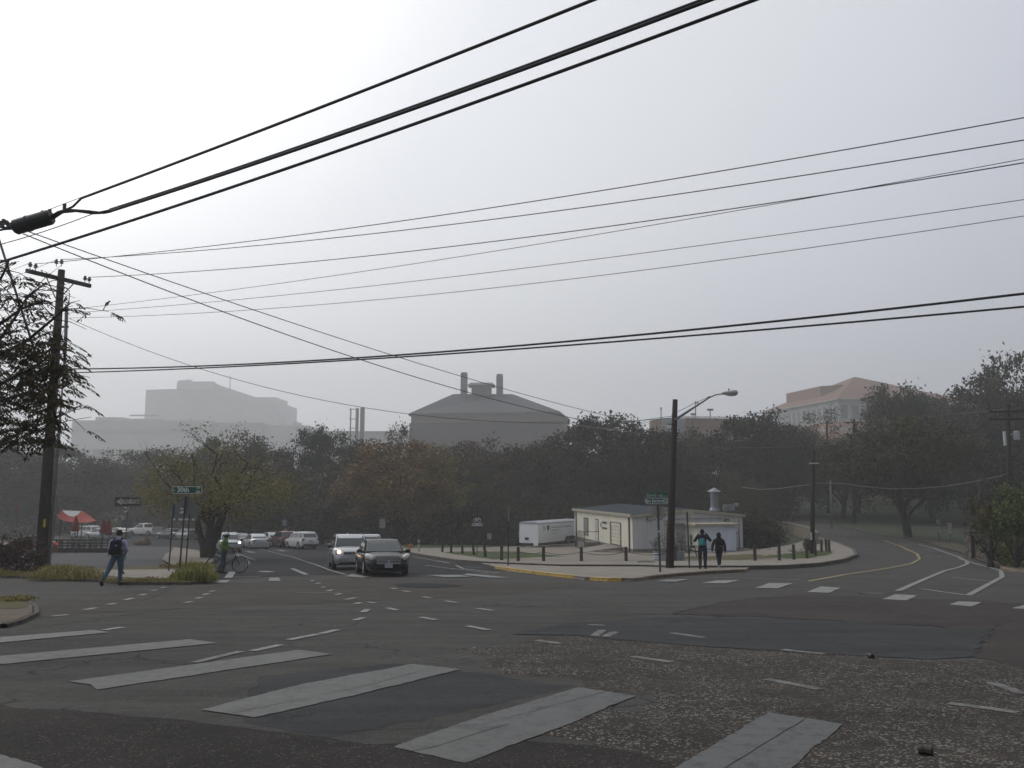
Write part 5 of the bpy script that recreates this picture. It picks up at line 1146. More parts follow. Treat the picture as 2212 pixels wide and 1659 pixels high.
# tall thin steel post in the apron
g=gp(1097.5,1222,HA); e=empty('steel_post',g,0,'tall thin bare steel post standing at the yellow kerb','post'); S=g.y/K; h=at(1098,1093,g.y).z-g.z
b=B(); b.tube([(0,0,-.2),(.02,0,h*.74)],.04,6); b.build('post',POST,e); b=B(); b.tube([(.02,0,h*.74),(.03,0,h)],.05,6); b.build('post_top',M('post_pale',(.22,.22,.2),.5),e)
# bollards and chains
b=B(); b.lathe((0,0,0),[(.10,-.2),(.10,.0),(.095,.85),(.085,.90),(.05,.93)],10); BOLW=M('bollard_wood',(.085,.07,.06),.9,scale=4,c2=(.05,.042,.038),bump=.4)
b0=b.build('bollard',BOLW,smooth=False); smooth_angle(b0,40); first=[b0]
bl=[(955.5,1192.5,0),(974.5,1194.5,0),(999,1196.5,-3),(1023.5,1199,-5),(1048.5,1203,-6),(1083.5,1210,0),(1119.3,1211.7,0),(1174,1212,0),(1255.7,1212,0),(1352.5,1211.8,0),(1458.5,1211,0),(1631,1211,0),(1683.5,1210.3,1),(1715,1208.5,0),(1743,1206,0),(1761.5,1200.5,0),(1775,1192,0),(1785,1190.3,0),(1791.5,1192.5,0)]
names=['smallest far left bollard of the chained row','second bollard from the left end of the chained row','third bollard from the left end, leaning slightly','leaning wooden bollard by the bike lane sign','most leaning bollard at the lawn patch tip','upright bollard just left of the tall thin steel post','bollard just right of the tall thin steel post','bollard before the trailer side','bollard before the workshop railing','bollard at the near corner of the workshop','bollard just right of the street lamp pole','bollard right of the two walkers','bollard on the verge, second right of the walkers','bollard on the verge, third right of the walkers','bollard just left of the grey leaning pole','bollard just right of the grey leaning pole','bollard third from the road bend','bollard second from the road bend','last bollard at the road bend']
pos=[]
for i,((u,v,ln_),lb) in enumerate(zip(bl,names)):
    o=b0 if i==0 else b0.copy()
    if i: COL.objects.link(o)
    g=gp(u,v,HB); o.location=g; o.rotation_euler=(0,rad(ln_),0); k=1.0 if i<12 else .95; o.scale=(k,k,k*(30/K*g.y/.93 if i>4 and i<11 else 1)); tag(o,'dark wooden '+lb,'bollard','wooden bollards along the sidewalk'); pos.append((o,g,o.scale[2]))
CH=M('chain_rust',(.10,.07,.055),.7); 
for i in range(3,11):
    if i==10: continue
    (o1,g1,k1),(o2,g2,k2)=pos[i],pos[i+1]; a=g1+Vector((math.sin(o1.rotation_euler[1])*.6,0,.62*k1)); c=g2+Vector((math.sin(o2.rotation_euler[1])*.6,0,.62*k2))
    L=(c-a).length; b=B(); b.tube([a.lerp(c,t/14)-Vector((0,0,min(.28,.05*L+.06)*4*(t/14)*(1-t/14))) for t in range(15)],.016,5); tag(b.build('chain',CH,smooth=True),['','','','chain sagging between the two leaning bollards at the lawn tip','chain sagging over the lawn left of the steel post','chain sagging right behind the thin steel post','chain sagging between the steel post and the trailer side bollards','chain hanging before the trailer wheels','chain hanging before the garage door','chain hanging behind the planter and street lamp pole'][i],'chain','chains linking the wooden bollards')
(o1,g1,k1),(o2,g2,k2)=pos[10],pos[11]; a=g1+Vector((0,0,.75)); c=g2+Vector((0,0,.7)); b=B(); b.tube([a.lerp(c,t/20)+Vector((0,0,.22*math.sin(t/20*math.pi*2)*.4-.1*math.sin(t/20*math.pi))) for t in range(21)],.022,5); tag(b.build('cable_barrier',M('rope_blue',(.05,.07,.11),.6),smooth=True),'dark blue rope strung behind the two walkers','rope')
# galvanised planter
g=gp(1445,1211,HB); S=g.y/K; cx=X((1412+1479)/2,g.y); e=empty('stock_tank_planter',(cx,g.y+.6,g.z),0,'round galvanised metal stock tank planter with thin shrubs behind the street lamp pole','planter')
rx=(1479-1412)/2*S; hh=(1211-1193)*S; b=B(); n=28
prof=[(1,0),(1,.1),(1.02,.14),(1,.2),(1,.4),(1.02,.44),(1,.5),(1,.7),(1.02,.74),(1,.8),(1,.95),(1.03,.97),(1.03,1.0),(.97,1.0),(.96,.85)]
V=[];Fs=[]
for r_,z_ in prof:
    for k in range(n):
        q=2*math.pi*k/n; V.append((rx*r_*math.copysign(abs(math.cos(q))**.8,math.cos(q)),.62*r_*math.sin(q),z_*hh))
for i in range(len(prof)-1):
    for k in range(n): k2=(k+1)%n; Fs.append((i*n+k,i*n+k2,(i+1)*n+k2,(i+1)*n+k))
b.add(V,Fs); b.add([V[(len(prof)-1)*n+k] for k in range(n)],[tuple(range(n))]); 
tk=b.build('tank',M('tank_galv',(.30,.33,.36),.4,.55,var=.2,scale=2),e)
b=B(); b.box((0,-.64,hh*.5),(.35,.02,.14)); b.build('label_mark',LET,e)
b=B(); b.ell((0,0,hh*.83),(rx*.95,.58,.1),16,4); b.build('soil',M('soil',(.04,.03,.02),1.),e)
rr=random.Random(9); stems=B(); C_=[]
for cxx,hs in ((-.75,1.0),(-.1,1.5),(.35,1.2),(.8,1.1)):
    for k in range(7):
        p0=Vector((cxx+rr.gauss(0,.05),rr.gauss(0,.1),hh*.85)); p1=p0+Vector((rr.gauss(0,.18),rr.gauss(0,.18),hs*rr.uniform(.6,1.))); stems.tube([p0,p0.lerp(p1,.5)+Vector((.02,0,0)),p1],[.012,.009,.004],4)
        for t in (.5,.7,.85,1.): C_.append(tuple(p0.lerp(p1,t)))
stems.build('stem',BARKL,e); me=np_mesh('leaves',leafmesh('l',C_,9,(.09,.09,.09),.04,4),F_olive); link('leaves',me,e)
# picnic table
g=gp(1478,1203,HB); e=empty('picnic_table',g,.25,'dark weathered picnic table in front of the annex','picnic table')
DW=M('table_wood',(.05,.047,.048),.8,scale=4); 
b=B()
for k in range(5): b.box((0,-.3+.15*k,.74),(1.85,.135,.04))
b.build('tabletop',DW,e)
for s in (-1,1):
    b=B(); 
    for k in range(2): b.box((0,s*(.62+.14*k),.44),(1.85,.13,.04))
    b.build('seat',DW,e)
for x_ in (-.65,.65):
    b=B(); b.tube([(x_,-.28,.72),(x_,-.6,0)],.045,4); b.tube([(x_,.28,.72),(x_,.6,0)],.045,4); b.box((x_,0,.40),(.05,1.5,.1)); b.box((x_,0,.68),(.05,.7,.08)); b.build('leg_frame',DW,e)
# white marker post, small orange box and white debris by the far sidewalk
g=gp(904.5,1192,HB); b=B(); b.lathe((0,0,0),[(.09,-.1),(.09,.80),(.1,.82),(.1,.98),(.05,1.03)],10); o=b.build('marker_post',M('marker_cream',(.48,.46,.38),.6)); o.location=g; tag(o,'short cream marker post on the far sidewalk right of the black sedan','marker post')
b=B(); b.lathe((0,0,0),[(.092,.62),(.092,.72)],10); q=b.build('band',SB,o); b=B(); b.lathe((0,0,0),[(.092,.80),(.102,.83)],10); b.build('band',SB,o)
g=gp(886,1185,HB); b=B(); b.box((0,0,.2),(.4,.3,.34)); b.box((0,0,.39),(.46,.36,.05)); o=b.build('orange_box',M('orange_plastic',(.45,.2,.08),.6)); o.location=g; tag(o,'small orange box at the far sidewalk beside the sedan mirror','box')
g=gp(745,1167); b=B(); b.box((-.6,0,.08),(1.2,.5,.04),m=Matrix.Rotation(.12,3,'Y')); b.box((.7,.1,.1),(1.3,.4,.04),m=Matrix.Rotation(-.1,3,'Y')); b.box((.1,.2,.06),(.5,.5,.08)); o=b.build('debris',STK); o.location=g+Vector((0,0,.05)); tag(o,'flat white debris lying on the verge right of the parked white suv','debris')
# pieces of litter on the near road
for u,v,lb in ((1876,1421,'small dark brown lump lying on the road at the slate patch edge'),(1984,1629,'dark crushed cup lying on the stony road near the bottom right')):
    g=gp(u,v); b=B(); b.lathe((0,0,0),[(.030,0),(.036,.02),(.032,.05),(.038,.09),(.03,.10)],9) ; o=b.build('litter',M('litter_brown',(.035,.02,.014),.5)); o.location=g+Vector((0,0,.035)); o.rotation_euler=(rad(90),rad(8),rad(60 if u>1900 else 10)); tag(o,lb,'litter')
# ---------------------------------------------------------------- patio with canopy
PY2=80.; pr=lambda u,v,y=PY2: at(u,v,y)
RED=M('canopy_red',(.30,.045,.032),.8,var=.2,scale=.6); GW_=M('canopy_white',(.45,.45,.45),.8)
gz=hgt(X(165,PY2),PY2); e=empty('shade_canopy',(X(165,PY2),PY2,gz),0,'red shade canopy with a white top panel over the patio','canopy'); lo=lambda p: Vector(p)-Vector(e.location)
def surf(name,front,back,mat,n=12):
    b=B(); V=[];Fs=[]
    for j,row in enumerate((front,back)):
        pass
    m=len(front)
    for j in range(5):
        for i in range(m): V.append(lo(Vector(front[i]).lerp(Vector(back[i]),j/4)-Vector((0,0,.25*math.sin(j/4*math.pi)))))
    for j in range(4):
        for i in range(m-1): Fs.append((j*m+i,j*m+i+1,(j+1)*m+i+1,(j+1)*m+i))
    b.add(V,Fs); o=b.build(name,mat,e,smooth=True); return o
zq=lambda x,y,yy: at(.125*x,1071.5+.125*y,yy)
surf('canopy',[zq(x,y,77) for x,y in ((955,310),(1040,400),(1190,445),(1350,458),(1520,455),(1640,430),(1780,408))],[zq(x,y,81) for x,y in ((1065,235),(1110,290),(1190,340),(1260,355),(1340,330),(1425,250),(1560,345))],RED)
surf('canopy_panel',[zq(x,y,81.1) for x,y in ((1080,248),(1120,300),(1190,340),(1260,353),(1330,330),(1400,262))],[zq(x,y,84) for x,y in ((1080,246),(1130,250),(1190,252),(1260,254),(1330,256),(1400,260))],GW_)
for x,y,yy in ((1065,235,81),(1430,248,81),(955,310,77),(1780,408,77),(1350,458,77)):
    b=B(); p=lo(zq(x,y,yy)); b.tube([(p.x,p.y,0),p],.05,6); b.build('pole',STEEL,e)
for u,vt,vb,lb in ((169,1114,1148,'closed red umbrella under the middle of the red canopy'),(229,1122,1152,'closed red umbrella at the left of the pair right of the canopy'),(240,1120,1156,'tallest closed red umbrella right of the canopy')):
    p=Vector((X(u,76),76,hgt(X(u,76),76))); e2=empty('patio_umbrella',p,0,lb,'umbrella','closed umbrellas on the patio'); z1=at(u,vt,76).z-p.z; z2=at(u,vb,76).z-p.z
    b=B(); b.tube([(0,0,0),(0,0,z1)],.03,6); b.build('pole',STEEL,e2); b=B(); b.lathe((0,0,0),[(.30,z2),(.34,z2+.15),(.26,z2+(z1-z2)*.4),(.14,z2+(z1-z2)*.8),(.03,z1)],9); b.build('umbrella_cloth',M('umbrella_red',(.20,.035,.03),.85),e2)
DK=M('deck_dark',(.045,.043,.042),.85,scale=3)
y_=74.; x0,x1=X(118,y_),X(252,y_); gz=hgt((x0+x1)/2,y_); e=empty('patio_fence',((x0+x1)/2,y_,gz),0,'dark wooden deck and rail fence in front of the patio tables','fence')
b=B(); 
for k in range(12): x_=(x0-x1)/2+(x1-x0)*k/11; b.box((x_,0,.55),(.1,.1,1.3))
b.build('fence_post',DK,e)
b=B(); [b.box((0,-.06,z_),((x1-x0),.04,.12)) for z_ in (.35,.6,.85,1.1)]; b.build('rail',DK,e)
b=B(); b.box((-.3,1.2,.12),((x1-x0)-.6,2.2,.3)); b.build('deck',DK,e)
b=B(); b.box((.3,-.1,.95),(3.,.05,.05)); b.build('handrail',M('rail_grey',(.2,.2,.2),.5),e)
rr=random.Random(3)
for k in range(5):
    x_=X(135+k*22,75.5); g_=hgt(x_,75.5)+.27; e2=empty('patio_table',(x_,75.5+rr.random(),g_),rr.random(),['first patio table from the left, behind the utility pole foot','second patio table from the left under the canopy','middle patio table under the canopy','fourth patio table at the canopy right end','last patio table beside the closed umbrellas'][k],'table','patio tables behind the rail fence')
    b=B(); b.lathe((0,0,0),[(.5,.72),(.5,.76)],12); b.build('tabletop',GAL,e2); b=B(); b.tube([(0,0,0),(0,0,.72)],.04,6); b.build('leg',STEEL,e2)
    for s in (-1,1):
        b=B(); b.box((s*.8,0,.45),(.42,.42,.04)); b.box((s*.98,0,.72),(.04,.42,.5)); 
        for a_ in (-1,1):
            for c_ in (-1,1): b.box((s*.8+a_*.17,c_*.17,.22),(.03,.03,.44))
        o=b.build('patio_chair',STEEL); o.location=e2.location; o.rotation_euler=e2.rotation_euler; tag(o,['metal patio chair on the %s side of the %s patio table'%(('left','right')[s>0],('first','second','middle','fourth','last')[k])][0],'chair','patio chairs')
# dark heap with a stick (traffic lump) on the dark road
g=gp(307,1178); b=B(); b.ell((0,0,.25),(1.0,.5,.45),9,6); b.ell((.4,.1,.4),(.5,.4,.45),8,6); b.tube([(.2,0,.6),(.9,0,1.5)],[.1,.05],5); o=b.build('brush_pile',F_brown,smooth=False); o.location=g; tag(o,'small dark brush pile with a stick on the road edge behind the walking man','brush pile')
# walls on the right
STN=NT('stone_wall_mat'); v=STN.vor(2.6); bb=STN.mix(STN.ramp(STN.noise(.9,4),.35,.65),(.155,.125,.10),(.10,.082,.066)); bb=STN.mix(STN.ramp(v.outputs['Distance'],.28,.42),bb,(.06,.05,.042)); STN.col(bb); STN.b.inputs['Roughness'].default_value=.95; STN.bump(STN.math('SUBTRACT',1.,v.outputs['Distance']),.8,.05); STN=STN.m
def wallrun(name,base,topv,th,mat,label,cat='wall',pier=False,off=0.,capm=None):
    G=[gp(u,v,off) for u,v in base]; Tz=[topz(g,tv) for g,tv in zip(G,topv)]
    e=empty(name,G[0],0,label,cat); b=B(); cp=B()
    for a,c,za,zc in zip(G[:-1],G[1:],Tz[:-1],Tz[1:]):
        d=(c-a).to_2d().normalized(); n=Vector((-d.y,d.x))*th
        if n.y<0: n=-n
        L=lambda p,z,o=Vector((0,0)): (p.x+o.x-G[0].x,p.y+o.y-G[0].y,z-G[0].z)
        b.add([L(a,a.z-.5),L(c,c.z-.5),L(c,c.z-.5,n),L(a,a.z-.5,n),L(a,za-.1),L(c,zc-.1),L(c,zc-.1,n),L(a,za-.1,n)],[(3,2,1,0),(4,5,6,7),(0,1,5,4),(1,2,6,5),(2,3,7,6),(3,0,4,7)])
        m_=-n*.15; cp.add([L(a,za-.098,m_),L(c,zc-.098,m_),L(c,zc-.098,n*1.15),L(a,za-.098,n*1.15),L(a,za,m_),L(c,zc,m_),L(c,zc,n*1.15),L(a,za,n*1.15)],[(3,2,1,0),(4,5,6,7),(0,1,5,4),(1,2,6,5),(2,3,7,6),(3,0,4,7)])
    b.build('wall',mat,e); cp.build('coping',capm or mat,e); return e,G,Tz
PIERM=M('wall_conc',(.24,.21,.17),.9,scale=1.5,c2=(.17,.15,.12))
e,G,Tz=wallrun('stone_wall',[(2117,1207),(2165,1214),(2212,1224),(2300,1236)],[1153,1158,1166,1172],.35,STN,'brown stone wall along the right hand verge, running off the edge',capm=STN)
b=B(); g=G[0]; b.box((-.3,.15,(Tz[0]-g.z)/2-.1),(.7,.7,Tz[0]-g.z+.3)); b.box((-.3,.15,Tz[0]-g.z+.1),(.85,.85,.14)); b.build('pier',STN,e)
e,G,Tz=wallrun('bridge_parapet',[(1660,1136),(1700,1145),(1740,1159),(1758,1166),(1769,1180)],[1121,1127,1136,1142,1150],.3,PIERM,'concrete bridge parapet with slots on the left of the climbing road',cat='parapet')
for k in range(6):
    a,c=(G[1],G[2]) if k<4 else (G[2],G[3]); t=(k+.5)/4 if k<4 else (k-3.5)/2; p=a.lerp(c,t); b=B(); h_=(Tz[1]-G[1].z); b.box((p.x-G[0].x,p.y-G[0].y-.0,p.z-G[0].z+h_*.45),(.16,.4,h_*.45)); b.build('slot',SB,e)
# iron manhole etc. done ; dark stump posts on the right verge
for u,vb,vt,w,lb in ((2139,1224,1165,.16,'dark tree trunk standing before the stone wall, left of the shrub'),(2195,1227,1160,.13,'slim dark forked trunk under the olive shrub at the right edge')):
    g=gp(u,vb,.05); zt_=topz(g,vt)-g.z; b=B(); limb(b,(0,0,-.1),(.15,.1,zt_),w,w*.7,u,.04,5,8); limb(b,(.05,0,zt_*.3),(.7,.2,zt_*1.05),w*.5,w*.3,u+1,.06,5,6); limb(b,(.0,0,zt_*.25),(-.5,.2,zt_*1.1),w*.45,w*.3,u+2,.06,5,6); o=b.build('tree_stump',BARK,smooth=True); o.location=g; tag(o,lb,'tree trunk')
# low stone bench edge on the lawn bank
b=B(); ribbon(b,px([(1768,1124),(1842,1142),(1880,1153),(1954,1163),(2017,1174)]),.35,off=.02,lift=.06); tag(b.build('kerb',KERB,rec=False),kind='structure')
# ---------------------------------------------------------------- vehicles
GLS=M('car_glass',(.022,.028,.03),.06,spec=.8); GLSL=M('car_glass_light',(.04,.055,.053),.2,spec=.4); TRIM=M('car_trim_black',(.012,.012,.013),.5); CHR=M('chrome',(.62,.64,.68),.3,.35)  # chrome: pale, mostly diffuse colour stands in for bright reflections
LENS=M('headlamp_lens',(.62,.63,.60),.2,.0); LITW=M('lamp_lit_warm',(1,.8,.6),.3,emit=(1,.62,.38),es=5.); LITC=M('lamp_lit_cool',(.9,1,.95),.3,emit=(.8,1,.9),es=5.); TAIL=M('tail_red',(.22,.012,.014),.25,coat=.5); TAILL=M('tail_red_lit',(.5,.02,.02),.3,emit=(1,.05,.04),es=.25); PLT=M('plate_white',(.42,.44,.50),.5); AMB=M('amber',(.5,.16,.03),.3)
def paint(name,c,metal=.3,rough=.28): return M(name,c,rough,metal,var=.04,scale=.5,coat=.7)
TYPES=dict(
 sedan=dict(L=4.82,W=1.86,H=1.47,hood=.95,belt=.97,tail=1.02,xa=.95,xb=.15,xc=-1.05,xd=-1.85,nose=.70,r=.34,wb=2.78,gc=.20),
 suv=dict(L=4.65,W=1.85,H=1.70,hood=1.10,belt=1.10,tail=1.12,xa=1.10,xb=.45,xc=-1.75,xd=-2.18,nose=.80,r=.36,wb=2.68,gc=.26),
 hatch=dict(L=4.45,W=1.76,H=1.50,hood=.98,belt=.98,tail=1.02,xa=1.1,xb=.25,xc=-1.2,xd=-2.05,nose=.70,r=.32,wb=2.65,gc=.2),
 pickup=dict(L=5.6,W=1.98,H=1.85,hood=1.22,belt=1.22,tail=1.24,xa=1.05,xb=.55,xc=-.55,xd=-.75,nose=1.0,r=.40,wb=3.5,gc=.32))
def car(kind,name,label,pm,P,head,cat='car',group=None,lit=None,windows=GLS,front='wide',lower=None,rails=False,ws=None,tail_lit=False,detail=True,rimm=None,plate_txt=None):
    T=TYPES[kind]; L,W,H=T['L'],T['W'],T['H']; hw=W/2; gc=T['gc']; wb=T['wb']; r=T['r']
    e=empty(name,P,0,label,cat,group)
    # sit on the slope
    x,y=P[0],P[1]; gx=(hgt(x+.5,y)-hgt(x-.5,y)); gy=(hgt(x,y+.5)-hgt(x,y-.5)); up=Vector((-gx,-gy,1)).normalized(); f=Vector((head[0],head[1],0)); f=(f-up*f.dot(up)).normalized(); lf=up.cross(f)
    e.rotation_euler=Matrix((f,lf,up)).transposed().to_euler()
    xf=L/2; xr_=-L/2; hd,bl,tl,ns=T['hood'],T['belt'],T['tail'],T['nose']
    pk=kind=='pickup'
    st=[(xr_,.80 if not pk else .95,gc+.22,.60,tl-.22 if not pk else tl-.02),(xr_+.06,.90 if not pk else .97,gc+.08,.72,tl-.06 if not pk else tl),(xr_+.35,.97,gc,.80,tl),(T['xd'],1.,gc-.02,.84,tl if not pk else tl),(T['xc'],1.,gc-.02,.84,bl+.01),(0,1.,gc-.02,.82,bl),(T['xa']-.1,1.,gc-.02,.80,hd+.01),(T['xa']+.3,.99,gc,.78,hd-.02),(xf-.75,.96,gc,.74,hd-.07 if kind!='sedan' else hd-.09),(xf-.32,.90,gc+.02,.70,ns+.14 if kind!='suv' else ns+.20),(xf-.10,.80,gc+.05,.60,ns+.02),(xf,.66,gc+.12,.50,ns-.10)]
    def ring(s):
        x,wf,zb,zs,zt=s; w=hw*wf; pts=[(0,zt+.025),(w*.55,zt+.015),(w*.86,zt-.03),(w*.975,zt-.11),(w,min(zs,zt-.14)),(w*.995,(zs+zb)/2),(w*.97,zb+.08),(w*.88,zb),(0,zb)]
        full=pts+[(-a,b) for a,b in reversed(pts[1:-1])]; return [(x,a,b) for a,b in full]
    b=B(); R=[ring(s) for s in st]; n=len(R[0]); 
    for q in R: b.v+=q
    for i in range(len(R)-1):
        for k in range(n): k2=(k+1)%n; b.f.append((i*n+k,i*n+k2,(i+1)*n+k2,(i+1)*n+k)); b.mi.append(0)
    b.f.append(tuple(range(n))); b.mi.append(0); e_=(len(R)-1)*n; b.f.append(tuple(e_+k for k in reversed(range(n)))); b.mi.append(0)
    body=b.build('body',pm)
    cut=B()
    for sx in (1,-1):
        for sy in (1,-1): cut.tube([(sx*wb/2,sy*(hw-.28),r),(sx*wb/2,sy*(hw+.2),r)],r+.055,24)
    cu=cut.build('cut',TRIM); md=body.modifiers.new('b','BOOLEAN'); md.object=cu; md.operation='DIFFERENCE'; md.solver='EXACT'
    me=eval_mesh(body,'body'); bpy.data.objects.remove(body); bpy.data.objects.remove(cu)
    while len(me.materials)>1: me.materials.pop()
    if len(me.materials)==0: me.materials.append(pm)
    body=link('body',me,e); smooth_angle(body,38)
    # cabin
    xa,xb,xc,xd=T['xa'],T['xb'],T['xc'],T['xd']; wbt=hw*.93; wt=hw*.74 if kind!='suv' else hw*.78; zb=bl-.02; zr=H
    b=B()
    V=[]
    for x,w,z in ((xa+.12,wbt*.93,zb-.02),(xb+.02,wt*.96,zr-.055),(xb-.15,wt,zr-.01),((xb+xc)/2,wt,zr),(xc+.12,wt,zr-.01),(xc-.03,wt*.96,zr-.06),(xd-.02,wbt*.93,tl-.03)):
        V.append((x,w,z))
    top=[(x,-w,z) for x,w,z in V]+[(x,w,z) for x,w,z in V]
    m=len(V); base=[(x,s*wbt*(.93 if i in(0,m-1) else 1.),zb if i!=m-1 else tl-.03) for s in (-1,1) for i,(x,w,z) in enumerate(V)]
    cab_v=[]; fs=[]
    # rows: left base, left top, crown, right top, right base
    rows=[[(x,-wbt*(.93 if i in(0,m-1) else 1.),zb) for i,(x,w,z) in enumerate(V)],[(x,-w,z) for x,w,z in V],[(x,-w*.8,z+(.03 if 0<i<m-1 else 0)) for i,(x,w,z) in enumerate(V)],[(x,w*.8,z+(.03 if 0<i<m-1 else 0)) for i,(x,w,z) in enumerate(V)],[(x,w,z) for x,w,z in V],[(x,wbt*(.93 if i in(0,m-1) else 1.),zb) for i,(x,w,z) in enumerate(V)]]
    for q in rows: cab_v+=q
    for i in range(5):
        for k in range(m-1): fs.append((i*m+k,i*m+k+1,(i+1)*m+k+1,(i+1)*m+k))
    b.add(cab_v,fs); cab=b.build('cabin',pm,e); smooth_angle(cab,28)
    # glass
    def quad(name,pts,mat,par,t=.012,out=None):
        P_=[Vector(p) for p in pts]; nr=(P_[1]-P_[0]).cross(P_[-1]-P_[0]).normalized(); 
        if out is not None and nr.dot(Vector(out))<0: nr=-nr
        b=B(); k=len(P_); b.add([p+nr*t for p in P_]+[p-nr*.01 for p in P_],[tuple(range(k)),tuple(reversed(range(k,2*k)))]+[(i,(i+1)%k,k+(i+1)%k,k+i) for i in range(k)]); return b.build(name,mat,par)
    def lerp3(a,b_,t): return tuple(a[i]+(b_[i]-a[i])*t for i in range(3))
    F0=(xa+.12,wbt*.93,zb); F1=(xb+.02,wt*.96,zr-.055)
    a,c=lerp3(F0,F1,.05),lerp3(F0,F1,.93)
    quad('windshield',[(a[0],-a[1]*.96,a[2]),(a[0],a[1]*.96,a[2]),(c[0],c[1]*.93,c[2]),(c[0],-c[1]*.93,c[2])],ws or windows,e,.014,(1,0,1))
    R0=(xd-.02,wbt*.93,tl-.03); R1=(xc-.03,wt*.96,zr-.06); a,c=lerp3(R0,R1,.14),lerp3(R0,R1,.92)
    quad('rear_window',[(a[0],-a[1]*.90,a[2]),(a[0],a[1]*.90,a[2]),(c[0],c[1]*.92,c[2]),(c[0],-c[1]*.92,c[2])],windows,e,.014,(-1,0,1))
    for s in (-1,1):
        def sp(x,t):  # point on side plane
            return (x,s*(wbt+(wt-wbt)*t),zb+(zr-.02-zb)*t)
        xm=(xa+xd)/2+.05 if not pk else -9
        def ft(t): return xa+.02+(xb-.05-(xa+.02))*t
        def rt(t): return xd+.12+(xc+.1-(xd+.12))*t
        t0,t1=.10,.84
        if pk: quad('side_window',[sp(ft(t0)-.14,t0),sp(ft(t1)-.1,t1),sp(rt(t1)+.08,t1),sp(rt(t0)+.1,t0)],windows,e,.012,(0,s,0))
        else:
            xm2=xm if kind!='suv' else .0
            quad('side_window',[sp(ft(t0)-.14,t0),sp(ft(t1)-.1,t1),sp(xm2+.05,t1),sp(xm2+.05,t0)],windows,e,.012,(0,s,0))
            if kind=='suv':
                quad('side_window',[sp(-.05,t0),sp(-.05,t1),sp(-.98,t1),sp(-.98,t0)],windows,e,.012,(0,s,0)); quad('side_window',[sp(-1.08,t0),sp(-1.08,t1),sp(rt(t1)-.02,t1),sp(rt(t0)-.02,t0)],windows,e,.012,(0,s,0))
            else: quad('side_window',[sp(xm2-.05,t0),sp(xm2-.05,t1),sp(rt(t1)+.05,t1),sp(rt(t0)+.22,t0)],windows,e,.012,(0,s,0))
        # mirror
        b=B(); b.ell((xa-.22,s*(hw+.10),bl+.03),(.09,.13,.085),10,6); b.box((xa-.20,s*(hw-.01),bl-.0),(.06,.14,.04)); b.build('mirror',pm if kind!='suv' else TRIM,e,smooth=True)
        if detail:
            b=B(); b.box((.35,s*(hw*.995+.0),bl-.17),(.20,.02,.03)); b.box((-.65,s*(hw*.995+.0),bl-.17),(.20,.02,.03)); b.build('door_handle',CHR if kind=='sedan' else pm,e)
            b=B(); 
            for xq in (xa-.10,xm if not pk else -.75,-1.0 if kind=='suv' else (xd+.45 if not pk else -.80)): b.box((xq,s*(hw*.999),(gc+.08+bl-.12)/2),(.012,.008,bl-.2-gc))
            b.build('door_seam',TRIM,e)
    for sx in (1,-1):
        for sy in (1,-1): wheelobj(e,(sx*wb/2,sy*(hw-.115),r),r,.21,rimm or RIM,side=sy)
    b=B(); b.box((0,0,gc+.06),(L-.9,W-.46,.20)); b.build('underbody',TRIM,e)
    # front
    zn=ns-.04; hlz=(hd+ns)/2-.03 if kind=='sedan' else ns+.06
    for s in (-1,1):
        b=B()
        if kind=='sedan': b.ell((xf-.36,s*(hw*.80),hlz-.02),(.30,.135,.115),12,8,Matrix.Rotation(-s*.55,3,'Z')@Matrix.Rotation(.30,3,'Y')); b.box((xf-.20,s*(hw*.66),hlz-.07),(.20,.20,.10),m=Matrix.Rotation(-s*.35,3,'Z'))
        else: b.box((xf-.30,s*(hw*.74),hlz),(.30,.42,.19),m=Matrix.Rotation(-s*.38,3,'Z'),taper=.88)
        hl=b.build('headlight',LENS,e)
        if lit:
            b=B(); b.ell((xf-(.13 if kind!='sedan' else .2),s*(hw*.68),hlz),(.05,.09,.08),10,6); b.build('bulb',lit,hl,smooth=True)
        if kind=='sedan': b=B(); b.box((xf-.42,s*(hw*.94),hlz-.11),(.12,.04,.06)); b.build('indicator',AMB,hl)
        # tail light
        b=B()
        if kind in('suv',): b.box((xr_+.12,s*(hw*.80),tl-.16),(.20,.30,.22),taper=.8)
        elif pk: b.box((xr_+.04,s*(hw*.90),tl-.25),(.08,.16,.38))
        else: b.box((xr_+.10,s*(hw*.74),tl-.18),(.20,.42,.16),taper=.9)
        b.build('tail_light',TAILL if tail_lit else TAIL,e)
    gw=.95 if kind=='sedan' else .85
    b=B(); b.box((xf-.055,0,zn-.06 if kind=='sedan' else zn-.0),(.09,gw,.20 if kind=='sedan' else .22)); gr=b.build('grille',TRIM,e)
    b=B()
    zc=zn-.06 if kind=='sedan' else zn
    for k in range(4 if kind=='sedan' else 3): b.box((xf-.006,0,zc-.085+k*(.057 if kind=='sedan' else .085)),(.03,gw-.04,.022))
    b.box((xf-.006,gw/2-.01,zc),(.014,.02,.18)); b.box((xf-.006,-gw/2+.01,zc),(.014,.02,.18)); b.build('grille_bar',CHR,gr)
    b=B(); b.tube([(xf+.008+.0*math.cos(a),.052*math.cos(a),zc+.045*math.sin(a)) for a in [q*math.pi/6 for q in range(13)]],.009,5); b.box((xf+.01,0,zc),(.01,.14,.02)); b.build('emblem',CHR,gr)
    b=B(); b.box((xf-.10,0,gc+.16),(.14,W*.62,.14)); b.box((xf-.16,0,gc+.02),(.3,W*.72,.06)); b.build('lower_grille',TRIM,e)
    b=B(); b.box((xf+.0,0,gc+.22),(.03,.32,.16)); p=b.build('licence_plate',PLT,e)
    b=B(); b.box((xr_-.015,0,tl-.30 if not pk else .62),(.03,.32,.16)); p2=b.build('licence_plate',PLT,e)
    for s in (-1,1):
        b=B(); b.box((xf-.14,s*hw*.62,gc+.17),(.12,.24,.12)); b.build('fog_lamp',TRIM,e)
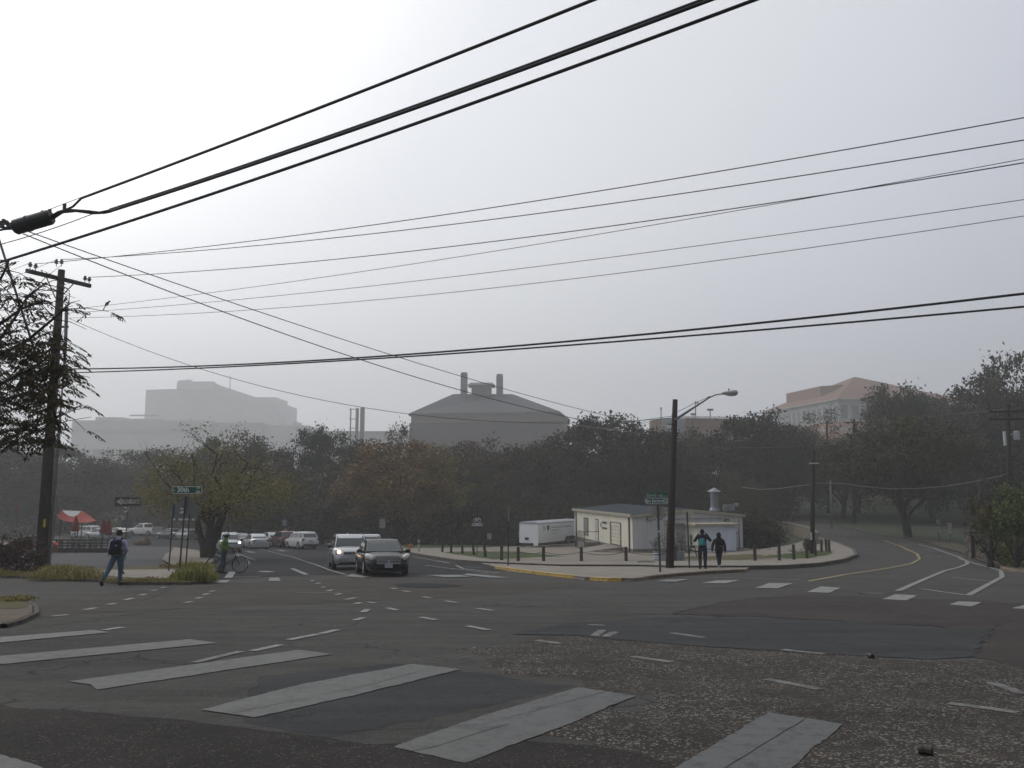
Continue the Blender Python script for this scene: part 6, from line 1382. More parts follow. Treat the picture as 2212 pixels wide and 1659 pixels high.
    b=B(); b.box((xr_+.05,0,gc+.16),(.2,W*.86,.26),taper=.96); b.build('rear_bumper',lower or (pm if kind!='suv' else TRIM),e)
    if rails:
        for s in (-1,1): b=B(); b.tube([(xb-.1,s*wt*.9,zr-.01),(xb-.2,s*wt*.9,zr+.06),(xc+.2,s*wt*.9,zr+.06),(xc+.1,s*wt*.9,zr-.01)],.022,6); b.build('roof_rail',TRIM,e)
    b=B(); b.prism([(xc+.2,zr+.02),(xc+.28,zr+.02),(xc+.12,zr+.10)],'Y',-.02,.02); b.build('antenna',pm,e)
    if pk:
        b=B(); 
        for s in (-1,1): b.box(((xd+xr_)/2,s*(hw-.06),tl+.05),(xd-xr_-.1,.10,.10))
        b.box((xr_+.06,0,tl+.05),(.08,W-.14,.10)); b.build('bed_rail',pm,e); b=B(); b.box(((xd+xr_)/2,0,tl+.03),(xd-xr_-.2,W-.3,.02)); b.build('bed',TRIM,e)
    return e
def hv(deg): a=rad(deg); return (math.sin(a),-math.cos(a))      # heading towards the camera, turned to picture right
def hw_(deg): a=rad(deg); return (-math.sin(a),math.cos(a))      # heading away, turned to picture left
def cpos(u,y,off=.0): x=X(u,y); return Vector((x,y,hgt(x,y)+off))
BLKP=M('paint_black',(.006,.006,.007),.22,0,var=.04,coat=.15,spec=.35); SIL=paint('paint_silver',(.42,.43,.45),.55); WHTP=paint('paint_white_car',(.72,.73,.72),0.,.3); SILG=paint('paint_silver_green',(.30,.33,.31),.5); MAR=paint('paint_maroon',(.13,.04,.045),.4); DKG=paint('paint_dark_grey',(.045,.047,.052),.4); REDP=paint('paint_red',(.22,.02,.02),.3)
car('sedan','sedan','black sedan with chrome barred grille and dark headlights, first in the queue at the crossing',BLKP,cpos(826.5,36.6,.02),hv(16),ws=GLSL,rimm=CHR)
car('suv','suv','silver suv with glowing warm headlights waiting behind the black sedan',SIL,cpos(757,43.2,.02),hv(15),cat='suv',lit=LITW,rails=True,ws=GLSL)
car('suv','suv','white suv showing only its roof and rear window between two waiting cars',WHTP,cpos(797,62),hw_(14),cat='suv')
car('suv','suv','silver suv with two bright headlights coming down the road behind the cyclist',SIL,cpos(498,76,.02),hv(27),cat='suv',lit=LITC,rails=True)
G3='cars parked at an angle on the far side of the road'
car('sedan','sedan','silver sedan parked with its rear to the camera, just left of the pale green hatchback',SIL,cpos(556,85.5),hw_(31),group=G3,ws=GLSL,windows=GLSL)
car('suv','suv','dark suv parked behind the silver sedan, only its roof showing',DKG,cpos(547,99),hw_(45),cat='suv',group=G3)
car('sedan','sedan','dark grey sedan parked behind the oncoming silver suv, with red tail lights',DKG,cpos(512,90),hw_(60),group=G3,tail_lit=True)
car('hatch','hatchback','pale silver green hatchback between the silver sedan and the maroon suv',SILG,cpos(588,93),hw_(34),group=G3,ws=GLSL,windows=GLSL)
car('suv','suv','maroon suv parked between the green hatchback and the white suv',MAR,cpos(617,89),hw_(32),cat='suv',group=G3)
car('suv','suv','white suv with black rear bumper and red tail lights, nearest of the parked row',WHTP,cpos(654,84.5),hw_(38),cat='suv',group=G3,tail_lit=False)
car('pickup','pickup_truck','white pickup truck parked behind the one way sign and stop sign',WHTP,cpos(318,126),hw_(64),cat='pickup truck')
car('sedan','sedan','dark sedan parked behind the back turned signs, right of the white pickup',DKG,cpos(372,114),hw_(60))
car('hatch','hatchback','pale hatchback glimpsed between the sign posts and the elm trunk',SILG,cpos(407,112),hw_(50))
car('sedan','sedan','pale sedan parked beyond the red umbrellas, left of the walking man',SILG,cpos(259,118),hw_(60))
car('sedan','sedan','silver sedan parked just beyond the right end of the red canopy',SIL,cpos(222,116),hw_(64))
car('suv','suv','white suv parked beyond the middle of the red canopy',WHTP,cpos(192,119),hw_(64),cat='suv')
car('hatch','hatchback','red hatchback with dark windows parked behind the utility pole foot',REDP,cpos(66,70.5),(-.995,.10),tail_lit=True)
# ---------------------------------------------------------------- people
def person(name,label,P,rz,J,seg,parts_mat,hs=1.,fingers=None,sub=2,fair=(.30,.19,.14)):
    """J: joint -> (x,y,z,radius) ; seg: edges ; parts_mat: list of (material, edges)"""
    e=empty(name,P,rz,label,'person'); names=list(J); V=[J[k][:3] for k in names]; Rr=[J[k][3] for k in names]; E=[(names.index(a),names.index(b)) for a,b in seg]
    me=bpy.data.meshes.new('sk'); me.from_pydata([tuple(v) for v in V],E,[]); o=bpy.data.objects.new('sk',me); COL.objects.link(o)
    md=o.modifiers.new('s','SKIN'); md.use_smooth_shade=True; md.branch_smoothing=.35
    for i,sv in enumerate(me.skin_vertices[0].data):
        r_=Rr[i]; k_=1.22 if r_>.03 else 1.05; k_=1.0 if names[i] in('head','crown') else k_; sv.radius=(r_*k_,r_*k_); sv.use_root=(names[i]=='pelvis')
    m2=o.modifiers.new('u','SUBSURF'); m2.levels=sub; m2.render_levels=sub
    bm_=eval_mesh(o,'body'); bpy.data.objects.remove(o)
    bm_.materials.clear(); segs=[]
    for mi,(mt,ed) in enumerate(parts_mat):
        bm_.materials.append(mt)
        for a,b in ed: segs.append((Vector(J[a][:3]),Vector(J[b][:3]),mi,max(Rr[names.index(a)] if not isinstance(Rr[names.index(a)],tuple) else max(Rr[names.index(a)]),.01)))
    idx=[]
    for p in bm_.polygons:
        c=p.center; best=(1e9,0)
        for a,b,mi,rr_ in segs:
            ab=b-a; t=max(0,min(1,(c-a).dot(ab)/max(ab.length_squared,1e-9))); d=(c-(a+ab*t)).length/rr_**.5
            if d<best[0]: best=(d,mi)
        idx.append(best[1])
    bm_.polygons.foreach_set('material_index',idx); bm_.polygons.foreach_set('use_smooth',[True]*len(idx)); bm_.update()
    link('body',bm_,e); return e
SK=M('skin',(.30,.185,.14),.55,var=.1,scale=8); SKD=M('skin_dark',(.16,.095,.07),.55,var=.1,scale=8)
def hand(J,seg,pre,wrist,dirv,side,curl,thumb,s=1.):
    """palm and five fingers; dirv: finger direction, side: across the palm, curl: direction the fingers bend towards"""
    w=Vector(J[wrist][:3]); d=Vector(dirv).normalized(); sd=Vector(side).normalized(); cu=Vector(curl).normalized(); E=[]
    pm=w+d*.055*s; J[pre+'palm']=(*pm,.028*s); seg.append((wrist,pre+'palm')); E.append((wrist,pre+'palm'))
    for i,(o,l) in enumerate(((-.027,.062),(-.009,.075),(.010,.070),(.028,.055))):
        k=pm+d*.035*s+sd*o*s; m=k+(d*.8+cu*.45).normalized()*l*.5*s; t=m+(d*.35+cu*.9).normalized()*l*.5*s
        for nm,q,r_ in (('k',k,.0105),('m',m,.009),('t',t,.007)): J[f'{pre}f{i}{nm}']=(*q,r_*s)
        for a,b in ((pre+'palm',f'{pre}f{i}k'),(f'{pre}f{i}k',f'{pre}f{i}m'),(f'{pre}f{i}m',f'{pre}f{i}t')): seg.append((a,b)); E.append((a,b))
    k=w+d*.03*s-sd*.03*s*thumb; m=k+(d*.6-sd*.8*thumb+cu*.3).normalized()*.035*s; t=m+(d*.9-sd*.2*thumb+cu*.4).normalized()*.03*s
    for nm,q,r_ in (('k',k,.012),('m',m,.0105),('t',t,.008)): J[pre+'th'+nm]=(*q,r_*s)
    for a,b in ((pre+'palm',pre+'thk'),(pre+'thk',pre+'thm'),(pre+'thm',pre+'tht')): seg.append((a,b)); E.append((a,b))
    return E
def head_parts(e,J,haircol,hair='short',face=SK,fwd=(0,1,0)):
    h=Vector(J['head'][:3]); f=Vector(fwd).normalized(); s=Vector((f.y,-f.x,0)); up=Vector((0,0,1)); Rm=Matrix((s,f,up)).transposed()
    hm=M('hair_'+hair+str(haircol[0]),haircol,.8,var=.4,scale=30,bump=.9,bscale=60)
    b=B()
    def nz(bb,amp,sc):
        bb.v=[tuple(Vector(v)+(Vector(v)-h)*amp*noise.noise(Vector(v)*sc)) for v in bb.v]
    if hair=='short': b.ell(h-f*.018+up*.025,(.093,.112,.108),18,12,Rm); nz(b,.22,22)
    elif hair=='bald_dark': b.ell(h-f*.012+up*.02,(.086,.103,.102),18,12,Rm)
    else:
        b.ell(h-f*.015+up*.02,(.10,.118,.118),18,12,Rm); b.ell(h-f*.07-up*.15,(.105,.055,.17),14,10,Rm); b.ell(h-f*.09-up*.28+s*.03,(.085,.04,.10),12,8,Rm); nz(b,.10,18)
    # keep the face clear
    b.v=[tuple(h+(Vector(v)-h)*(1-.22*max(0,min(1,((Vector(v)-h).dot(f)-.03)/.06))*max(0,min(1,(.05-(Vector(v)-h).z)/.06)))) for v in b.v]
    b.build('hair',hm,e,smooth=True)
    b=B(); b.ell(h+f*.100-up*.015,(.014,.02,.024),8,6,Rm)
    for sg in (-1,1): b.ell(h+s*sg*.083-f*.005-up*.01,(.012,.02,.03),8,6,Rm)
    b.build('face',face,e,smooth=True)
    b=B(); 
    for sg in (-1,1): b.ell(h+f*.088+s*sg*.032+up*.012,(.012,.008,.007),8,5,Rm)
    b.build('eyes',M('eye_dark',(.03,.025,.02),.3),e,smooth=True); b=B(); b.ell(h+f*.088-up*.055,(.022,.008,.006),8,5,Rm); b.build('mouth',M('lip',(.22,.09,.08),.5),e,smooth=True)
def shoe(e,ank,toe,mat,s=1.):
    a=Vector(ank); t=Vector(toe); b=B(); d=(t-a); b.tube([a-d*.28+Vector((0,0,.01)),a-d*.1,a.lerp(t,.35),a.lerp(t,.8),t+d*.06],[.030*s,.047*s,.048*s,.046*s,.026*s],10); b.build('shoe',mat,e,smooth=True)
TORS=[('pelvis','waist'),('waist','chest'),('chest','upper')]
# --- man with backpack, walking away to the right
JEAN=M('jeans_blue',(.09,.15,.24),.9,var=.35,scale=5,bump=.3,bscale=60); SHIRT=M('shirt_lavender',(.44,.45,.62),.85,var=.15,scale=6,bump=.2); SHB=M('shoe_black',(.018,.017,.017),.6); NAVY=M('backpack_navy',(.014,.017,.045),.75,var=.3,scale=8,bump=.3); NAVD=M('backpack_black',(.010,.011,.018),.7,bump=.3)
J=dict(pelvis=(0,0,.98,.145),waist=(0,.01,1.10,.135),chest=(0,.02,1.28,.155),upper=(0,.03,1.42,.125),neck=(0,.05,1.51,.056),nk2=(0,.065,1.575,.055),head=(0,.085,1.66,.092),crown=(0,.075,1.745,.068),
 lsh=(-.19,.02,1.415,.062),lel=(-.27,.06,1.16,.048),lwr=(-.22,.22,1.0,.034),rsh=(.19,.02,1.415,.062),rel=(.265,-.04,1.14,.048),rwr=(.19,.10,.99,.036),
 lhip=(-.095,0,.90,.098),lkn=(-.19,-.12,.53,.066),lan=(-.30,-.36,.19,.045),rhip=(.095,.01,.90,.098),rkn=(.10,.06,.50,.066),ran=(.10,.02,.09,.047))
seg=TORS+[('upper','neck'),('neck','nk2'),('nk2','head'),('head','crown'),('upper','lsh'),('lsh','lel'),('lel','lwr'),('upper','rsh'),('rsh','rel'),('rel','rwr'),('pelvis','lhip'),('lhip','lkn'),('lkn','lan'),('pelvis','rhip'),('rhip','rkn'),('rkn','ran')]
hl=hand(J,seg,'l','lwr',(.1,.6,-.4),(.8,0,.3),(.5,.3,-.6),1); hr=hand(J,seg,'r','rwr',(-.15,.5,-.7),(.3,.8,.2),(-.6,.2,-.4),1)
g=gp(250,1264); MP=g
man=person('person','walking man with brown hair, lavender shirt, jeans and a dark backpack, seen from behind',g+Vector((0,0,-.0)),rad(10),J,seg,[(SK,[('neck','nk2'),('nk2','head'),('head','crown')]+hl+hr),(SHIRT,TORS[1:]+[('upper','lsh'),('lsh','lel'),('lel','lwr'),('upper','rsh'),('rsh','rel'),('rel','rwr'),('upper','neck')]),(JEAN,[('pelvis','waist'),('pelvis','lhip'),('lhip','lkn'),('lkn','lan'),('pelvis','rhip'),('rhip','rkn'),('rkn','ran')])])
man.scale=(1.1,1.08,1.03)
head_parts(man,J,(.055,.035,.022),'short'); shoe(man,(-.31,-.38,.14),(-.30,-.31,.025),SHB,1.15); shoe(man,(.10,.01,.055),(.115,.19,.04),M('shoe_blue',(.03,.045,.06),.7),1.05)
b=B(); b.lathe((0,.03,0),[(.085,1.46),(.075,1.53),(.068,1.53),(.07,1.46)],14); b.build('collar',M('collar_white',(.55,.6,.66),.8),man,smooth=True)
b=B(); b.lathe((0,0,0),[(.150,.97),(.150,1.005)],18); b.build('belt',M('belt_grey',(.2,.2,.2),.7),man)
bag=empty('backpack',man.location,man.rotation_euler[2],'dark navy backpack with a black lower pocket, worn by the walking man','backpack'); bag.scale=man.scale
def rbox(bb,c,d,k=.25,n=8,tilt=0.):
    bb.ell((0,0,0),(1,1,1),20,14); m=20*15; o=len(bb.v)-m; Rm=Matrix.Rotation(tilt,3,'X')
    for i in range(o,len(bb.v)):
        v=Vector(bb.v[i]); q=Vector((math.copysign(abs(v.x)**k,v.x),math.copysign(abs(v.y)**k,v.y),math.copysign(abs(v.z)**k,v.z))); q=Rm@Vector((q.x*d[0]/2,q.y*d[1]/2,q.z*d[2]/2)); bb.v[i]=tuple(q+Vector(c))
b=B(); rbox(b,(0,-.215,1.26),(.33,.22,.44),.42,tilt=.06); b.build('main_bag',NAVY,bag,smooth=True); b=B(); rbox(b,(0,-.27,1.12),(.37,.26,.24),.45); b.build('lower_pocket',NAVD,bag,smooth=True)
for s in (-1,1):
    b=B(); b.tube([(s*.09,-.13,1.44),(s*.11,-.03,1.515),(s*.125,.10,1.49),(s*.13,.185,1.36),(s*.15,.16,1.2),(s*.17,.0,1.1),(s*.13,-.12,1.08)],[.022,.028,.026,.022,.016,.012,.012],6); b.build('strap',NAVY,bag,smooth=True)
b=B(); b.tube([(-.16,-.2,1.06),(-.20,-.18,1.0),(-.235,-.16,.93)],[.014,.012,.010],5); b.build('strap_tail',NAVD,bag); b=B(); b.tube([(-.03,-.13,1.5),(0,-.17,1.535),(.03,-.13,1.5)],.010,5); b.build('handle',NAVD,bag)
b=B(); b.box((0.03,-.325,1.30),(.07,.01,.05),m=Matrix.Rotation(.6,3,'Y')); b.build('logo_patch',M('patch_grey',(.25,.26,.28),.6),bag); b=B(); b.box((.17,-.25,1.225),(.06,.02,.012)); b.build('zip_pull',STK,bag)
# --- man in dark top photographing, turquoise bag
DNV=M('top_dark',(.022,.018,.032),.85,var=.3,bump=.2); PNT2=M('trousers_dark',(.04,.042,.058),.9,var=.25,bump=.2)
J=dict(pelvis=(0,0,.97,.145),waist=(0,0,1.09,.14),chest=(0,.0,1.28,.16),upper=(0,.0,1.42,.13),neck=(0,.02,1.51,.06),nk2=(0,.03,1.57,.056),head=(0,.045,1.65,.092),crown=(0,.04,1.735,.068),
 lsh=(-.2,.0,1.42,.065),lel=(-.33,.06,1.20,.052),lwr=(-.17,.16,1.50,.036),rsh=(.2,.0,1.42,.065),rel=(.36,.05,1.22,.052),rwr=(.17,.15,1.55,.036),
 lhip=(-.10,0,.88,.10),lkn=(-.115,.02,.50,.068),lan=(-.12,-.09,.12,.05),rhip=(.10,0,.88,.10),rkn=(.095,.04,.49,.068),ran=(.09,.02,.09,.05))
seg=TORS+[('upper','neck'),('neck','nk2'),('nk2','head'),('head','crown'),('upper','lsh'),('lsh','lel'),('lel','lwr'),('upper','rsh'),('rsh','rel'),('rel','rwr'),('pelvis','lhip'),('lhip','lkn'),('lkn','lan'),('pelvis','rhip'),('rhip','rkn'),('rkn','ran')]
hl=hand(J,seg,'l','lwr',(.35,.25,.6),(.2,.9,0),(.8,.1,.1),1); hr=hand(J,seg,'r','rwr',(-.35,.25,.6),(-.2,.9,0),(-.8,.1,.1),1)
g=gp(1519,1229,HA); A2=g
p2=person('person','standing man in dark clothes raising both hands to his face, seen from behind',g,rad(-9),J,seg,[(SKD,[('neck','nk2'),('nk2','head'),('head','crown')]+hl+hr),(DNV,TORS[1:]+[('upper','lsh'),('lsh','lel'),('lel','lwr'),('upper','rsh'),('rsh','rel'),('rel','rwr'),('upper','neck')]),(PNT2,[('pelvis','waist'),('pelvis','lhip'),('lhip','lkn'),('lkn','lan'),('pelvis','rhip'),('rhip','rkn'),('rkn','ran')])])
p2.scale=(1.15,1.1,1.05)
head_parts(p2,J,(.012,.010,.009),'bald_dark',SKD); shoe(p2,(-.12,-.11,.07),(-.13,.06,.03),M('shoe_maroon',(.07,.015,.02),.7)); shoe(p2,(.09,.01,.055),(.12,.19,.035),SHB)
b=B(); b.lathe((0,0,0),[(.155,.96),(.165,1.0),(.158,1.12)],16); b.build('jumper_hem',DNV,p2,smooth=True)
b=B(); b.ell((0,-.03,1.50),(.13,.09,.06),12,8); b.build('hood',M('hood_blue',(.03,.035,.06),.85),p2,smooth=True)
ph=empty('phone',p2.matrix_basis@Vector((.02,.26,1.63)),rad(-9),'small phone held up in front of the standing man','phone'); b=B(); b.box((0,0,0),(.15,.012,.08)); b.build('case',SB,ph)
bag=empty('drawstring_bag',p2.location,p2.rotation_euler[2],'turquoise bag worn on the back of the man in dark clothes','bag'); bag.scale=p2.scale
b=B(); rbox(b,(-.03,-.20,1.21),(.27,.12,.33),.5,tilt=.05); b.v=[(x+(-.04 if False else 0)+ (x+.03)*(-.30*(z-1.21)/.17),y,z) for x,y,z in b.v]; b.build('sack',M('bag_turquoise',(.05,.32,.34),.7,var=.2,scale=8,bump=.4),bag,smooth=True)
b=B(); b.prism([(-.14,1.10),(-.04,1.10),(-.02,1.33)],'Y',-.268,-.262); b.build('pattern',M('bag_teal',(.12,.42,.44),.7),bag)
b=B(); b.box((-.03,-.20,1.035),(.27,.11,.03)); b.build('base',NAVD,bag)
for s in (-1,1): b=B(); b.tube([(s*.05-.02,-.15,1.36),(s*.11,-.06,1.53),(s*.14,.10,1.48),(s*.15,.17,1.3),(s*.16,.0,1.08),(s*.11-.03,-.15,1.05)],.010,5); b.build('strap',NAVD,bag,smooth=True)
# --- woman with long hair and dark backpack
OLV=M('jacket_olive',(.040,.036,.028),.9,var=.3,bump=.3); LEG=M('leggings_navy',(.022,.028,.055),.85,var=.2)
J=dict(pelvis=(0,0,.90,.135),waist=(0,0,1.0,.135),chest=(0,.0,1.16,.145),upper=(0,.0,1.30,.115),neck=(0,.02,1.385,.05),nk2=(0,.03,1.43,.048),head=(0,.04,1.51,.086),crown=(0,.035,1.59,.062),
 lsh=(-.17,.0,1.30,.060),lel=(-.26,.0,1.05,.055),lwr=(-.29,.03,.82,.045),rsh=(.17,.0,1.30,.060),rel=(.24,-.02,1.04,.055),rwr=(.25,.0,.78,.045),
 lhip=(-.08,0,.82,.092),lkn=(-.05,.05,.46,.056),lan=(-.03,.0,.12,.036),rhip=(.08,0,.82,.092),rkn=(.03,.10,.48,.056),ran=(.02,.22,.14,.036))
seg=TORS+[('upper','neck'),('neck','nk2'),('nk2','head'),('head','crown'),('upper','lsh'),('lsh','lel'),('lel','lwr'),('upper','rsh'),('rsh','rel'),('rel','rwr'),('pelvis','lhip'),('lhip','lkn'),('lkn','lan'),('pelvis','rhip'),('rhip','rkn'),('rkn','ran')]
hl=hand(J,seg,'l','lwr',(-.05,.1,-1),(.1,1,0),(.7,.1,-.2),1); hr=hand(J,seg,'r','rwr',(.05,.1,-1),(.1,1,0),(-.7,.1,-.2),1)
g=gp(1554.5,1227.5,HA)
p3=person('person','woman with long dark hair, olive jacket and navy leggings walking away from the camera',g,rad(-14),J,seg,[(SK,[('neck','nk2'),('nk2','head'),('head','crown')]+hl+hr),(OLV,TORS+[('upper','lsh'),('lsh','lel'),('lel','lwr'),('upper','rsh'),('rsh','rel'),('rel','rwr'),('upper','neck')]),(LEG,[('pelvis','lhip'),('lhip','lkn'),('lkn','lan'),('pelvis','rhip'),('rhip','rkn'),('rkn','ran')])])
p3.scale=(1.14,1.1,1.04)
head_parts(p3,J,(.022,.016,.014),'long'); WS=M('shoe_white',(.5,.48,.44),.7); shoe(p3,(-.03,-.02,.055),(-.04,.14,.035),WS,.9); shoe(p3,(.02,.21,.10),(.02,.36,.05),WS,.9)
b=B(); b.lathe((0,0,0),[(.185,.80),(.18,.84),(.155,1.0),(.165,1.16)],18); b.build('jacket_skirt',OLV,p3,smooth=True)
bag=empty('backpack',p3.location,p3.rotation_euler[2],'black backpack with a small red badge on the back of the long haired woman','backpack'); bag.scale=p3.scale
b=B(); rbox(b,(.02,-.20,1.10),(.29,.17,.40),.45); b.build('main_bag',M('backpack_dark',(.012,.012,.014),.8),bag,smooth=True)
b=B(); b.cyl((.07,-.285,1.03),.035,.012,12,'Y'); bd_=b.build('badge',M('badge_red',(.35,.02,.04),.5),bag); b=B(); b.cyl((.06,-.292,1.04),.018,.008,8,'Y'); b.build('badge_centre',M('badge_pink',(.7,.4,.4),.5),bd_)
for s in (-1,1): b=B(); b.tube([(s*.08,-.12,1.28),(s*.10,-.03,1.385),(s*.12,.09,1.34),(s*.13,.12,1.15),(s*.14,.0,.98),(s*.1,-.12,.95)],.014,5); b.build('strap',NAVD,bag,smooth=True)
# --- cyclist pushing a bicycle
bk=gp(490,1238,.0); y=bk.y; S=y/K
bx0,bx1=X(467,y),X(515.5,y)
# wheel centres from the picture
wr=.355
bike=empty('bicycle',(bk.x,bk.y,hgt(bk.x,bk.y)+.02),rad(3),'dark hybrid bicycle pushed across the road by the cyclist in green','bicycle')
xw0,xw1=-.565,.565
BF=M('bike_frame',(.04,.035,.035),.4,.3); BT=M('bike_tyre',(.012,.012,.012),.8); SPK=M('spoke',(.3,.3,.3),.3,.8)
fr=B()
BBk=(-.13,0,.30); STt=(-.30,0,.80); HT=(.33,0,.84); HB_=(.37,0,.70)
for a,b_,r_ in ((BBk,STt,.018),(STt[:2]+(.76,),HT,.017),(BBk,HB_,.021),(BBk,(xw0,.05,wr),.011),(BBk,(xw0,-.05,wr),.011),((-.28,0,.74),(xw0,.05,wr),.009),((-.28,0,.74),(xw0,-.05,wr),.009),(HT,HB_,.022)): fr.tube([a,b_],r_,7)
fr.build('frame',BF,bike,smooth=True)
b=B(); 
for s in (-.05,.05): b.tube([HB_,(.40,s,.62),(xw1,s,wr)],.013,6)
b.build('fork',BF,bike); b=B(); b.tube([HT,(.30,0,1.0)],.014,6); b.tube([(.28,-.28,1.02),(.30,-.1,1.02),(.32,0,1.0),(.30,.1,1.02),(.28,.28,1.02)],.014,6); b.tube([(.28,-.28,1.02),(.20,-.30,1.03)],.019,6); b.tube([(.28,.28,1.02),(.20,.30,1.03)],.019,6); b.build('handlebar',BF,bike,smooth=True)
for xw in (xw0,xw1):
    b=B(); b.tube([(xw+wr*math.cos(a),0,wr+wr*.985*math.sin(a)) for a in [k*math.pi/18 for k in range(37)]],.019,8,cap=False); wh=b.build('wheel',BT,bike,smooth=True)
    b=B(); b.tube([(xw+(wr-.03)*math.cos(a),0,wr+(wr-.03)*math.sin(a)) for a in [k*math.pi/18 for k in range(37)]],.010,6,cap=False); b.cyl((xw,0,wr),.025,.09,8,'Y'); b.build('rim',SPK,wh)
    b=B()
    for k in range(18): a=k*2*math.pi/18; b.tube([(xw,.02*(-1)**k,wr),(xw+(wr-.03)*math.cos(a),0,wr+(wr-.03)*math.sin(a))],.0016,3,cap=False)
    b.build('spokes',SPK,wh)
b=B(); rbox(b,(-.33,0,.87),(.27,.15,.06),.6); b.tube([(-.30,0,.80),(-.32,0,.86)],.013,6); b.build('saddle',BT,bike,smooth=True)
b=B(); b.cyl((-.13,-.05,.30),.09,.012,18,'Y'); b.tube([(-.13,-.07,.30),(-.02,-.08,.17)],.012,6); b.box((-.01,-.13,.165),(.09,.09,.02)); b.tube([(-.13,.07,.30),(-.24,.08,.43)],.012,6); b.box((-.25,.13,.435),(.09,.09,.02)); b.build('crank',BF,bike)
b=B(); b.tube([(-.13,-.055,.39),(xw0,-.055,wr+.04)],.006,4); b.tube([(-.13,-.055,.21),(xw0,-.055,wr-.04)],.006,4); b.build('chain',BF,bike)
b=B(); rbox(b,(-.20,-.06,.60),(.15,.10,.24),.5); pan=b.build('frame_bag',NAVD,bike,smooth=True)
GRN=M('jacket_green',(.10,.20,.035),.8,var=.25,scale=7,bump=.3); J2=M('jeans_mid',(.07,.085,.13),.9,var=.3,bump=.3)
J=dict(pelvis=(0,0,.90,.125),waist=(.01,0,1.02,.125),chest=(.02,0,1.20,.135),upper=(.03,0,1.33,.105),neck=(.05,0,1.42,.05),nk2=(.065,0,1.47,.05),head=(.085,0,1.55,.088),crown=(.075,0,1.64,.065),
 lsh=(.03,.17,1.33,.058),lel=(.05,.24,1.08,.047),lwr=(.24,.20,1.03,.034),rsh=(.03,-.17,1.33,.058),rel=(.02,-.24,1.08,.047),rwr=(.22,-.22,1.04,.034),
 lhip=(0,.085,.82,.092),lkn=(-.04,.09,.47,.062),lan=(-.20,.09,.16,.045),rhip=(0,-.085,.82,.092),rkn=(.06,-.10,.46,.062),ran=(.0,-.10,.09,.045))
seg=TORS+[('upper','neck'),('neck','nk2'),('nk2','head'),('head','crown'),('upper','lsh'),('lsh','lel'),('lel','lwr'),('upper','rsh'),('rsh','rel'),('rel','rwr'),('pelvis','lhip'),('lhip','lkn'),('lkn','lan'),('pelvis','rhip'),('rhip','rkn'),('rkn','ran')]
hl=hand(J,seg,'l','lwr',(1,-.05,.0),(0,1,0),(.1,0,-1),-1,.95); hr=hand(J,seg,'r','rwr',(1,.05,.0),(0,1,0),(.1,0,-1),1,.95)
cp=Vector(bike.location)+Vector((-.06,-.34,0)); cp.z=hgt(cp.x,cp.y)+.0
cy_=person('person','cyclist in a green top, jeans and white helmet walking beside the bicycle to the right',cp,rad(3),J,seg,[(SKD,[('neck','nk2'),('nk2','head'),('head','crown')]+hl+hr),(GRN,TORS[1:]+[('pelvis','waist'),('upper','lsh'),('lsh','lel'),('lel','lwr'),('upper','rsh'),('rsh','rel'),('rel','rwr'),('upper','neck')]),(J2,[('pelvis','lhip'),('lhip','lkn'),('lkn','lan'),('pelvis','rhip'),('rhip','rkn'),('rkn','ran')])])
cy_.scale=(1.2,1.2,1.07)
head_parts(cy_,J,(.02,.015,.012),'short',SKD,(1,0,0)); shoe(cy_,(-.20,.09,.10),(-.08,.09,.03),SHB); shoe(cy_,(.0,-.10,.055),(.18,-.10,.035),SHB)
h=Vector(J['head'][:3]); b=B(); o=len(b.v); b.ell(h+Vector((-.01,0,.045)),(.135,.105,.095),20,12); b.v=[(x,y,max(z,h.z+.035)) for x,y,z in b.v]; hm_=b.build('helmet',M('helmet_white',(.55,.62,.60),.4),cy_,smooth=True)
b=B(); 
for s in (-.04,.0,.04): b.ell(h+Vector((.03,s,.128-abs(s)*.5)),(.05,.008,.012),8,5)
b.build('helmet_vent',TRIM,hm_,smooth=True); b=B(); b.tube([h+Vector((.02,s_,.04)) for s_ in (-.1,)]+[h+Vector((.05,-.06,-.07)),h+Vector((.05,.06,-.07)),h+Vector((.02,.1,.04))],.005,4); b.build('helmet_strap',TRIM,hm_)
b=B(); b.lathe((0,0,0),[(.15,.84),(.145,.9),(.13,1.02)],16); b.build('jacket_hem',GRN,cy_,smooth=True)
# distant walker with dark clothes behind the sign stack is too small to tell; leaning rod on the verge
g=gp(267,1243,HL); b=B(); b.tube([gp(268,1240,HL),at(254,1213,g.y+.1),at(243,1180,g.y+.3)],[.03,.03,.015],6); tag(b.build('leaning_rod',M('rod_rust',(.07,.05,.045),.7)),'thin rusty leaning guy rod standing on the verge left of the walking man','rod')
# ---------------------------------------------------------------- sky, light, haze, camera
w=bpy.data.worlds.new("World"); scene.world=w; w.use_nodes=True; nt=w.node_tree; nt.nodes.clear()
N=nt.nodes.new; Lk=nt.links.new
out=N('ShaderNodeOutputWorld'); bg=N('ShaderNodeBackground'); bg2=N('ShaderNodeBackground'); add=N('ShaderNodeAddShader')
SUN_AZ=-46.; SUN_EL=38.      # azimuth measured from +Y towards +X
sky=N('ShaderNodeTexSky'); sky.sky_type='NISHITA'; sky.sun_disc=False; sky.sun_elevation=rad(SUN_EL); sky.sun_rotation=rad(SUN_AZ)
sky.dust_density=6; sky.air_density=1.2; sky.ozone_density=1
hs=N('ShaderNodeHueSaturation'); hs.inputs['Saturation'].default_value=.18; Lk(sky.outputs[0],hs.inputs['Color'])
Lk(hs.outputs[0],bg.inputs[0]); bg.inputs[1].default_value=SKY_S
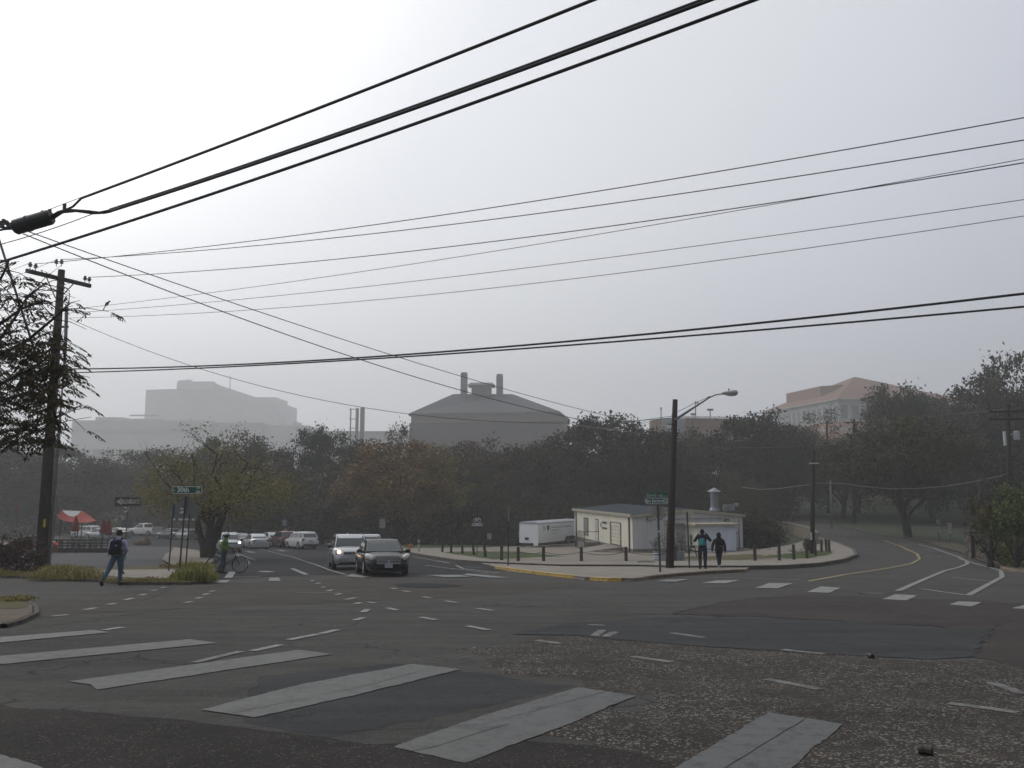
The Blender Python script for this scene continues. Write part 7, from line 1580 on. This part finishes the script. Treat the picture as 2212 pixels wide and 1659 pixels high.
# cloud deck : bright around the hidden sun, even grey elsewhere
tc=N('ShaderNodeTexCoord'); dot=N('ShaderNodeVectorMath'); dot.operation='DOT_PRODUCT'
sd=Vector((math.sin(rad(SUN_AZ))*math.cos(rad(SUN_EL)),math.cos(rad(SUN_AZ))*math.cos(rad(SUN_EL)),math.sin(rad(SUN_EL))))
nrm=N('ShaderNodeVectorMath'); nrm.operation='NORMALIZE'; Lk(tc.outputs['Generated'],nrm.inputs[0])
Lk(nrm.outputs[0],dot.inputs[0]); dot.inputs[1].default_value=sd
ns=N('ShaderNodeTexNoise'); ns.inputs['Scale'].default_value=1.9; ns.inputs['Detail'].default_value=3; Lk(nrm.outputs[0],ns.inputs['Vector'])
ad=N('ShaderNodeMath'); ad.operation='MULTIPLY_ADD'; Lk(ns.outputs[0],ad.inputs[0]); ad.inputs[1].default_value=.22; sb_=N('ShaderNodeMath'); sb_.operation='SUBTRACT'; Lk(dot.outputs['Value'],sb_.inputs[0]); sb_.inputs[1].default_value=.11; Lk(sb_.outputs[0],ad.inputs[2])
cr=N('ShaderNodeValToRGB'); Lk(ad.outputs[0],cr.inputs[0]); cr.color_ramp.interpolation='LINEAR'
els=cr.color_ramp.elements
els[0].position=0; els[0].color=(*DECK[0][1],1); els[1].position=1.; els[1].color=(*DECK[-1][1],1)
for q_,c_ in DECK[1:-1]: e=els.new(q_); e.color=(*c_,1)
Lk(cr.outputs[0],bg2.inputs[0]); bg2.inputs[1].default_value=DECK_S
Lk(bg.outputs[0],add.inputs[0]); Lk(bg2.outputs[0],add.inputs[1]); Lk(add.outputs[0],out.inputs[0])
ld=bpy.data.lights.new('sun','SUN'); ld.energy=SUN_E; ld.angle=rad(14); ld.color=(1,.95,.86)
lo=bpy.data.objects.new('sun',ld); COL.objects.link(lo); lo.rotation_euler=sd.to_track_quat('Z','Y').to_euler(); lo.location=(0,0,60)
hb=B(); zb=min(v.co.z for v in bpy.data.objects['ground'].data.vertices)-1.; hb.box((0,560,(HAZE_TOP+zb)/2),(1660,1240,HAZE_TOP-zb))
hm=bpy.data.materials.new('haze'); hm.use_nodes=True; ht=hm.node_tree; ht.nodes.clear()
ho=ht.nodes.new('ShaderNodeOutputMaterial'); pv=ht.nodes.new('ShaderNodeVolumePrincipled'); ht.links.new(pv.outputs[0],ho.inputs['Volume'])
pv.inputs['Color'].default_value=(.955,.965,.975,1); pv.inputs['Density'].default_value=HAZE; pv.inputs['Anisotropy'].default_value=.25
tag(hb.build('haze',hm),kind='stuff')
cam=bpy.data.cameras.new('camera'); co=bpy.data.objects.new('camera',cam); COL.objects.link(co); scene.camera=co
cam.sensor_fit='HORIZONTAL'; cam.sensor_width=36; cam.lens=36*F/2212; cam.clip_end=4000; cam.clip_start=.05
co.location=(0,0,CAMH); co.rotation_euler=(rad(90)+TH,0,0)
vs=scene.view_settings; vs.view_transform='Standard'; vs.look='None'; vs.exposure=EXPO; vs.gamma=1; vs.use_curve_mapping=False
scene.render.engine='CYCLES'; cy=scene.cycles; cy.use_denoising=True; cy.max_bounces=5; cy.diffuse_bounces=2; cy.glossy_bounces=2; cy.transmission_bounces=3; cy.volume_bounces=1; cy.transparent_max_bounces=4
cy.sample_clamp_indirect=4; cy.caustics_reflective=False; cy.caustics_refractive=False
